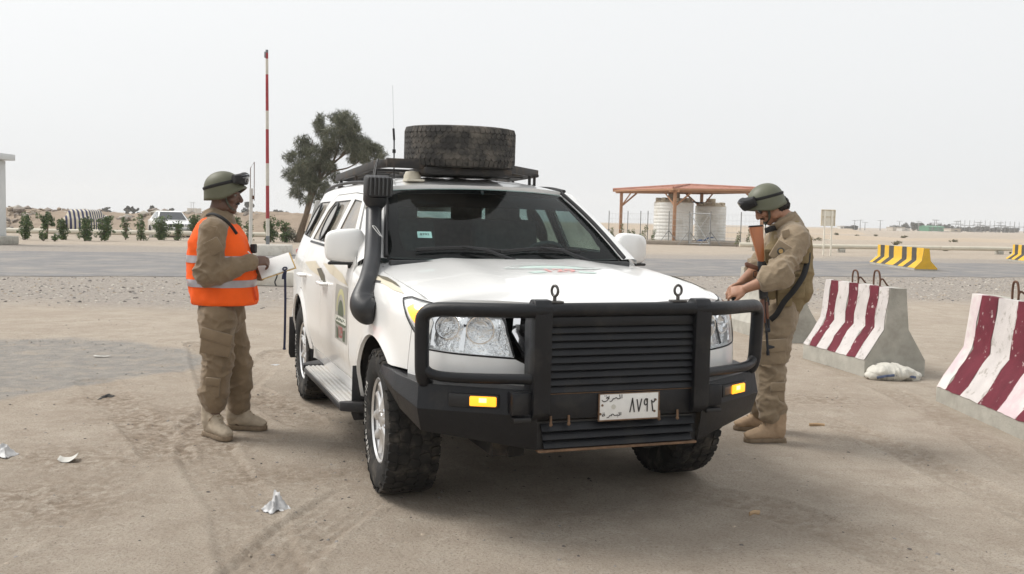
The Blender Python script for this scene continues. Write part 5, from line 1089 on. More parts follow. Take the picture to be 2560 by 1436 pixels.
cap(body,na,na-np.array([0,0,.07]),.04,.04); cap(body,fa,fa-np.array([0,0,.07]),.04,.04)
for s_,e_,w_ in ((nsh,nel,nwr),(fsh,fel,fwr)):
    cap(body,s_,e_,.050,.044); e_=np.array(e_);w_=np.array(w_); mid=e_+(w_-e_)*.3; cap(body,e_,mid,.044,.045,16); cap(body,mid,w_,.045,.029,16)
Mh=basis(nwr,(-1,.30,-.30),(-.15,-.75,.65)); hand(body,Mh,[(.55,.6,.4),(.65,.65,.4),(.75,.7,.45),(.85,.75,.5)],(.5,.15,.15),1.05)
Mh2=basis(fwr,(-1,-.30,-.45),(-.35,.35,.87)); 
Mh2=Mh2@Matrix.Scale(-1,4,(0,1,0)); hand(body,Mh2,[(.6,.7,.4),(.7,.75,.5),(.8,.8,.5),(.9,.8,.5)],(.55,.1,.1),1.03)
remesh(body,'body',SKM,pr,.0055,5); face_bits(M,pr,SKM,True)
mb=MB(); 
for k,(p,r) in enumerate((((-.066,0,-.015),(.048,.062,.050)),((-.080,0,-.055),(.040,.058,.050)),((-.050,.045,-.045),(.036,.032,.045)),((-.050,-.045,-.045),(.036,.032,.045)))): mb.ball(M@Vector(p),r,16,10,M.to_3x3())
remesh(mb,'hair',HAIR,pr,.006,3,cloth_fold(.006,60,60,s=3))
mb=MB(); 
for s in (-1,1): mb.ball(M@Vector((.088,s*.032,.004)),(.010,.026,.018),14,8,M.to_3x3()); mb.tube([M@Vector((.085,s*.055,.008)),M@Vector((.0,s*.082,.004))],.003,6)
mb.tube([M@Vector((.098,-.014,.008)),M@Vector((.098,.014,.008))],.003,6); mb.build('sunglasses',GOG,pr)
tr=MB(); cap(tr,Q(1950,750),Q(1946,795),.138,.138); cap(tr,nh+np.array([0,-.01,.01]),nk,.118,.098,16); cap(tr,nk,na+np.array([.004,0,.12]),.096,.084,16); cap(tr,na+np.array([.004,0,.12]),na+np.array([0,0,.045]),.082,.074,16)
cap(tr,fh+np.array([0,.01,.01]),fk,.122,.100,16); cap(tr,fk,fa+np.array([0,0,.10]),.098,.088,16); cap(tr,fa+np.array([0,0,.10]),fa+np.array([0,0,.0]),.085,.074,16)
zk2=float(nk[2]); za2=float(na[2])
remesh(tr,'trousers',CLO2,pr,.0085,7,cloth_fold(.0100,17,5.5,s=71,focus=lambda x,y,z:.45+1.0*np.exp(-((z-zk2)/.12)**2)+1.4*np.exp(-((z-za2-.09)/.08)**2)+.5*np.exp(-((z-.8)/.06)**2)))
for (px,py,w_,h_,rot,dy) in ((1932,865,.19,.085,6,-.222),(1945,968,.10,.062,3,-.205)):
    mb=MB(); c=Q(px,py,dy); mb.box(c,(w_,.022,h_),Matrix.Rotation(R(-rot),3,'Y'),bev=.009); mb.box(c+np.array([.003,.012,-.05]),(w_*.95,.02,h_*1.8),Matrix.Rotation(R(-rot*.6),3,'Y'),bev=.009); mb.build('pocket',CLO2,pr)
sh=MB(); cap(sh,neck-np.array([-.01,0,.02]),Q(1962,640),.105,.138); cap(sh,Q(1962,640),Q(1952,752),.140,.136); sh.tube([nsh+np.array([0,.02,0]),Q(1974,580),fsh+np.array([0,-.02,0])],[.088,.105,.088],16)
c1=nel+(nwr-nel)*.30; c2=fel+(fwr-fel)*.22
cap(sh,nsh,nel,.095,.088,16); cap(sh,nel,c1,.088,.080,16); cap(sh,nel+(nwr-nel)*.24,c1,.083,.083,16); cap(sh,fsh,fel,.090,.082,16); cap(sh,fel,c2,.080,.070,16)
ze2=float(nel[2]); remesh(sh,'shirt',CLO2,pr,.008,6,cloth_fold(.0085,15,7,s=25,focus=lambda x,y,z:.6+1.0*np.exp(-((z-ze2-.04)/.10)**2)))
mb=MB(); P=[Q(1990,540,-.03),Q(1975,552,-.09),Q(1945,566,-.075),Q(1930,575,-.02),Q(1930,575,.02),Q(1945,566,.075),Q(1975,552,.09),Q(1990,540,.03),Q(1990,540,-.03)]; mb.tube(catmull(P,4),[(.034,.009)]*33,8,cap=False,up=(0,0,1)); mb.build('collar',CLO2,pr)
mb=MB(); c=Q(1952,630,-.335); Rp=Matrix.Rotation(R(30),3,'Y'); mb.box(c,(.115,.018,.125),Rp,bev=.009); mb.build('sleeve_pocket',CLO2,pr)
mb=MB(); Mb=Matrix.Translation(Vector(c)+Vector((-.004,-.014,.004)))@Matrix.Rotation(R(90),4,'X'); mb.lathe([(.0,.004),(.020,.004),(.022,.002),(.024,0)],22,Mb); bdg=mb.build('badge',pm('badge_dark',(.05,.05,.045),.7,var=.2,vs=60),pr)
mb=MB(); mb.lathe([(.0,.0055),(.014,.0055),(.015,.004)],20,Mb); mb.build('badge_centre',pm('badge_ochre',(.42,.27,.10),.6,var=.3,vs=160),pr)
mb=MB(); c=Q(1965,585,-.278); mb.box(c,(.055,.014,.055),Matrix.Rotation(R(-15),3,'Y'),bev=.006); mb.build('epaulette',CLO2,pr)
LBV=pm('load_vest',(.24,.185,.105),.9,var=.14,vs=12,bump=.0015,bs_=260,bump2=.004,b2s=30,spec=.15)
vt=MB(); cap(vt,Q(1974,600),Q(1968,700),.138,.146,18); cap(vt,Q(1968,700),Q(1960,752),.146,.138,18); vt.tube([Q(1990,590,-.14),Q(1992,575,-.10),Q(1992,572,.10),Q(1990,590,.14)],[.045,.05,.05,.045],12); cap(vt,Q(2000,610,-.05),Q(2000,730,-.04),.085,.085); cap(vt,Q(1940,640,-.04),Q(1938,735,-.04),.09,.09)
vo=remesh(vt,'load_vest',LBV,pr,.008,5,cloth_fold(.006,12,8,s=91))
for (px,py,dy,w_,h_) in ((1992,720,-.205,.10,.14),(1960,745,-.205,.10,.12),(2005,640,-.185,.09,.10),(1925,640,-.17,.08,.09),(1925,725,-.19,.08,.13)):
    mb=MB(); c=Q(px,py,dy); mb.box(c,(w_,.05,h_),Matrix.Rotation(R(random.uniform(-8,8)),3,'Y'),bev=.014); mb.box(c+np.array([0,-.010,h_*.36]),(w_*1.04,.045,h_*.30),bev=.010); mb.build('pouch',LBV,vo)
mb=MB(); 
for k in range(4): z=Q(1985,665+18*k,-.19); mb.tube([z+np.array([-.07,0,0]),z+np.array([0,-.012,0]),z+np.array([.09,.06,0])],[(.010,.003)]*3,6)
mb.build('webbing',LBV,vo)
Mhh=basis(Q(1914,503),(-1,-.05,-.62),(-.55,0,.84))@Matrix.Scale(.93,4); helmet(Mhh,pr,HELM2,True,gdrop=-.006,gs=1.2)
boot(basis((na[0]+.01,na[1],0),(-1,-.10,0),(0,0,1)),pr,BOOT2); boot(basis((fa[0]-.0,fa[1],0),(-1,.08,0),(0,0,1)),pr,BOOT2)
shiftall(pr)
# ---------------------------------------------------------------- slung rifle, muzzle down
WOOD=pm('rifle_wood',(.33,.105,.030),.35,var=.25,vs=10,stretch=(1,1,.2),coat=.4); WOODD=pm('rifle_wood_dark',(.13,.045,.02),.45,var=.25,vs=10,coat=.2); STL=pm('gun_steel',(.035,.036,.04),.38,.8,var=.2,vs=20,col2=(.11,.10,.09),c2s=18,c2lo=.55,c2hi=.8)
b0=Q(1899,566,-.19); b1=Q(1921,888,-.285); ax=Vector(b1-b0); LEN=ax.length; ax.normalize()
rf=empty('rifle',tuple(map(float,b0))); tag(rf,'wood-stocked assault rifle hanging muzzle down on the chest of the looking-down person','rifle')
Mr=basis((0,0,0),ax,(1,0,.0)); Mr=Mr         # local X along the barrel, Z = top of rifle (towards the wearer)
def rp(poly,th,name,mat,bev=.003,y0=0): mb=MB(); mb.prism(poly,th,Mr@Matrix.Rotation(R(90),4,'X')@Matrix.Translation((0,0,-th/2-y0)),bev=bev); return mb.build(name,mat,rf)
S=LEN/.885
sc2=lambda P:[(x*S,z*S) for x,z in P]
rp(sc2([(0,.016),(0,-.070),(.012,-.074),(.17,-.040),(.245,-.026),(.255,.010),(.22,.016),(.10,.020)]),.040,'stock',WOOD,.010)
rp(sc2([(-.006,.018),(-.006,-.074),(.004,-.074),(.004,.018)]),.042,'butt_plate',STL,.002)
rp(sc2([(.24,.018),(.24,-.030),(.30,-.034),(.50,-.034),(.50,.006),(.485,.022),(.36,.030),(.27,.030)]),.036,'receiver',STL,.006)
rp(sc2([(.275,-.030),(.305,-.030),(.275,-.115),(.245,-.120),(.240,-.105)]),.030,'pistol_grip',WOODD,.008)
mg=[(.365,-.03),(.375,-.09),(.395,-.145),(.43,-.20),(.47,-.235),(.515,-.215),(.475,-.165),(.45,-.11),(.438,-.06),(.435,-.03)]
rp(sc2(mg),.026,'magazine',STL,.004)
mb=MB(); mb.tube([Mr@Vector((x*S,0,z*S)) for x,z in ((.305,-.034),(.31,-.062),(.345,-.065),(.355,-.034))],.003,6); mb.build('trigger_guard',STL,rf)
rp(sc2([(.50,-.030),(.66,-.024),(.67,-.006),(.50,-.004)]),.040,'handguard',WOODD,.008); rp(sc2([(.52,.000),(.64,.000),(.64,.020),(.52,.022)]),.030,'upper_handguard',WOODD,.008)
mb=MB(); mb.tube([Mr@Vector((.50*S,0,-.002*S)),Mr@Vector((.875*S,0,-.002*S))],.0085,12); mb.tube([Mr@Vector((.855*S,0,-.002*S)),Mr@Vector((.888*S,0,-.002*S))],.0115,12); mb.build('barrel',STL,rf)
mb=MB(); mb.tube([Mr@Vector((.64*S,0,.016*S)),Mr@Vector((.72*S,0,.016*S))],.008,10); mb.box(Mr@Vector((.715*S,0,.008*S)),(.03,.02,.03),Mr.to_3x3(),bev=.004); mb.build('gas_block',STL,rf)
rp(sc2([(.815,-.004),(.845,-.004),(.842,.030),(.838,.045),(.828,.045),(.820,.02)]),.014,'front_sight',STL,.002); rp(sc2([(.48,.018),(.55,.018),(.545,.032),(.49,.028)]),.018,'rear_sight',STL,.002)
mb=MB(); mb.tube([Mr@Vector((.40*S,-.02,.01)),Mr@Vector((.40*S,-.045,.01))],.005,8); mb.build('charging_handle',STL,rf)
sg_=MB(); P=[Q(1913,578,-.15),Q(1930,572,-.12),Q(1950,572,-.02),Q(1985,600,.0),Q(2018,625,-.10),Q(2012,680,-.225),Q(1988,722,-.275),Q(1960,755,-.27),Q(1942,785,-.24),Q(1926,800,-.205)]
sg_.tube(catmull([tuple(p-b0) for p in P],5),[(.0035,.019)]*46,8,up=(0,-1,0)); sg_.build('sling',WEB,rf)
# ================================================================ CONCRETE BARRIERS, SACK, LITTER
CONC=pm('raw_concrete',(.41,.395,.35),.92,var=.16,vs=5,col2=(.28,.265,.23),c2s=3.5,c2lo=.5,c2hi=.75,bump=.004,bs_=70,bump2=.006,b2s=9,spec=.2)
WPT=pm('barrier_white',(.58,.545,.53),.8,var=.12,vs=4,col2=(.37,.34,.31),c2s=13,c2lo=.57,c2hi=.66,bump=.003,bs_=80,bump2=.004,b2s=12,spec=.25)
WPK=pm('barrier_pinkish',(.62,.50,.52),.8,var=.08,vs=5,col2=(.70,.66,.63),c2s=3,c2lo=.45,c2hi=.62,bump=.003,bs_=80,spec=.25)
RPT=pm('barrier_maroon',(.135,.020,.033),.75,var=.22,vs=5,col2=(.48,.38,.37),c2s=14,c2lo=.61,c2hi=.66,bump=.003,bs_=80,spec=.25)
YPT=pm('barrier_yellow',(.70,.42,.045),.8,var=.08,vs=4,col2=(.50,.36,.12),c2s=5,c2lo=.58,c2hi=.8,bump=.003,bs_=60,spec=.25)
KPT=pm('barrier_black',(.055,.050,.045),.8,var=.2,vs=6,bump=.003,bs_=60)
REB=pm('rebar_rust',(.115,.055,.032),.85,var=.35,vs=40,bump=.002,bs_=200)
def barrier(name,A,B,right,label,cat,group,paints,bounds,prof,seed=0,back=None):
    """A,B: ground ends of the painted face; the body extends to `right` of A->B. prof: (inset from face, z)"""
    A=np.array(A[:2],float); B=np.array(B[:2],float); d=B-A; Ln=np.linalg.norm(d); d/=Ln; nrm=np.array([-d[1],d[0]])*right; W=prof['w']
    e=empty(name,(*(A+d*Ln/2+nrm*W/2),0)); tag(e,label,cat,group); org=np.array(e.location)
    P=prof['p']; full=P+[(W-i,z) for i,z in P[::-1]]; rg=np.random.default_rng(seed)
    def pt(x,i,z): q=A+d*x+nrm*i; return np.array([q[0],q[1],z])-org
    # body (concrete)
    nseg=14; vs=[];fs=[];nf=len(full)
    sub=[]
    for k in range(nf):
        a,b=full[k],full[(k+1)%nf]; m=max(1,int(np.hypot(b[0]-a[0],b[1]-a[1])/.09)); sub+=[(a[0]+(b[0]-a[0])*q/m,a[1]+(b[1]-a[1])*q/m) for q in range(m)]
    ns=len(sub)
    for s in range(nseg+1):
        for (i,z) in sub: vs.append(pt(Ln*s/nseg,i,z))
    for s in range(nseg):
        for k in range(ns): f=(s*ns+k,s*ns+(k+1)%ns,(s+1)*ns+(k+1)%ns,(s+1)*ns+k); fs.append(f if right<0 else f[::-1])
    fs+=[tuple(range(ns)),tuple(nseg*ns+k for k in range(ns-1,-1,-1))]
    vs=np.array(vs); vs+=.006*np.stack([fbm(vs[:,0]*5+seed,vs[:,1]*5,vs[:,2]*5,oct=3,s=seed+k) for k in range(3)],1); vs[:,2]=np.maximum(vs[:,2],0)
    mk('body',vs,fs,CONC,e,ang=30)
    # paint stripes: thin coats on slope, upper face and top
    faces=P[1:]; 
    for (x0,x1,m) in bounds:
        n=8; v2=[];f2=[]; lv=[]
        for a,b in zip(faces[:-1],faces[1:]): lv+=[(a[0]+(b[0]-a[0])*t,a[1]+(b[1]-a[1])*t) for t in np.linspace(0,1,5)[:-1]]
        lv.append(faces[-1]); lv.append((faces[-1][0]+.06,faces[-1][1]))
        for j,(i,z) in enumerate(lv):
            for k in range(n+1):
                q=k/n; sk=prof.get('skew',0)*(max(0,(prof['zb']-z))-.55*max(0,prof['p'][-1][1]-max(z,prof['zb'])))
                x=min(max(Ln*(x0+(x1-x0)*q)-sk+.014*math.sin(z*23+x0*40)+.009*math.sin(z*61+x0*90)+.006*math.sin(z*113+x0*17),0.002),Ln-.002)
                p=pt(x,i,z); off=pt(0,-.0055,0)-pt(0,0,0); up=.0055 if j>=len(lv)-2 else .002
                low=.012*fbm(np.array([x*9+seed]),np.array([1.3]),oct=2,s=3)[0] if j==0 else 0
                p=p+off+np.array([0,0,up+low]); p=p+.006*np.array([fbm(np.array([(p[0])*5+seed]),np.array([p[1]*5]),np.array([p[2]*5]),oct=3,s=seed+c_)[0] for c_ in range(3)]); v2.append(p)
        for j in range(len(lv)-1):
            for k in range(n): f=(j*(n+1)+k,j*(n+1)+k+1,(j+1)*(n+1)+k+1,(j+1)*(n+1)+k); f2.append(f if right>0 else f[::-1])
        mk('paint_stripe',v2,f2,m,e,ang=40)
    if prof.get('end') is not None:
        q=[pt(Ln+.007,i+(.004 if i<W/2 else -.004),z) for i,z in full if z>.05]; q=[pt(Ln+.007,0.002,.07)]+[p_ for p_ in q]+[pt(Ln+.007,W-.002,.07)]; q=np.array(q); mk('painted_end',q,[tuple(range(len(q)))],prof['end'],e,smooth=False)
    return e,pt,Ln
PRJ={'p':[(0,0),(0,.165),(.195,.47),(.240,.885)],'w':.655,'zb':.47}
b1,pt1,L1=barrier('traffic_barrier',fw_(2007,896),fw_(2160,943),1,'red and white concrete barrier with a sack against its end','barrier',None,[WPT,RPT],
   [(0,.10,WPT),(.10,.235,RPT),(.235,.41,WPT),(.41,.545,RPT),(.545,.72,WPT),(.72,.86,RPT),(.86,1,WPT)],PRJ,3)
def hook(e,pt,x,w_,h,lean,top=.885,i=.328):
    mb=MB(); a=pt(x,i,top-.03); b=pt(x+w_,i,top-.03); c=(a+b)/2
    P=[a,a+np.array([0,0,h*.7]),a*.8+b*.2+np.array([0,0,h]),b*.75+a*.25+np.array([0,0,h*.97]),b+np.array([0,0,h*.55]),b+np.array([0,0,.03])]; mb.tube(catmull(P,6),.0095,8)
    q=b+np.array([0,0,h*.45]); mb.tube(catmull([q,q+np.array([.03,.01,.02]),q+np.array([lean,.02,-.05]),q+np.array([lean*1.7,.03,-h*.45])],5),.0085,8); mb.build('lifting_loop',REB,e)
hook(b1,pt1,.42,.12,.16,.10); hook(b1,pt1,.85,.12,.18,.09)
A2=np.array(fw_(2340,1003)[:2]); B2=A2+np.array([-.05,-2.15])
b2,pt2,L2=barrier('traffic_barrier',A2,B2,1,'red and pinkish white concrete barrier standing apart from the sack','barrier',None,None,
   [(0,.085,WPK),(.085,.225,RPT),(.225,.375,WPT),(.375,.525,RPT),(.525,.66,WPK),(.66,.82,RPT),(.82,1,WPT)],{'p':[(0,0),(0,.13),(.215,.48),(.265,.93)],'w':.70,'zb':.48},9)
hook(b2,pt2,.52,.10,.17,.13,.93,.35); hook(b2,pt2,1.15,.12,.17,.1,.93,.35)
barrier('traffic_barrier',fw_(1808,819),fw_(1808,819)+np.array([.24,-1.75,0]),1,'bare concrete barrier half hidden behind the person with the rifle','barrier',None,None,[],PRJ,14)
PRY={'p':[(0,0),(0,.10),(.24,.36),(.30,.80)],'w':.78,'zb':.36}
yb=[]
for x in (0,.25,.5,.75): pass
def ystr(n=4):
    out=[];x=0
    for k,(a,b) in enumerate(((.07,.17),(.27,.38),(.56,.66),(.76,.86))): out+=[(x,a,YPT),(a,b,KPT)]; x=b
    return out+[(x,1,YPT)]
barrier('traffic_barrier',fw_(2174,661),fw_(2286,678),1,'yellow and black concrete barrier in front of the white pipe and road sign','barrier','yellow road barriers',None,ystr(),{**PRY,'skew':.9,'end':YPT},21)
barrier('traffic_barrier',fw_(2514,652),fw_(2600,663),1,'yellow and black concrete barrier farther along the road','barrier','yellow road barriers',None,ystr(),{**PRY,'skew':.9,'end':YPT},22)
# white woven sack
SACK=pm('woven_sack',(.56,.54,.48),.7,var=.08,vs=9,bump=.0015,bs_=180,bump2=.008,b2s=12,col2=(.50,.40,.25),c2s=7,c2lo=.62,c2hi=.72)
c=fw_(2228,948); sk_=empty('sack',(float(c[0]),float(c[1]),0)); tag(sk_,'half empty white woven sack slumped on the sand','sack')
mb=MB(); mb.ball((-.02,0,.055),(.22,.15,.088),18,12); mb.ball((.10,.03,.045),(.16,.13,.062),18,12); mb.ball((.20,.02,.035),(.09,.10,.035),14,8); mb.ball((-.17,-.02,.03),(.10,.10,.04),14,8)
o=remesh(mb,'bag',SACK,sk_,.008,4,lambda x,y,z:.016*ridge(vnoise(x*10+y*5,y*7,z*9,s=4))+.010*ridge(vnoise(x*22,y*14,z*18,s=6))+.006*fbm(x*20,y*20,z*20,oct=2,s=5))
mb=MB(); mb.tube(catmull([(-.19,-.13,.03),(-.08,-.155,.055),(.06,-.13,.06),(.20,-.10,.035)],5),[(.012,.003)]*16,8,up=(0,0,1)); mb.build('printed_band',pm('sack_blue',(.10,.13,.22),.7,var=.3,vs=30),sk_)
mb=MB(); mb.tube(catmull([(.17,-.09,.012),(.24,-.06,.02),(.28,0,.03),(.25,.05,.02)],5),[(.030,.004)]*16,8,up=(0,0,1)); mb.build('folded_mouth',SACK,sk_)
# litter on the sand
PLA=pm('thin_plastic',(.50,.50,.50),.35,var=.06,vs=20,bump=.004,bs_=50); PAP=pm('litter_paper',(.52,.51,.47),.8,var=.06,vs=20)
def crumple(name,px,py,sz,seed,label,cat,mat,flat=.5,spike=0):
    """a crushed film: a wrinkled sheet drawn up into folds, its rim on the sand"""
    p=fw_(px,py); rg=np.random.default_rng(seed); n=26; g=np.linspace(-1,1,n); U,V=np.meshgrid(g,g); rr=np.sqrt(U**2+V**2); th=np.arctan2(V,U)
    rad=1+.28*np.sin(th*3+seed)+.22*np.sin(th*5+2*seed)+.15*fbm(np.cos(th)*2+seed,np.sin(th)*2,oct=2,s=seed)
    X=U*rad*(1-.25*rr*ridge(vnoise(U*2+seed,V*2,s=seed+4)))*1.5; Y=V*rad*1.5
    Z=np.clip(1.15-rr,0,1)**1.3*(1+spike)*(.75+.6*ridge(vnoise(U*1.7+seed,V*1.7,s=seed)))+.35*np.clip(ridge(vnoise(U*3.4,V*3.4+seed,s=seed+2)),0,1)*np.clip(1.25-rr,0,1)
    vs=np.stack([X.ravel()*sz[0],Y.ravel()*sz[1],np.maximum(Z.ravel(),0)*sz[2]+.003],1); keep=rr.ravel()<1.12
    fs=[(a*n+b,a*n+b+1,(a+1)*n+b+1,(a+1)*n+b) for a in range(n-1) for b in range(n-1) if keep[a*n+b] and keep[a*n+b+1] and keep[(a+1)*n+b+1] and keep[(a+1)*n+b]]
    o=mk(name,vs,fs,mat,ang=50); bm=bmesh.new(); bm.from_mesh(o.data); bmesh.ops.delete(bm,geom=[v for v in bm.verts if not v.link_faces],context='VERTS'); bm.to_mesh(o.data); bm.free()
    sd=o.modifiers.new('s','SOLIDIFY'); sd.thickness=.001; o.location=(float(p[0]),float(p[1]),gz(p[0],p[1])-.002); o.rotation_euler=(0,0,rg.uniform(0,6.28)); tag(o,label,cat); return o
crumple('plastic_bag',690,1272,(.050,.038,.060),5,'crumpled translucent plastic bag standing up in a peak','plastic bag',PLA,spike=.15)
crumple('plastic_bag',-4,1140,(.06,.055,.07),8,'pale rounded plastic bag beside the bare sand','plastic bag',PLA)
crumple('rubber_scrap',268,990,(.055,.03,.015),12,'black ragged scrap of rubber in the tyre marks','rubber scrap',RUB)
crumple('rubber_scrap',1742,1130,(.030,.016,.008),15,'tiny dark scrap beside the wheel and the boots','rubber scrap',RUB)
crumple('plastic_bag',690,912,(.03,.02,.006),16,'small white shred of plastic on the sand beyond the boots','plastic shred',PLA)
def sheet(name,px,py,w_,h_,rz,label,cat,mat,curl=.03,seed=1):
    p=fw_(px,py); n=8; vs=[];fs=[]
    for i in range(n+1):
        for j in range(n+1):
            x=(i/n-.5)*w_; y=(j/n-.5)*h_; z=.004+curl*(max(0,abs(i/n-.45)-.15)**1.5)*2+.006*float(fbm(np.array([x*20+seed]),np.array([y*20]),oct=2,s=seed)[0])+.006; vs.append((x,y,z))
    for i in range(n):
        for j in range(n): fs.append((i*(n+1)+j,(i+1)*(n+1)+j,(i+1)*(n+1)+j+1,i*(n+1)+j+1))
    o=mk(name,vs,fs,mat,ang=60); o.location=(float(p[0]),float(p[1]),gz(p[0],p[1])); o.rotation_euler=(0,0,rz); sd=o.modifiers.new('s','SOLIDIFY'); sd.thickness=.0015; tag(o,label,cat)
sheet('paper_scrap',170,1155,.10,.11,.3,'torn sheet of white paper lying on the sand','paper',PAP,.05,2)
sheet('paper_scrap',255,893,.16,.05,.1,'flat white strip on the grey asphalt patch','paper',PAP,.02,3)
sheet('paper_scrap',2205,947,.06,.05,.8,'paper scrap in front of the sack and barrier','paper',PAP,.02,4)
p=fw_(2042,1067); mb=MB(); mb.tube([(-.055,0,.010),(0,.004,.013),(.055,-.002,.010)],[(.012,.008)]*3,6); o=mb.build('wood_chip',pm('chip_wood',(.42,.29,.17),.8,var=.2,vs=30)); o.location=(float(p[0]),float(p[1]),gz(p[0],p[1])-.001); o.rotation_euler=(0,0,-.1); tag(o,'flat brown wood chip near the parallel tyre marks','wood chip')
p=fw_(1885,1290); mb=MB(); mb.tube([(-.03,0,.006),(0,.006,.009),(.035,-.002,.006)],[(.012,.005)]*3,6); o=mb.build('wood_chip',MATS['chip_wood']); o.location=(float(p[0]),float(p[1]),gz(p[0],p[1])-.001); o.rotation_euler=(0,0,.5); tag(o,'small tan wood chip alone on open sand','wood chip')
# ================================================================ BEYOND THE ROAD
def gp(px,py): p=fw_(px,py); return np.array([float(p[0]),float(p[1]),0.])
WPNT=pm('white_steel',(.62,.60,.55),.6,var=.08,vs=3,col2=(.34,.24,.16),c2s=4,c2lo=.62,c2hi=.75)
CPLAS=pm('island_concrete',(.50,.47,.42),.9,var=.12,vs=2,col2=(.36,.33,.28),c2s=1.5,c2lo=.5,c2hi=.7,bump=.006,bs_=25)
WKB=pm('island_whitewash',(.68,.65,.58),.85,var=.1,vs=3,col2=(.50,.45,.37),c2s=2.5,c2lo=.52,c2hi=.7,bump=.004,bs_=30)
# ---- kerbed traffic islands
def island(loc,w_,d_,h,label,r=.3,rz=0):
    e=empty('traffic_island',loc,rz); tag(e,label,'traffic island')
    pts=[]
    for (cx,cy,a) in ((w_/2-r,d_/2-r,0),(-w_/2+r,d_/2-r,90),(-w_/2+r,-d_/2+r,180),(w_/2-r,-d_/2+r,270)): pts+=[(cx+r*math.cos(R(a+q)),cy+r*math.sin(R(a+q))) for q in range(0,91,15)]
    mb=MB(); mb.prism(pts,h,bev=.035); mb.build('kerb',WKB,e)
    mb=MB(); mb.prism([(x*.93,y*.95) for x,y in pts],.012,Matrix.Translation((0,0,h-.004))); mb.build('deck',CPLAS,e); return e
island((-8.8,36.0,0),1.25,1.3,.40,'small whitewashed island under the striped barrier pole',.28)
island((-3.9,23.6,0),4.2,6.4,.31,'wide concrete island between the road and the parked off-road vehicle',.5)
mb=MB(); p=gp(712,706); mb.tube(catmull([(0,0,.30),(.02,-.05,.22),(-.02,-.06,.1),(.01,-.08,.02)],5),.016,6); o=mb.build('cable_end',SEAL); o.location=(p[0]+.15,20.34,0); tag(o,'short black cable hanging over the edge of the concrete island','cable')
# ---- raised barrier arm
e=empty('barrier_arm',(-9.0,36.0,.40)); tag(e,'tall raised barrier arm striped red and white','barrier arm')
PR_=pm('pole_red',(.36,.045,.05),.65,var=.15,vs=6,col2=(.58,.50,.46),c2s=14,c2lo=.66,c2hi=.72); PW_=pm('pole_white',(.62,.58,.50),.65,var=.1,vs=6); PG_=pm('pole_grey',(.20,.21,.22),.6,.3,var=.2,vs=6)
Hp=7.05; seq=[(0,.045,PG_),(.045,.135,PW_),(.135,.305,PR_),(.305,.42,PW_),(.42,.595,PR_),(.595,.69,PW_),(.69,.875,PR_),(.875,.955,PW_),(.955,.985,PR_),(.985,1,PG_)]
for a,b,m in seq:
    mb=MB(); P=[(-.06*t,0,Hp*t) for t in (a,b)]; mb.tube(P,[.070-.020*a,.070-.020*b],12); mb.build('pole_section',m,e)
mb=MB(); mb.box((-.10,0,Hp*.975),(.10,.08,.22),bev=.02); mb.build('tip_bracket',PG_,e)
e=empty('gate_post',(-9.75,36.4,.0)); tag(e,'white steel post with a thin wire frame on top','post')
mb=MB(); mb.tube([(0,0,0),(.03,0,2.45)],.065,10); mb.build('post',WPNT,e); mb=MB(); mb.box((.03,0,2.0),(.10,.05,.9),bev=.01); mb.build('hinge_plate',WPNT,e)
mb=MB(); P=[(.0,0,2.4),(.0,0,3.2),(.14,0,3.42),(.14,0,2.0)]; mb.tube(P,.014,6); mb.box((.06,0,2.12),(.16,.07,.14),bev=.02); mb.build('wire_frame',REB,e)
# ---- white pillar of the gatehouse at the left
e=empty('pillar',(-22.15,41.5,0)); tag(e,'white square pillar with a flat capping slab and concrete footing','pillar')
PWH=pm('pillar_paint',(.60,.62,.62),.7,var=.08,vs=1.5); mb=MB(); mb.box((0,0,1.95),(.95,.95,3.2),bev=.02); mb.build('shaft',PWH,e); mb=MB(); mb.box((.08,0,3.70),(1.40,1.40,.26),bev=.02); mb.build('cap_slab',PWH,e); mb=MB(); mb.box((.05,-.05,.18),(1.65,1.6,.36),bev=.04); mb.build('footing',CONC,e)
mb=MB(); mb.tube([(.50,-.3,.4),(.50,-.3,2.6)],.04,8); mb.build('drain_pipe',PG_,e)
# ---- pipelines
def pipeline(P,r,label,supp):
    P=np.array(P,float); e=empty('pipeline',tuple(P[0])); tag(e,label,'pipeline'); mb=MB(); mb.tube(P-P[0],r,14); mb.build('pipe',pm('pipe_cream',(.60,.56,.46),.6,var=.1,vs=.8,col2=(.40,.33,.24),c2s=.7,c2lo=.6,c2hi=.75),e)
    for t in supp:
        q=np.array([np.interp(t,np.linspace(0,1,len(P)),P[:,k]) for k in range(3)])-P[0]; mb=MB(); mb.box((q[0],q[1],(q[2]-r*.7-P[0][2])/2-P[0][2]*.0-.0+(-P[0][2])/2*0+(q[2]-r-(-P[0][2]))/2*0-.06),(.35,.5,.30),bev=.03); mb.build('support',CONC,e)
    return e
pipeline([(-46,54.0,.27),(-34,56.2,.27),(-24,57.8,.27),(-14,60.2,.27),(-5,62,.27)],.15,'long cream pipeline lying behind the row of shrubs',np.linspace(.05,.95,8))
pipeline([(13.2,57.2,.34),(18,57.0,.34),(30,60.5,.34),(46,65,.34),(70,72,.34)],.13,'thin white pipeline running past the yellow barriers',np.linspace(.05,.95,9))
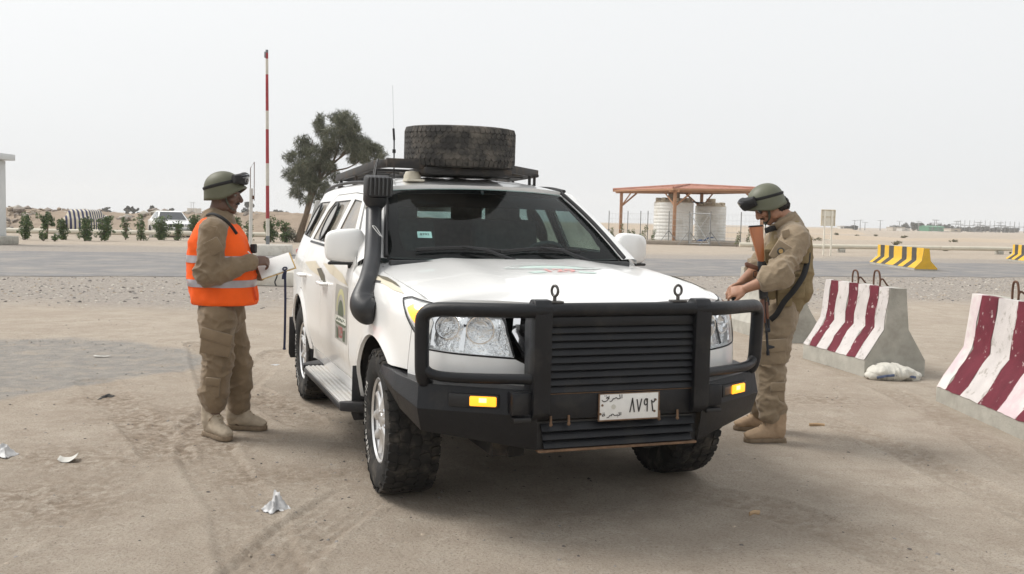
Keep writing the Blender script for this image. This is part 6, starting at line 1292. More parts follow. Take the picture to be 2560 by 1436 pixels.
# ---- foliage helpers
def leaves(name,centers,n,leaf,mats,parent,seed,droop=0,asp=.45,thick=1.0):
    rg=np.random.default_rng(seed); vs=[];fs=[];mi=[]; C=np.array([c[:3] for c in centers]); Rr=np.array([c[3] for c in centers]); pr=Rr**2/np.sum(Rr**2)
    idx=rg.choice(len(C),n,p=pr)
    for k in idx:
        u=rg.normal(size=3); u/=np.linalg.norm(u); r=Rr[k]*rg.uniform(.15,1)**.5; p=C[k]+u*r*np.array([1,1,.85]); a=rg.normal(size=3); a=a*(1-droop)+np.array([u[0]*.5,u[1]*.5,-1])*droop; a/=np.linalg.norm(a); b=np.cross(a,rg.normal(size=3)); b/=max(np.linalg.norm(b),1e-6); l=leaf*rg.uniform(.6,1.4); w=l*asp
        q=len(vs); vs+=[p-a*l*.5,p+b*w*.5,p+a*l*.5,p-b*w*.5]; fs.append((q,q+1,q+2,q+3)); mi.append(int(rg.integers(0,len(mats))))
    return mk(name,vs,fs,mats,parent,smooth=False,mi=mi)
GL=[pm('leaf_green_a',(.075,.125,.035),.6,var=.15,vs=3),pm('leaf_green_b',(.045,.085,.025),.6,var=.15,vs=3),pm('leaf_green_c',(.115,.155,.05),.6,var=.15,vs=3)]
TL=[pm('tamarisk_a',(.110,.120,.075),.75,var=.15,vs=2),pm('tamarisk_b',(.065,.074,.045),.75,var=.15,vs=2),pm('tamarisk_c',(.165,.168,.11),.75,var=.15,vs=2)]
BARK=pm('bark_brown',(.155,.115,.080),.95,var=.25,vs=6,stretch=(1,1,.3),bump=.02,bs_=14)
# ---- row of planted shrubs along the far kerb
SHR=[(62,600,538,17,'loose dark shrub with leaning top next to the white pillar'),(118,598,534,15,'round topped shrub on a bare thin stem'),(108,603,580,9,'low sprig of green under the round topped shrub'),(156,600,541,14,'slim upright shrub beside the striped car cover'),(213,603,540,17,'bushy shrub in front of the middle of the striped cover'),(262,603,538,18,'bushy shrub at the right edge of the striped cover'),(136,604,588,8,'ankle high tuft of green by the kerb'),(314,600,543,11,'thin gappy shrub standing alone between cover and car'),(352,602,538,15,'airy yellowish shrub left of the white saloon car'),(405,600,545,21,'wide dense shrub covering the wing of the white saloon car'),(446,602,552,13,'thin shrub in front of the grille of the saloon car'),(486,602,534,14,'dense shrub between saloon car and orange vest'),(590,602,540,12,'shrub right behind the helmeted writing person'),(624,602,546,12,'spindly shrub left of the white gate post'),(676,602,545,19,'dense dark shrub behind the striped pole'),(712,602,545,11,'narrow shrub beside the leaning tree trunk')]
for i,(px,by,ty_,hw,lab_) in enumerate(SHR):
    b=gp(px,by); b[1]=min(b[1],53.5); sc_=2450/b[1]; b[0]=float(atY(px,by,b[1])[0]); H=(by-ty_)/sc_*1.0; wd=hw/sc_
    e=empty('shrub',tuple(b)); tag(e,lab_,'shrub','shrubs planted along the kerb'); rg=np.random.default_rng(100+i)
    mb=MB()
    st=[]
    for k in range(4 if H>.6 else 2):
        t=np.array([rg.uniform(-.5,.5)*wd,rg.uniform(-.4,.4)*wd,H*rg.uniform(.75,.98)]); P=catmull([(0,0,0),tuple(t*np.array([.3,.3,.5])+rg.normal(0,.03,3)),tuple(t)],5); mb.tube(P,np.linspace(.034,.008,len(P)),6); st.append(P)
    mb.build('stems',BARK,e)
    C=[]; stem=(i==1)
    for P in st:
        for q in P[(6 if stem else 1):]: C.append((q[0]+rg.normal(0,wd*.36),q[1]+rg.normal(0,wd*.36),max(.12,q[2]+rg.normal(0,.06)),wd*rg.uniform(.3,.65)))
    leaves('foliage',C,int(900*max(.4,H)*(wd/.33)*(.5 if i in (7,8,10,13) else 1)),.115,GL,e,200+i,asp=.5)
# ---- leaning tamarisk
tb=atY(743,607,54.5); YT=54.5; e=empty('tamarisk_tree',(float(tb[0]),YT,0)); tag(e,'leaning tamarisk tree with grey green feathery crown','tree'); T0=np.array([float(tb[0]),YT,0])
tp=lambda px,py,dy=0:atY(px,py,YT+dy)-T0
mb=MB()
br=[[(743,607),(755,570),(768,530),(785,480),(812,430),(850,395),(895,365)],[(764,540),(772,500),(775,460),(770,410),(782,350)],[(785,480),(800,430),(805,380),(825,320)],[(812,430),(835,400),(850,350),(858,310)],[(800,455),(830,430),(870,420),(905,400)],[(850,395),(890,350),(930,372)],[(750,585),(775,578),(792,566),(798,545)],[(775,470),(755,440),(740,430)],[(738,606),(728,590),(722,570)]]
for k,B_ in enumerate(br):
    rg=np.random.default_rng(k); P=catmull([tp(x,y,rg.uniform(-.5,.5)*(j>1)) for j,(x,y) in enumerate(B_)],6); r0=(.21,.14,.10,.08,.07,.07,.09,.06,.05)[k]; mb.tube(P,np.linspace(r0,.025,len(P)),8)
mb.build('trunk',BARK,e)
CL=[(800,292,9),(797,312,13),(812,335,24),(845,300,18),(862,288,9),(850,325,26),(880,325,22),(905,345,24),(930,370,22),(948,395,13),(900,375,22),(870,360,26),(835,370,28),(795,370,30),(770,360,20),(755,395,26),(738,425,22),(727,450,12),(770,425,26),(800,410,22),(760,465,24),(740,480,15),(785,470,18),(815,465,18),(835,445,14),(800,495,15),(770,500,13),(830,490,9),(880,395,14),(915,402,12),(820,420,14),(725,402,8),(733,385,8)]
rg=np.random.default_rng(9); C=[]
for (x,y,r) in CL:
    for q in range(5): p=tp(x+rg.normal(0,r*.45),y+rg.normal(0,r*.45),rg.uniform(-1.3,1.3)); C.append((p[0],p[1],p[2],r/45*rg.uniform(.5,1.15)))
leaves('crown',C,21000,.46,TL,e,31,droop=.45,asp=.05)
leaves('crown_tufts',C,6500,.17,TL,e,32,droop=.25,asp=.20)
c0=tp(722,588); leaves('basal_shoots',[(c0[0],c0[1],.55,.38),(c0[0]-.1,c0[1],.25,.35),(c0[0]+.25,c0[1],.3,.3),(tp(798,552)[0],0,1.2,.25)],900,.22,TL,e,33,droop=.1,asp=.10)
# ---- white saloon car
e=empty('saloon_car',(float(atY(424,600,62)[0]),62.0,0),R(-62)); tag(e,'white saloon car parked behind the shrubs','car'); e.scale=(1.13,1.13,1.13)
SP=[(-2.2,.35),(-2.25,.62),(-2.15,.92),(-1.35,.98),(1.0,.93),(2.05,.78),(2.2,.62),(2.22,.38),(2.1,.28),(1.75,.28),(1.72,.45),(1.55,.60),(1.25,.60),(1.08,.45),(1.05,.28),(-1.0,.28),(-1.03,.45),(-1.2,.60),(-1.5,.60),(-1.67,.45),(-1.7,.28),(-2.1,.30)]
My=Matrix(((1,0,0,0),(0,0,1,-.86),(0,1,0,0),(0,0,0,1))); mb=MB(); mb.prism(SP,1.72,My,bev=.06); mb.build('body',PAINT,e)
CB=[(-1.75,.95),(-1.05,1.38),(-.75,1.43),(.15,1.42),(.40,1.36),(1.10,.92)]
vs=[];n=len(CB)
for s in (-1,1):
    for (x,z) in CB: vs.append((x,s*(.83-.24*max(0,(z-.95)/.48)),z))
fs=[tuple(range(n)),tuple(range(2*n-1,n-1,-1))]+[(i,i+n,(i+1)+n,i+1) for i in range(n-1)]
o=mk('cabin',vs,fs,PAINT,e,ang=30); bv=o.modifiers.new('b','BEVEL'); bv.width=.04; bv.segments=2
DG=pm('car_glass_dark',(.03,.035,.04),.08,coat=.6)
def quad(name,pts,mat,par,th=.012): 
    o=mk(name,pts,[(0,1,2,3)],mat,par,smooth=False); sd=o.modifiers.new('s','SOLIDIFY'); sd.thickness=th; sd.offset=0; return o
quad('windscreen',[(1.06,-.72,.965),(1.06,.72,.965),(.44,.56,1.36),(.44,-.56,1.36)],DG,e,.02); quad('rear_window',[(-1.68,-.68,1.0),(-1.68,.68,1.0),(-1.08,.54,1.375),(-1.08,-.54,1.375)],DG,e,.02)
for s in (-1,1):
    quad('side_window',[(.92,s*.825,.985),(.02,s*.825,.985),(.02,s*.625,1.37),(.30,s*.635,1.35)],DG,e,.02); quad('side_window',[(-.06,s*.825,.985),(-.98,s*.82,.985),(-.88,s*.628,1.36),(-.06,s*.625,1.37)],DG,e,.02)
    mb=MB(); mb.box((2.20,s*.62,.66),(.06,.36,.15),bev=.02); mb.build('headlight',pm('far_lamp',(.55,.56,.58),.2,.5),e); mb=MB(); mb.box((.95,s*.93,1.0),(.10,.16,.11),bev=.03); mb.build('mirror',PAINT,e)
    for x in (1.4,-1.35):
        mb=MB(); mb.lathe([(.0,.0),(.18,.0),(.2,-.02),(.30,-.02),(.31,.06),(.31,.18),(.0,.18)],24,Matrix.Translation((x,s*.87,.31))@Matrix.Rotation(R(90*s),4,'X')); mb.build('wheel',RUB,e)
mb=MB(); mb.box((2.205,0,.64),(.05,.80,.17),bev=.01); mb.build('grille',SEAL,e); mb=MB(); mb.box((2.21,0,.43),(.12,1.66,.12),bev=.03); mb.build('bumper',pm('grey_bumper',(.35,.35,.35),.5),e)
# ---- car under a striped cloth cover
cx_=float(atY(212,585,64)[0]); e2=empty('covered_car',(cx_,64.0,0),R(-90)); tag(e2,'car under a blue and cream striped cover','covered car')
mb=MB(); mb.box((-.4,0,.66),(3.2,1.90,1.16),bev=.28); mb.box((-.1,0,1.18),(2.4,1.66,.84),bev=.36)
def stripe_mat():
    m=bpy.data.materials.new('striped_cover'); m.use_nodes=True; t=m.node_tree; n=t.nodes; b=n['Principled BSDF']; tc=n.new('ShaderNodeTexCoord'); wv=n.new('ShaderNodeTexWave'); wv.wave_type='BANDS'; wv.bands_direction='X'; wv.inputs['Scale'].default_value=1.5; wv.inputs['Distortion'].default_value=.6; wv.inputs['Detail Scale'].default_value=.6
    mp=n.new('ShaderNodeMapping'); mp.inputs['Rotation'].default_value=(0,0,R(50)); t.links.new(tc.outputs['Object'],mp.inputs[0]); t.links.new(mp.outputs[0],wv.inputs['Vector']); cr=n.new('ShaderNodeValToRGB'); cr.color_ramp.elements[0].color=(.045,.05,.11,1); cr.color_ramp.elements[1].color=(.62,.57,.46,1); cr.color_ramp.elements[0].position=.46; cr.color_ramp.elements[1].position=.54; t.links.new(wv.outputs['Fac'],cr.inputs[0]); t.links.new(cr.outputs[0],b.inputs['Base Color']); b.inputs['Roughness'].default_value=.9; return m
remesh(mb,'cover',stripe_mat(),e2,.05,14,lambda x,y,z:.05*ridge(vnoise(x*2.2,y*2.2,z*.9,s=3))*sstep(1.3,.5,z)+.02*fbm(x*3,y*3,z*3,oct=2,s=8))
mb=MB(); 
for (x,y) in ((1.3,.7),(1.3,-.7),(-1.3,.7),(-1.3,-.7)): mb.tube([(x,y-.1,.31),(x,y+.1,.31)],.31,16)
mb.build('wheels',RUB,e2)
# ---- rubble bank behind
def bank(name,X0,X1,Y0,Y1,hf,mat,nx_,ny_,seed):
    vs=[];fs=[]; xs_=np.linspace(X0,X1,nx_); ys_=np.linspace(Y0,Y1,ny_); GX_,GY_=np.meshgrid(xs_,ys_); Z=hf(GX_,GY_); V_=np.stack([GX_.ravel(),GY_.ravel(),Z.ravel()],1)
    for j in range(ny_-1):
        for i in range(nx_-1): fs.append((j*nx_+i,j*nx_+i+1,(j+1)*nx_+i+1,(j+1)*nx_+i))
    o=mk(name,V_,fs,mat,smooth=True,ang=60); tag(o,kind='structure'); return o
EARTH=pm('bank_earth',(.33,.265,.205),.95,var=.18,vs=.9,col2=(.20,.16,.125),c2s=.9,c2lo=.48,c2hi=.68,bump=.06,bs_=3,spec=.1)
FARS=pm('far_sand',(.44,.365,.285),.95,var=.08,vs=.06,spec=.1)
def bh(X,Y):
    t=(Y-70)/16; prof=sstep(0,.55,t)*sstep(2.2,1.2,t); end=sstep(2,-8,X)*sstep(-140,-110,X)
    return (1.42+.30*fbm(X*.11,Y*.05,oct=3,s=81))*prof*end+(.28*ridge(vnoise(X*.6,Y*.6,s=82))+.30*fbm(X*.9,Y*.9,oct=4,s=83))*prof*end*sstep(1.3,.7,t)-.05
bank('rubble_bank',-145,6,69,112,bh,EARTH,420,80,1)
def rh(X,Y): 
    t=(Y-118-.12*(X-20)+9*fbm(X*.02,X*0,oct=2,s=91))/9; return .75*sstep(0,.5,t)*sstep(1,.55,t)*(.6+.5*fbm(X*.06,Y*.03,oct=3,s=92))*sstep(14,26,X)-.04
bank('sand_ridge',12,260,100,190,rh,FARS,200,90,2)
def rh2(X,Y):
    t=(Y-205)/30; return 1.5*sstep(0,.5,t)*sstep(1,.55,t)*(.75+.35*fbm(X*.02,Y*.02,oct=3,s=95))-.04
bank('sand_ridge',-60,75,200,240,rh2,FARS,120,30,3)
rg=np.random.default_rng(77)      # boulders and broken blocks on the bank
RK_=[pm('rubble_a',(.36,.30,.235),.95,var=.2,vs=3),pm('rubble_b',(.25,.215,.185),.95,var=.2,vs=3),pm('rubble_c',(.42,.39,.34),.95,var=.2,vs=3)]
vs=[];fs=[];mi=[]; bm=bmesh.new(); bmesh.ops.create_icosphere(bm,subdivisions=1,radius=1); bm.verts.index_update(); IV=np.array([v.co[:] for v in bm.verts]); IF=[[v.index for v in f.verts] for f in bm.faces]; bm.free()
for k in range(2400):
    x=rg.uniform(-60,-3); y=rg.uniform(70.5,86); z=float(bh(np.array([x]),np.array([y]))[0])
    if vnoise(np.array([x*.25]),np.array([y*.3]),s=66)[0]<-.25: continue
    s_=rg.uniform(.06,.30)*(1.7 if rg.uniform()<.08 else 1); q=IV*rg.uniform(.65,1.3,(len(IV),1))*np.array([rg.uniform(.8,1.6),1,rg.uniform(.45,.9)])*s_; a=rg.uniform(0,6.28); c,s2=math.cos(a),math.sin(a); b=len(vs)
    vs+=np.stack([q[:,0]*c-q[:,1]*s2+x,q[:,0]*s2+q[:,1]*c+y,q[:,2]+z+s_*.15],1).tolist(); fs+=[[b+i_ for i_ in f] for f in IF]; mi+=[int(rg.integers(0,3))]*len(IF)
o=mk('rubble',vs,fs,RK_,smooth=False,mi=mi); tag(o,'broken stones strewn over the earth bank behind the shrubs','rubble',kind='stuff')
# ---- dry bushes on the open desert (right) and along the bank
DB=[pm('scrub_a',(.135,.135,.07),.8,var=.2,vs=3),pm('scrub_b',(.20,.175,.10),.8,var=.2,vs=3),pm('scrub_c',(.09,.095,.05),.8,var=.2,vs=3)]
for i,(px,py,w_,h_,lab_) in enumerate([(2237,613,17,11,'widest dark scrub bush on the open sand behind the yellow barrier'),(2384,606,11,8,'flat scrub bush by itself beyond the pipeline'),(2258,597,7,7,'small round scrub bush with dark heart'),(2196,598,5,4,'tiny brown scrub bush'),(2224,598,6,4,'low pale brown scrub bush'),(2365,628,9,8,'brown dead scrub bush close behind the pipeline'),(2143,592,6,5,'scrub bush left of the tiny brown one'),(2190,588,6,5,'yellowish scrub bush on the far flat'),(2091,588,4,7,'upright scrub bush beside the sign board'),(2035,602,18,9,'green creeping scrub left of the sign posts'),(2265,588,5,4,'far scrub bush near the green shed'),(2532,635,8,4,'scrub bush near the second yellow barrier'),(96,560,12,7,'grey scrub bush at the foot of the rubble bank'),(290,560,10,6,'dark scrub bush on the bank right of the striped cover')]):
    b=gp(px,py); b[1]=min(b[1],170); b[0]=float(atY(px,py,b[1])[0]); 
    if b[0]<0: b[1]=71.; b[0]=float(atY(px,575,71.)[0]); 
    s_=2450/b[1]; e=empty('scrub_bush',tuple(b)); tag(e,lab_,'bush','scrub bushes'); rg=np.random.default_rng(300+i); wd,H=w_/s_,h_/s_
    C=[(rg.uniform(-1,1)*wd*.8,rg.uniform(-.6,.6)*wd,H*rg.uniform(.2,.7),H*rg.uniform(.35,.6)) for k in range(9)]
    leaves('foliage',C,420,min(.5,max(.12,H*.35)),DB,e,310+i,asp=.25)
    mb=MB()
    for k in range(5): mb.tube([(0,0,0),(rg.uniform(-.7,.7)*wd,rg.uniform(-.4,.4)*wd,H*.7)],[.03,.008],5)
    mb.build('stems',BARK,e)
# ---- back of a sign board on two posts
e=empty('sign_board',(float(atY(2067,640,50)[0]),50.,0),R(4)); tag(e,'weathered cream sign board seen from behind on two posts','sign')
SGN=pm('sign_cream',(.82,.78,.68),.7,var=.06,vs=3,col2=(.60,.50,.36),c2s=3,c2lo=.66,c2hi=.8)
for s in (-1,1): mb=MB(); mb.box((s*.19,0,1.15),(.075,.06,2.3),bev=.01); mb.build('post',SGN,e)
mb=MB(); mb.box((0,.06,1.92),(.70,.03,.80),bev=.008); mb.build('board',SGN,e)
mb=MB(); mb.box((0,.03,2.33),(.74,.06,.05),bev=.008); mb.box((0,.03,1.98),(.72,.05,.04)); mb.box((-.35,.03,1.93),(.04,.05,.82)); mb.box((.35,.03,1.93),(.04,.05,.82)); mb.build('frame',pm('sign_frame',(.62,.54,.40),.8,var=.15,vs=6),e)
mb=MB(); mb.box((0,0,.82),(.32,.045,.05),bev=.006); mb.build('brace',SGN,e)
# ---- pavilion over the water tanks
ORW=pm('pavilion_wood',(.40,.215,.12),.65,var=.1,vs=2); TIL=pm('roof_tile',(.37,.17,.12),.75,var=.15,vs=3); SOF=pm('pavilion_soffit',(.32,.19,.12),.8)
PA=np.array([8.15,74.6]); PB=np.array([11.35,69.3]); PD=np.array([17.15,67.8]); PC_=PA+PD-PB
cen=(PA+PD)/2; pav=empty('pavilion',(cen[0],cen[1],0)); tag(pav,'open timber pavilion with red tiled roof over the water tanks','pavilion')
lc=lambda p,z=0:Vector((p[0]-cen[0],p[1]-cen[1],z)); HP=3.75
for a,nb_ in ((PA,(PB,PC_)),(PB,(PA,PD)),(PD,(PB,PC_)),(PC_,(PA,PD))):
    mb=MB(); mb.box(lc(a,HP/2),(.22,.22,HP),bev=.01); mb.build('post',ORW,pav)
    for b in nb_:
        d=(b-a)/np.linalg.norm(b-a); mb=MB(); mb.tube([lc(a,HP-1.05),lc(a+d*1.15,HP-.05)],.065,4); mb.build('brace',ORW,pav)
for a,b in ((PA,PB),(PB,PD),(PD,PC_),(PC_,PA)):
    d=b-a; ln=np.linalg.norm(d); q=Vector((d[0],d[1],0)).to_track_quat('X','Z').to_matrix(); mb=MB(); mb.box(lc((a+b)/2,HP+.02),(ln+.9,.12,.17),q,bev=.01); mb.build('eave_beam',ORW,pav)
ov=[cen+(p-cen)*1.13 for p in (PA,PB,PD,PC_)]; apex=lc(cen,HP+.50)
for k in range(4):
    a,b=ov[k],ov[(k+1)%4]; ln=np.linalg.norm(b-a); nt_=int(ln/.30)*6; vs=[];fs=[]; rows=9
    for j in range(rows+1):
        t=j/rows
        for i in range(nt_+1):
            u=i/nt_; p=lc(a+(b-a)*u,HP+.16); p=p*(1-t)+apex*t; p.z+=.05*abs(math.sin(math.pi*u*ln*(1-t)/.30+k))+.02*((j%2)); vs.append(p)
    for j in range(rows):
        for i in range(nt_): fs.append((j*(nt_+1)+i,j*(nt_+1)+i+1,(j+1)*(nt_+1)+i+1,(j+1)*(nt_+1)+i))
    o=mk('tiled_roof_slope',vs,fs,TIL,pav,ang=70); sd=o.modifiers.new('s','SOLIDIFY'); sd.thickness=.05
    q=Vector((b[0]-a[0],b[1]-a[1],0)).to_track_quat('X','Z').to_matrix(); mb=MB(); mb.box(lc((a+b)/2,HP+.12),(ln+.05,.05,.13),q); mb.build('fascia',ORW,pav)
    mb=MB(); mb.tube([lc(a,HP+.24),apex+Vector((0,0,.05))],.09,8); mb.build('hip_ridge',TIL,pav)
mk('soffit',[lc(p,HP+.05) for p in ov],[(0,1,2,3)],SOF,pav,smooth=False)
mb=MB(); d=PD-PB; q=Vector((d[0],d[1],0)).to_track_quat('X','Z').to_matrix(); mb.box(lc(cen,.14),(7.4,6.6,.28),q,bev=.03); o=mb.build('plinth',pm('plinth_concrete',(.30,.26,.215),.9,var=.15,vs=2),pav)
TNK=pm('tank_plastic',(.74,.735,.70),.55,var=.05,vs=1.5,col2=(.50,.47,.40),c2s=1.2,c2lo=.5,c2hi=.75); TKT=pm('tank_dusty_top',(.42,.36,.27),.8,var=.1,vs=3)
def tank(px0,px1,Y,top,label):
    x0,x1=float(atY(px0,560,Y)[0]),float(atY(px1,560,Y)[0]); r=(x1-x0)/2; zt=float(atY((px0+px1)/2,top,Y)[2])-.28; e=empty('water_tank',((x0+x1)/2,Y,.28)); tag(e,label,'water tank','water tanks')
    pr=[(0,0),(r*.98,0)]; n=11; zs_=zt*.90
    for k in range(n): z=zs_*k/n; pr+=[(r,z+.02),(r,z+zs_/n*.80),(r-.016,z+zs_/n*.90)]
    pr+=[(r,zs_)]; mb=MB(); mb.lathe(pr,40); mb.build('shell',TNK,e)
    mb=MB(); mb.lathe([(r,zs_),(r*.90,zs_+zt*.035),(r*.80,zs_+zt*.085),(r*.5,zs_+zt*.11),(0,zs_+zt*.12)],40)
    for k in range(8): a=2*math.pi*k/8; mb.box((r*.80*math.cos(a),r*.80*math.sin(a),zs_+zt*.07),(r*.24,r*.22,zt*.09),Matrix.Rotation(a,3,'Z'),bev=.04)
    mb.build('dome',TKT,e)
    mb=MB(); mb.lathe([(r*.30,zs_+zt*.09),(r*.30,zs_+zt*.20),(r*.27,zs_+zt*.215),(0,zs_+zt*.215)],24); mb.build('lid',TKT,e)
tank(1634,1732,71.8,497,'larger ribbed white water tank under the pavilion'); tank(1737,1814,73.3,508,'smaller ribbed white water tank behind the braced gate')
mb=MB(); a=atY(1700,504,71.0); b=atY(1756,508,72.5); mb.tube([a,(a+b)/2+np.array([0,0,.03]),b],.05,8); o=mb.build('fill_pipe',SEAL); tag(o,'black pipe joining the tops of the two water tanks','pipe')
pc=atY(1748,600,69.5); mb=MB(); mb.ball((0,0,.22),(.28,.18,.20),12,8); mb.box((0,0,.06),(.5,.3,.10),bev=.02); mb.tube([(.2,0,.30),(.6,0,.55),(.9,0,.55)],.05,8); o=mb.build('water_pump',pm('pump_blue',(.06,.10,.20),.5,var=.1,vs=6)); o.location=(float(pc[0]),69.0,.0); tag(o,'blue water pump between the tanks and the gate','pump')
# ---- wire fence round the tanks
FST=pm('fence_steel',(.22,.22,.215),.6,.3,var=.2,vs=3); f0=empty('wire_fence',(12,70,0)); tag(f0,'thin wire fence with steel posts round the water tanks','fence')
fl=[(1521,74.5),(1568,73.0),(1600,71.5),(1618,70.6),(1671,69.0),(1722,67.6),(1775,66.6)]; fp=[np.array([float(atY(px,606,Y)[0])-12,Y-70,0]) for px,Y in fl]
fr2=[(1851,66.2),(1912,66.8),(1990,67.5)]; fp2=[np.array([float(atY(px,606,Y)[0])-12,Y-70,0]) for px,Y in fr2]
for p in fp+fp2: mb=MB(); mb.tube([p,p+np.array([0,0,2.35])],.032,6); mb.build('post',FST,f0)
for p in (fp[0],fp[4],fp[5],fp[6]):
    for s in (-1,1): mb=MB(); mb.tube([p+np.array([0,0,1.0]),p+np.array([s*.75,-.1,0])],.026,6); mb.build('stay',FST,f0)
WIR=pm('fence_wire',(.40,.40,.39),.6,.4); mb=MB()
for a,b in list(zip(fp[:-1],fp[1:]))[:5]+[(fp[6],fp2[0]),(fp2[0],fp2[1]),(fp2[1],fp2[2])]:
    for z in (.15,.55,.95,1.35,1.75,2.15): mb.tube([a+np.array([0,0,z]),b+np.array([0,0,z])],.006,4)
    nv=int(np.linalg.norm(b-a)/.28)
    for k in range(1,nv): q=a+(b-a)*k/nv; mb.tube([q+np.array([0,0,.1]),q+np.array([0,0,2.15])],.004,3)
o=mb.build('wires',WIR,f0); o['kind']='stuff'
g0=empty('wire_gate',(12+fp[5][0],70+fp[5][1],0)); tag(g0,'steel gate frame with crossed braces in front of the tanks','gate'); d=fp[6]-fp[5]
for a,b,nm,r in (((0,.15),(1,.15),'bottom_rail',.03),((0,2.2),(1,2.2),'top_rail',.03),((.03,.15),(.03,2.2),'stile',.03),((.97,.15),(.97,2.2),'stile',.03),((.05,.2),(.95,2.15),'cross_brace',.028),((.05,2.15),(.95,.2),'cross_brace',.028)):
    mb=MB(); mb.tube([tuple(d*a[0]+np.array([0,0,a[1]])),tuple(d*b[0]+np.array([0,0,b[1]]))],r,6); mb.build(nm,pm('galvanised',(.42,.43,.43),.5,.4,var=.1,vs=4),g0)
for i,(px,Y) in enumerate([(1530,73.5),(1553,73),(1572,72.4),(1585,72),(1598,71),(1612,70.3),(1630,69.8),(1838,66),(1868,66.2)]):
    e=empty('vine',(float(atY(px,606,Y)[0]),Y-.35,0)); tag(e,'thin withered creeper climbing the wire fence','creeper','creepers on the wire fence'); rg=np.random.default_rng(500+i); H=rg.uniform(.8,1.3); P=catmull([(0,0,0),(rg.normal(0,.06),0,H*.5),(rg.normal(0,.12),0,H)],5); mb=MB(); mb.tube(P,np.linspace(.02,.006,len(P)),5); mb.build('stem',BARK,e)
    leaves('foliage',[(q[0],q[1],q[2],.16) for q in P[2:]],110,.13,[GL[0],GL[2],DB[1]],e,520+i,asp=.45)
# ---- far buildings, trees and power lines in the haze
def farbox(name,px0,px1,top,Y,mat,label,cat,rf=None,dep=14,base=0):
    x0,x1=float(atY(px0,575,Y)[0]),float(atY(px1,575,Y)[0]); z=float(atY((px0+px1)/2,top,Y)[2]); e=empty(name,((x0+x1)/2,Y,0)); tag(e,label,cat); w=x1-x0
    mb=MB(); mb.box((0,dep/2,z/2),(w,dep,z),bev=.05); mb.build('wall',mat,e)
    if rf=='gable':
        h=z*.28; mb=MB(); mb.prism([(-dep/2-.4,0),(dep/2+.4,0),(0,h)],w+.6,Matrix(((0,0,1,-w/2-.3),(1,0,0,dep/2),(0,1,0,z),(0,0,0,1)))); mb.build('roof',mat,e)
    else: mb=MB(); mb.box((0,dep/2,z+.1),(w+.5,dep+.5,.25)); mb.build('roof',mat,e)
    nw=max(1,int(w/5))
    for k in range(nw): mb=MB(); mb.box((-w/2+(k+.5)*w/nw,-.03,z*.55),(min(1.4,w/nw*.4),.10,z*.25)); mb.build('window',pm('far_window',(.08,.08,.085),.4),e)
FB=pm('far_plaster',(.48,.43,.36),.9,var=.08,vs=.2); FG=pm('far_green_sheet',(.05,.22,.12),.6,var=.1,vs=.2); FW=pm('far_white',(.58,.56,.52),.8)
farbox('warehouse',2322,2362,568,620,FG,'green sheet metal shed among the far trees','shed','gable',18)
farbox('far_house',2095,2130,572,560,FB,'long low beige house left of the far trees','house',None,10); farbox('far_house',2100,2110,566,556,FW,'upper room on the long low beige house','house',None,6); farbox('far_house',2232,2262,569,560,FB,'beige house in front of the dark grove','house',None,10); farbox('far_house',2255,2275,572,540,FW,'white house with flat roof beside the dark grove','house',None,8); farbox('far_house',2344,2374,580,520,FW,'low white wall building below the green shed','house',None,6); farbox('far_house',2378,2402,573,520,FB,'square beige house right of the green shed','house',None,9); farbox('far_house',2430,2500,582,600,FB,'long pale building under the power masts','house',None,10); farbox('far_house',468,492,522,700,FB,'tiny far building with two thin towers','house',None,10)
FT_=[pm('far_leaf_a',(.030,.036,.028),.9),pm('far_leaf_b',(.045,.050,.038),.9)]
def fartree(px,base,top,hw,Y,i,lab_):
    x=float(atY(px,base,Y)[0]); H=float(atY(px,top,Y)[2])*1.12; wd=hw*Y/2450*1.25; e=empty('far_tree',(x,Y,0)); tag(e,lab_,'tree','far trees on the horizon'); rg=np.random.default_rng(700+i)
    mb=MB(); mb.tube([(0,0,0),(.1,0,H*.7)],[.25,.1],6); mb.build('trunk',BARK,e)
    C=[(rg.normal(0,.42)*wd,rg.normal(0,.35)*wd,H*rg.uniform(.25,.85),wd*rg.uniform(.25,.5)) for k in range(12)]; C=[(a,b,min(c,H-d*.6),d) for a,b,c,d in C]
    leaves('crown',C,900,max(.5,wd*.24),FT_,e,720+i,asp=.6)
FTL=[(620,532,506,15,300,'lone rounded tree on the horizon behind the gate post')]+[(px,b,t,h,Y,'dark tree of the grove beside the green shed') for px,b,t,h,Y in [(2240,578,566,10,620),(2262,578,560,11,640),(2282,580,557,12,640),(2300,580,560,12,650),(2318,580,562,11,660),(2345,580,562,11,680),(2365,580,561,9,650),(2378,581,566,9,660)]]+[(px,b,t,h,Y,'low dark tree in the line under the power masts') for px,b,t,h,Y in [(2400,582,570,11,690),(2420,582,570,11,690),(2442,582,569,12,690),(2464,583,569,12,690),(2488,583,571,11,690),(2510,584,571,12,690),(2535,584,572,11,690)]]+[(2118,575,567,9,580,'small tree beside the long low house'),(2134,575,566,10,580,'small tree beside the long low house'),(318,528,514,8,330,'grey tree beyond the rubble bank'),(336,528,516,7,330,'grey tree beyond the rubble bank'),(382,528,515,10,330,'grey tree beyond the rubble bank'),(425,530,522,6,330,'grey tree beyond the rubble bank'),(268,527,519,9,360,'grey tree beyond the rubble bank'),(690,536,527,8,400,'grey tree beyond the rubble bank'),(705,536,528,10,400,'grey tree beyond the rubble bank')]
for i,a in enumerate(FTL): fartree(*a[:5],i,a[5])
PST=pm('far_steel',(.20,.20,.205),.7)
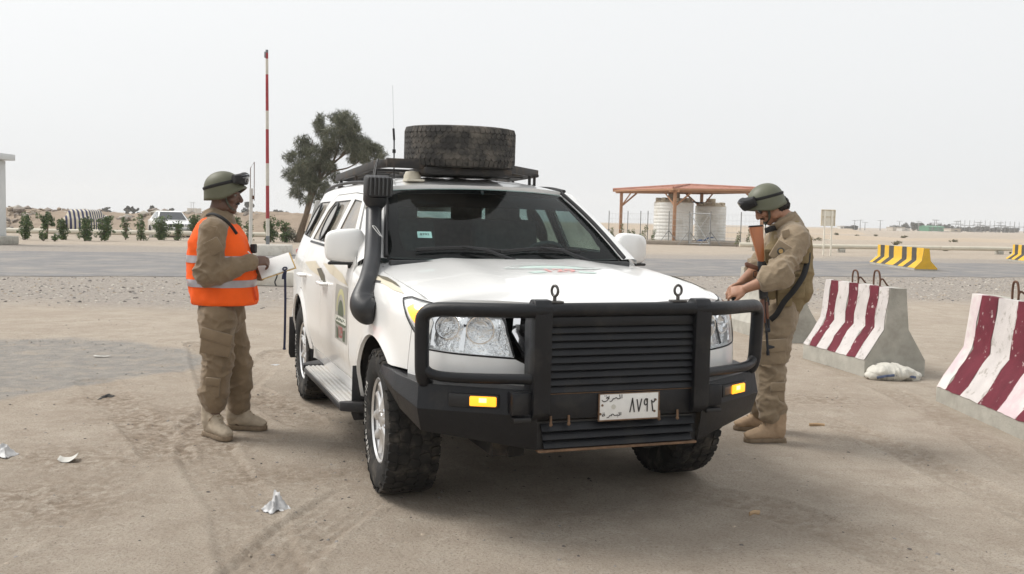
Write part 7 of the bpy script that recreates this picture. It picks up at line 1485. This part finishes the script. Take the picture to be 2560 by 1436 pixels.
def mast(px,base,top,Y,kind,lab_):
    x=float(atY(px,base,Y)[0]); H=float(atY(px,top,Y)[2]); e=empty('power_mast',(x,Y,0)); tag(e,lab_,'power mast','power masts on the horizon')
    if kind==0: mb=MB(); mb.tube([(0,0,0),(0,0,H)],[.22,.14],6); mb.build('pole',PST,e); mb=MB(); mb.box((0,0,H*.97),(3.2,.15,.15)); mb.build('cross_arm',PST,e)
    elif kind==1:
        for s in (-1,1): mb=MB(); mb.tube([(s*2.2,0,0),(s*.5,0,H*.72),(s*.5,0,H)],.16,5); mb.build('leg',PST,e)
        for z,w_ in ((.72,7),(.98,4)): mb=MB(); mb.box((0,0,H*z),(w_,.3,.3)); mb.build('cross_arm',PST,e)
    else:
        for s in (-1,-.35,.35,1): mb=MB(); mb.tube([(s*4.5,0,0),(s*4.5,0,H)],.16,5); mb.build('leg',PST,e)
        mb=MB(); mb.box((0,0,H*.55),(9.4,.35,.35)); mb.build('cross_arm',PST,e)
for px,t,k,Y in [(2136,551,0,520),(2150,550,0,520),(2162,556,0,540),(2200,551,0,540),(2248,553,0,560),(2296,553,0,560)]: mast(px,575,t,Y,k,'thin single pole of the far power line')
for px,t,k,Y in [(2338,550,1,560),(2392,553,1,560),(2446,556,1,560),(2499,557,1,560)]: mast(px,580,t,Y,k,'two-legged steel mast of the far power line')
for px,t,k,Y in [(2417,551,2,640),(2468,552,2,640),(2518,554,2,640),(2553,556,2,640)]: mast(px,582,t,Y,k,'broad four-post steel frame of the far switchyard')
for px in (478,484): mast(px,522,506,700,0,'thin tower on the tiny far building')
# ================================================================ DUST HAZE
hz=bpy.data.materials.new('dust_haze'); hz.use_nodes=True; t=hz.node_tree; t.nodes.clear(); o_=t.nodes.new('ShaderNodeOutputMaterial'); v_=t.nodes.new('ShaderNodeVolumePrincipled')
v_.inputs['Color'].default_value=(.985,.985,.98,1); v_.inputs['Density'].default_value=.00038; v_.inputs['Anisotropy'].default_value=.2; t.links.new(v_.outputs[0],o_.inputs['Volume'])
mb=MB(); mb.box((0,350,10),(1500,960,22)); h=mb.build('haze',hz,smooth=False); tag(h,kind='stuff')
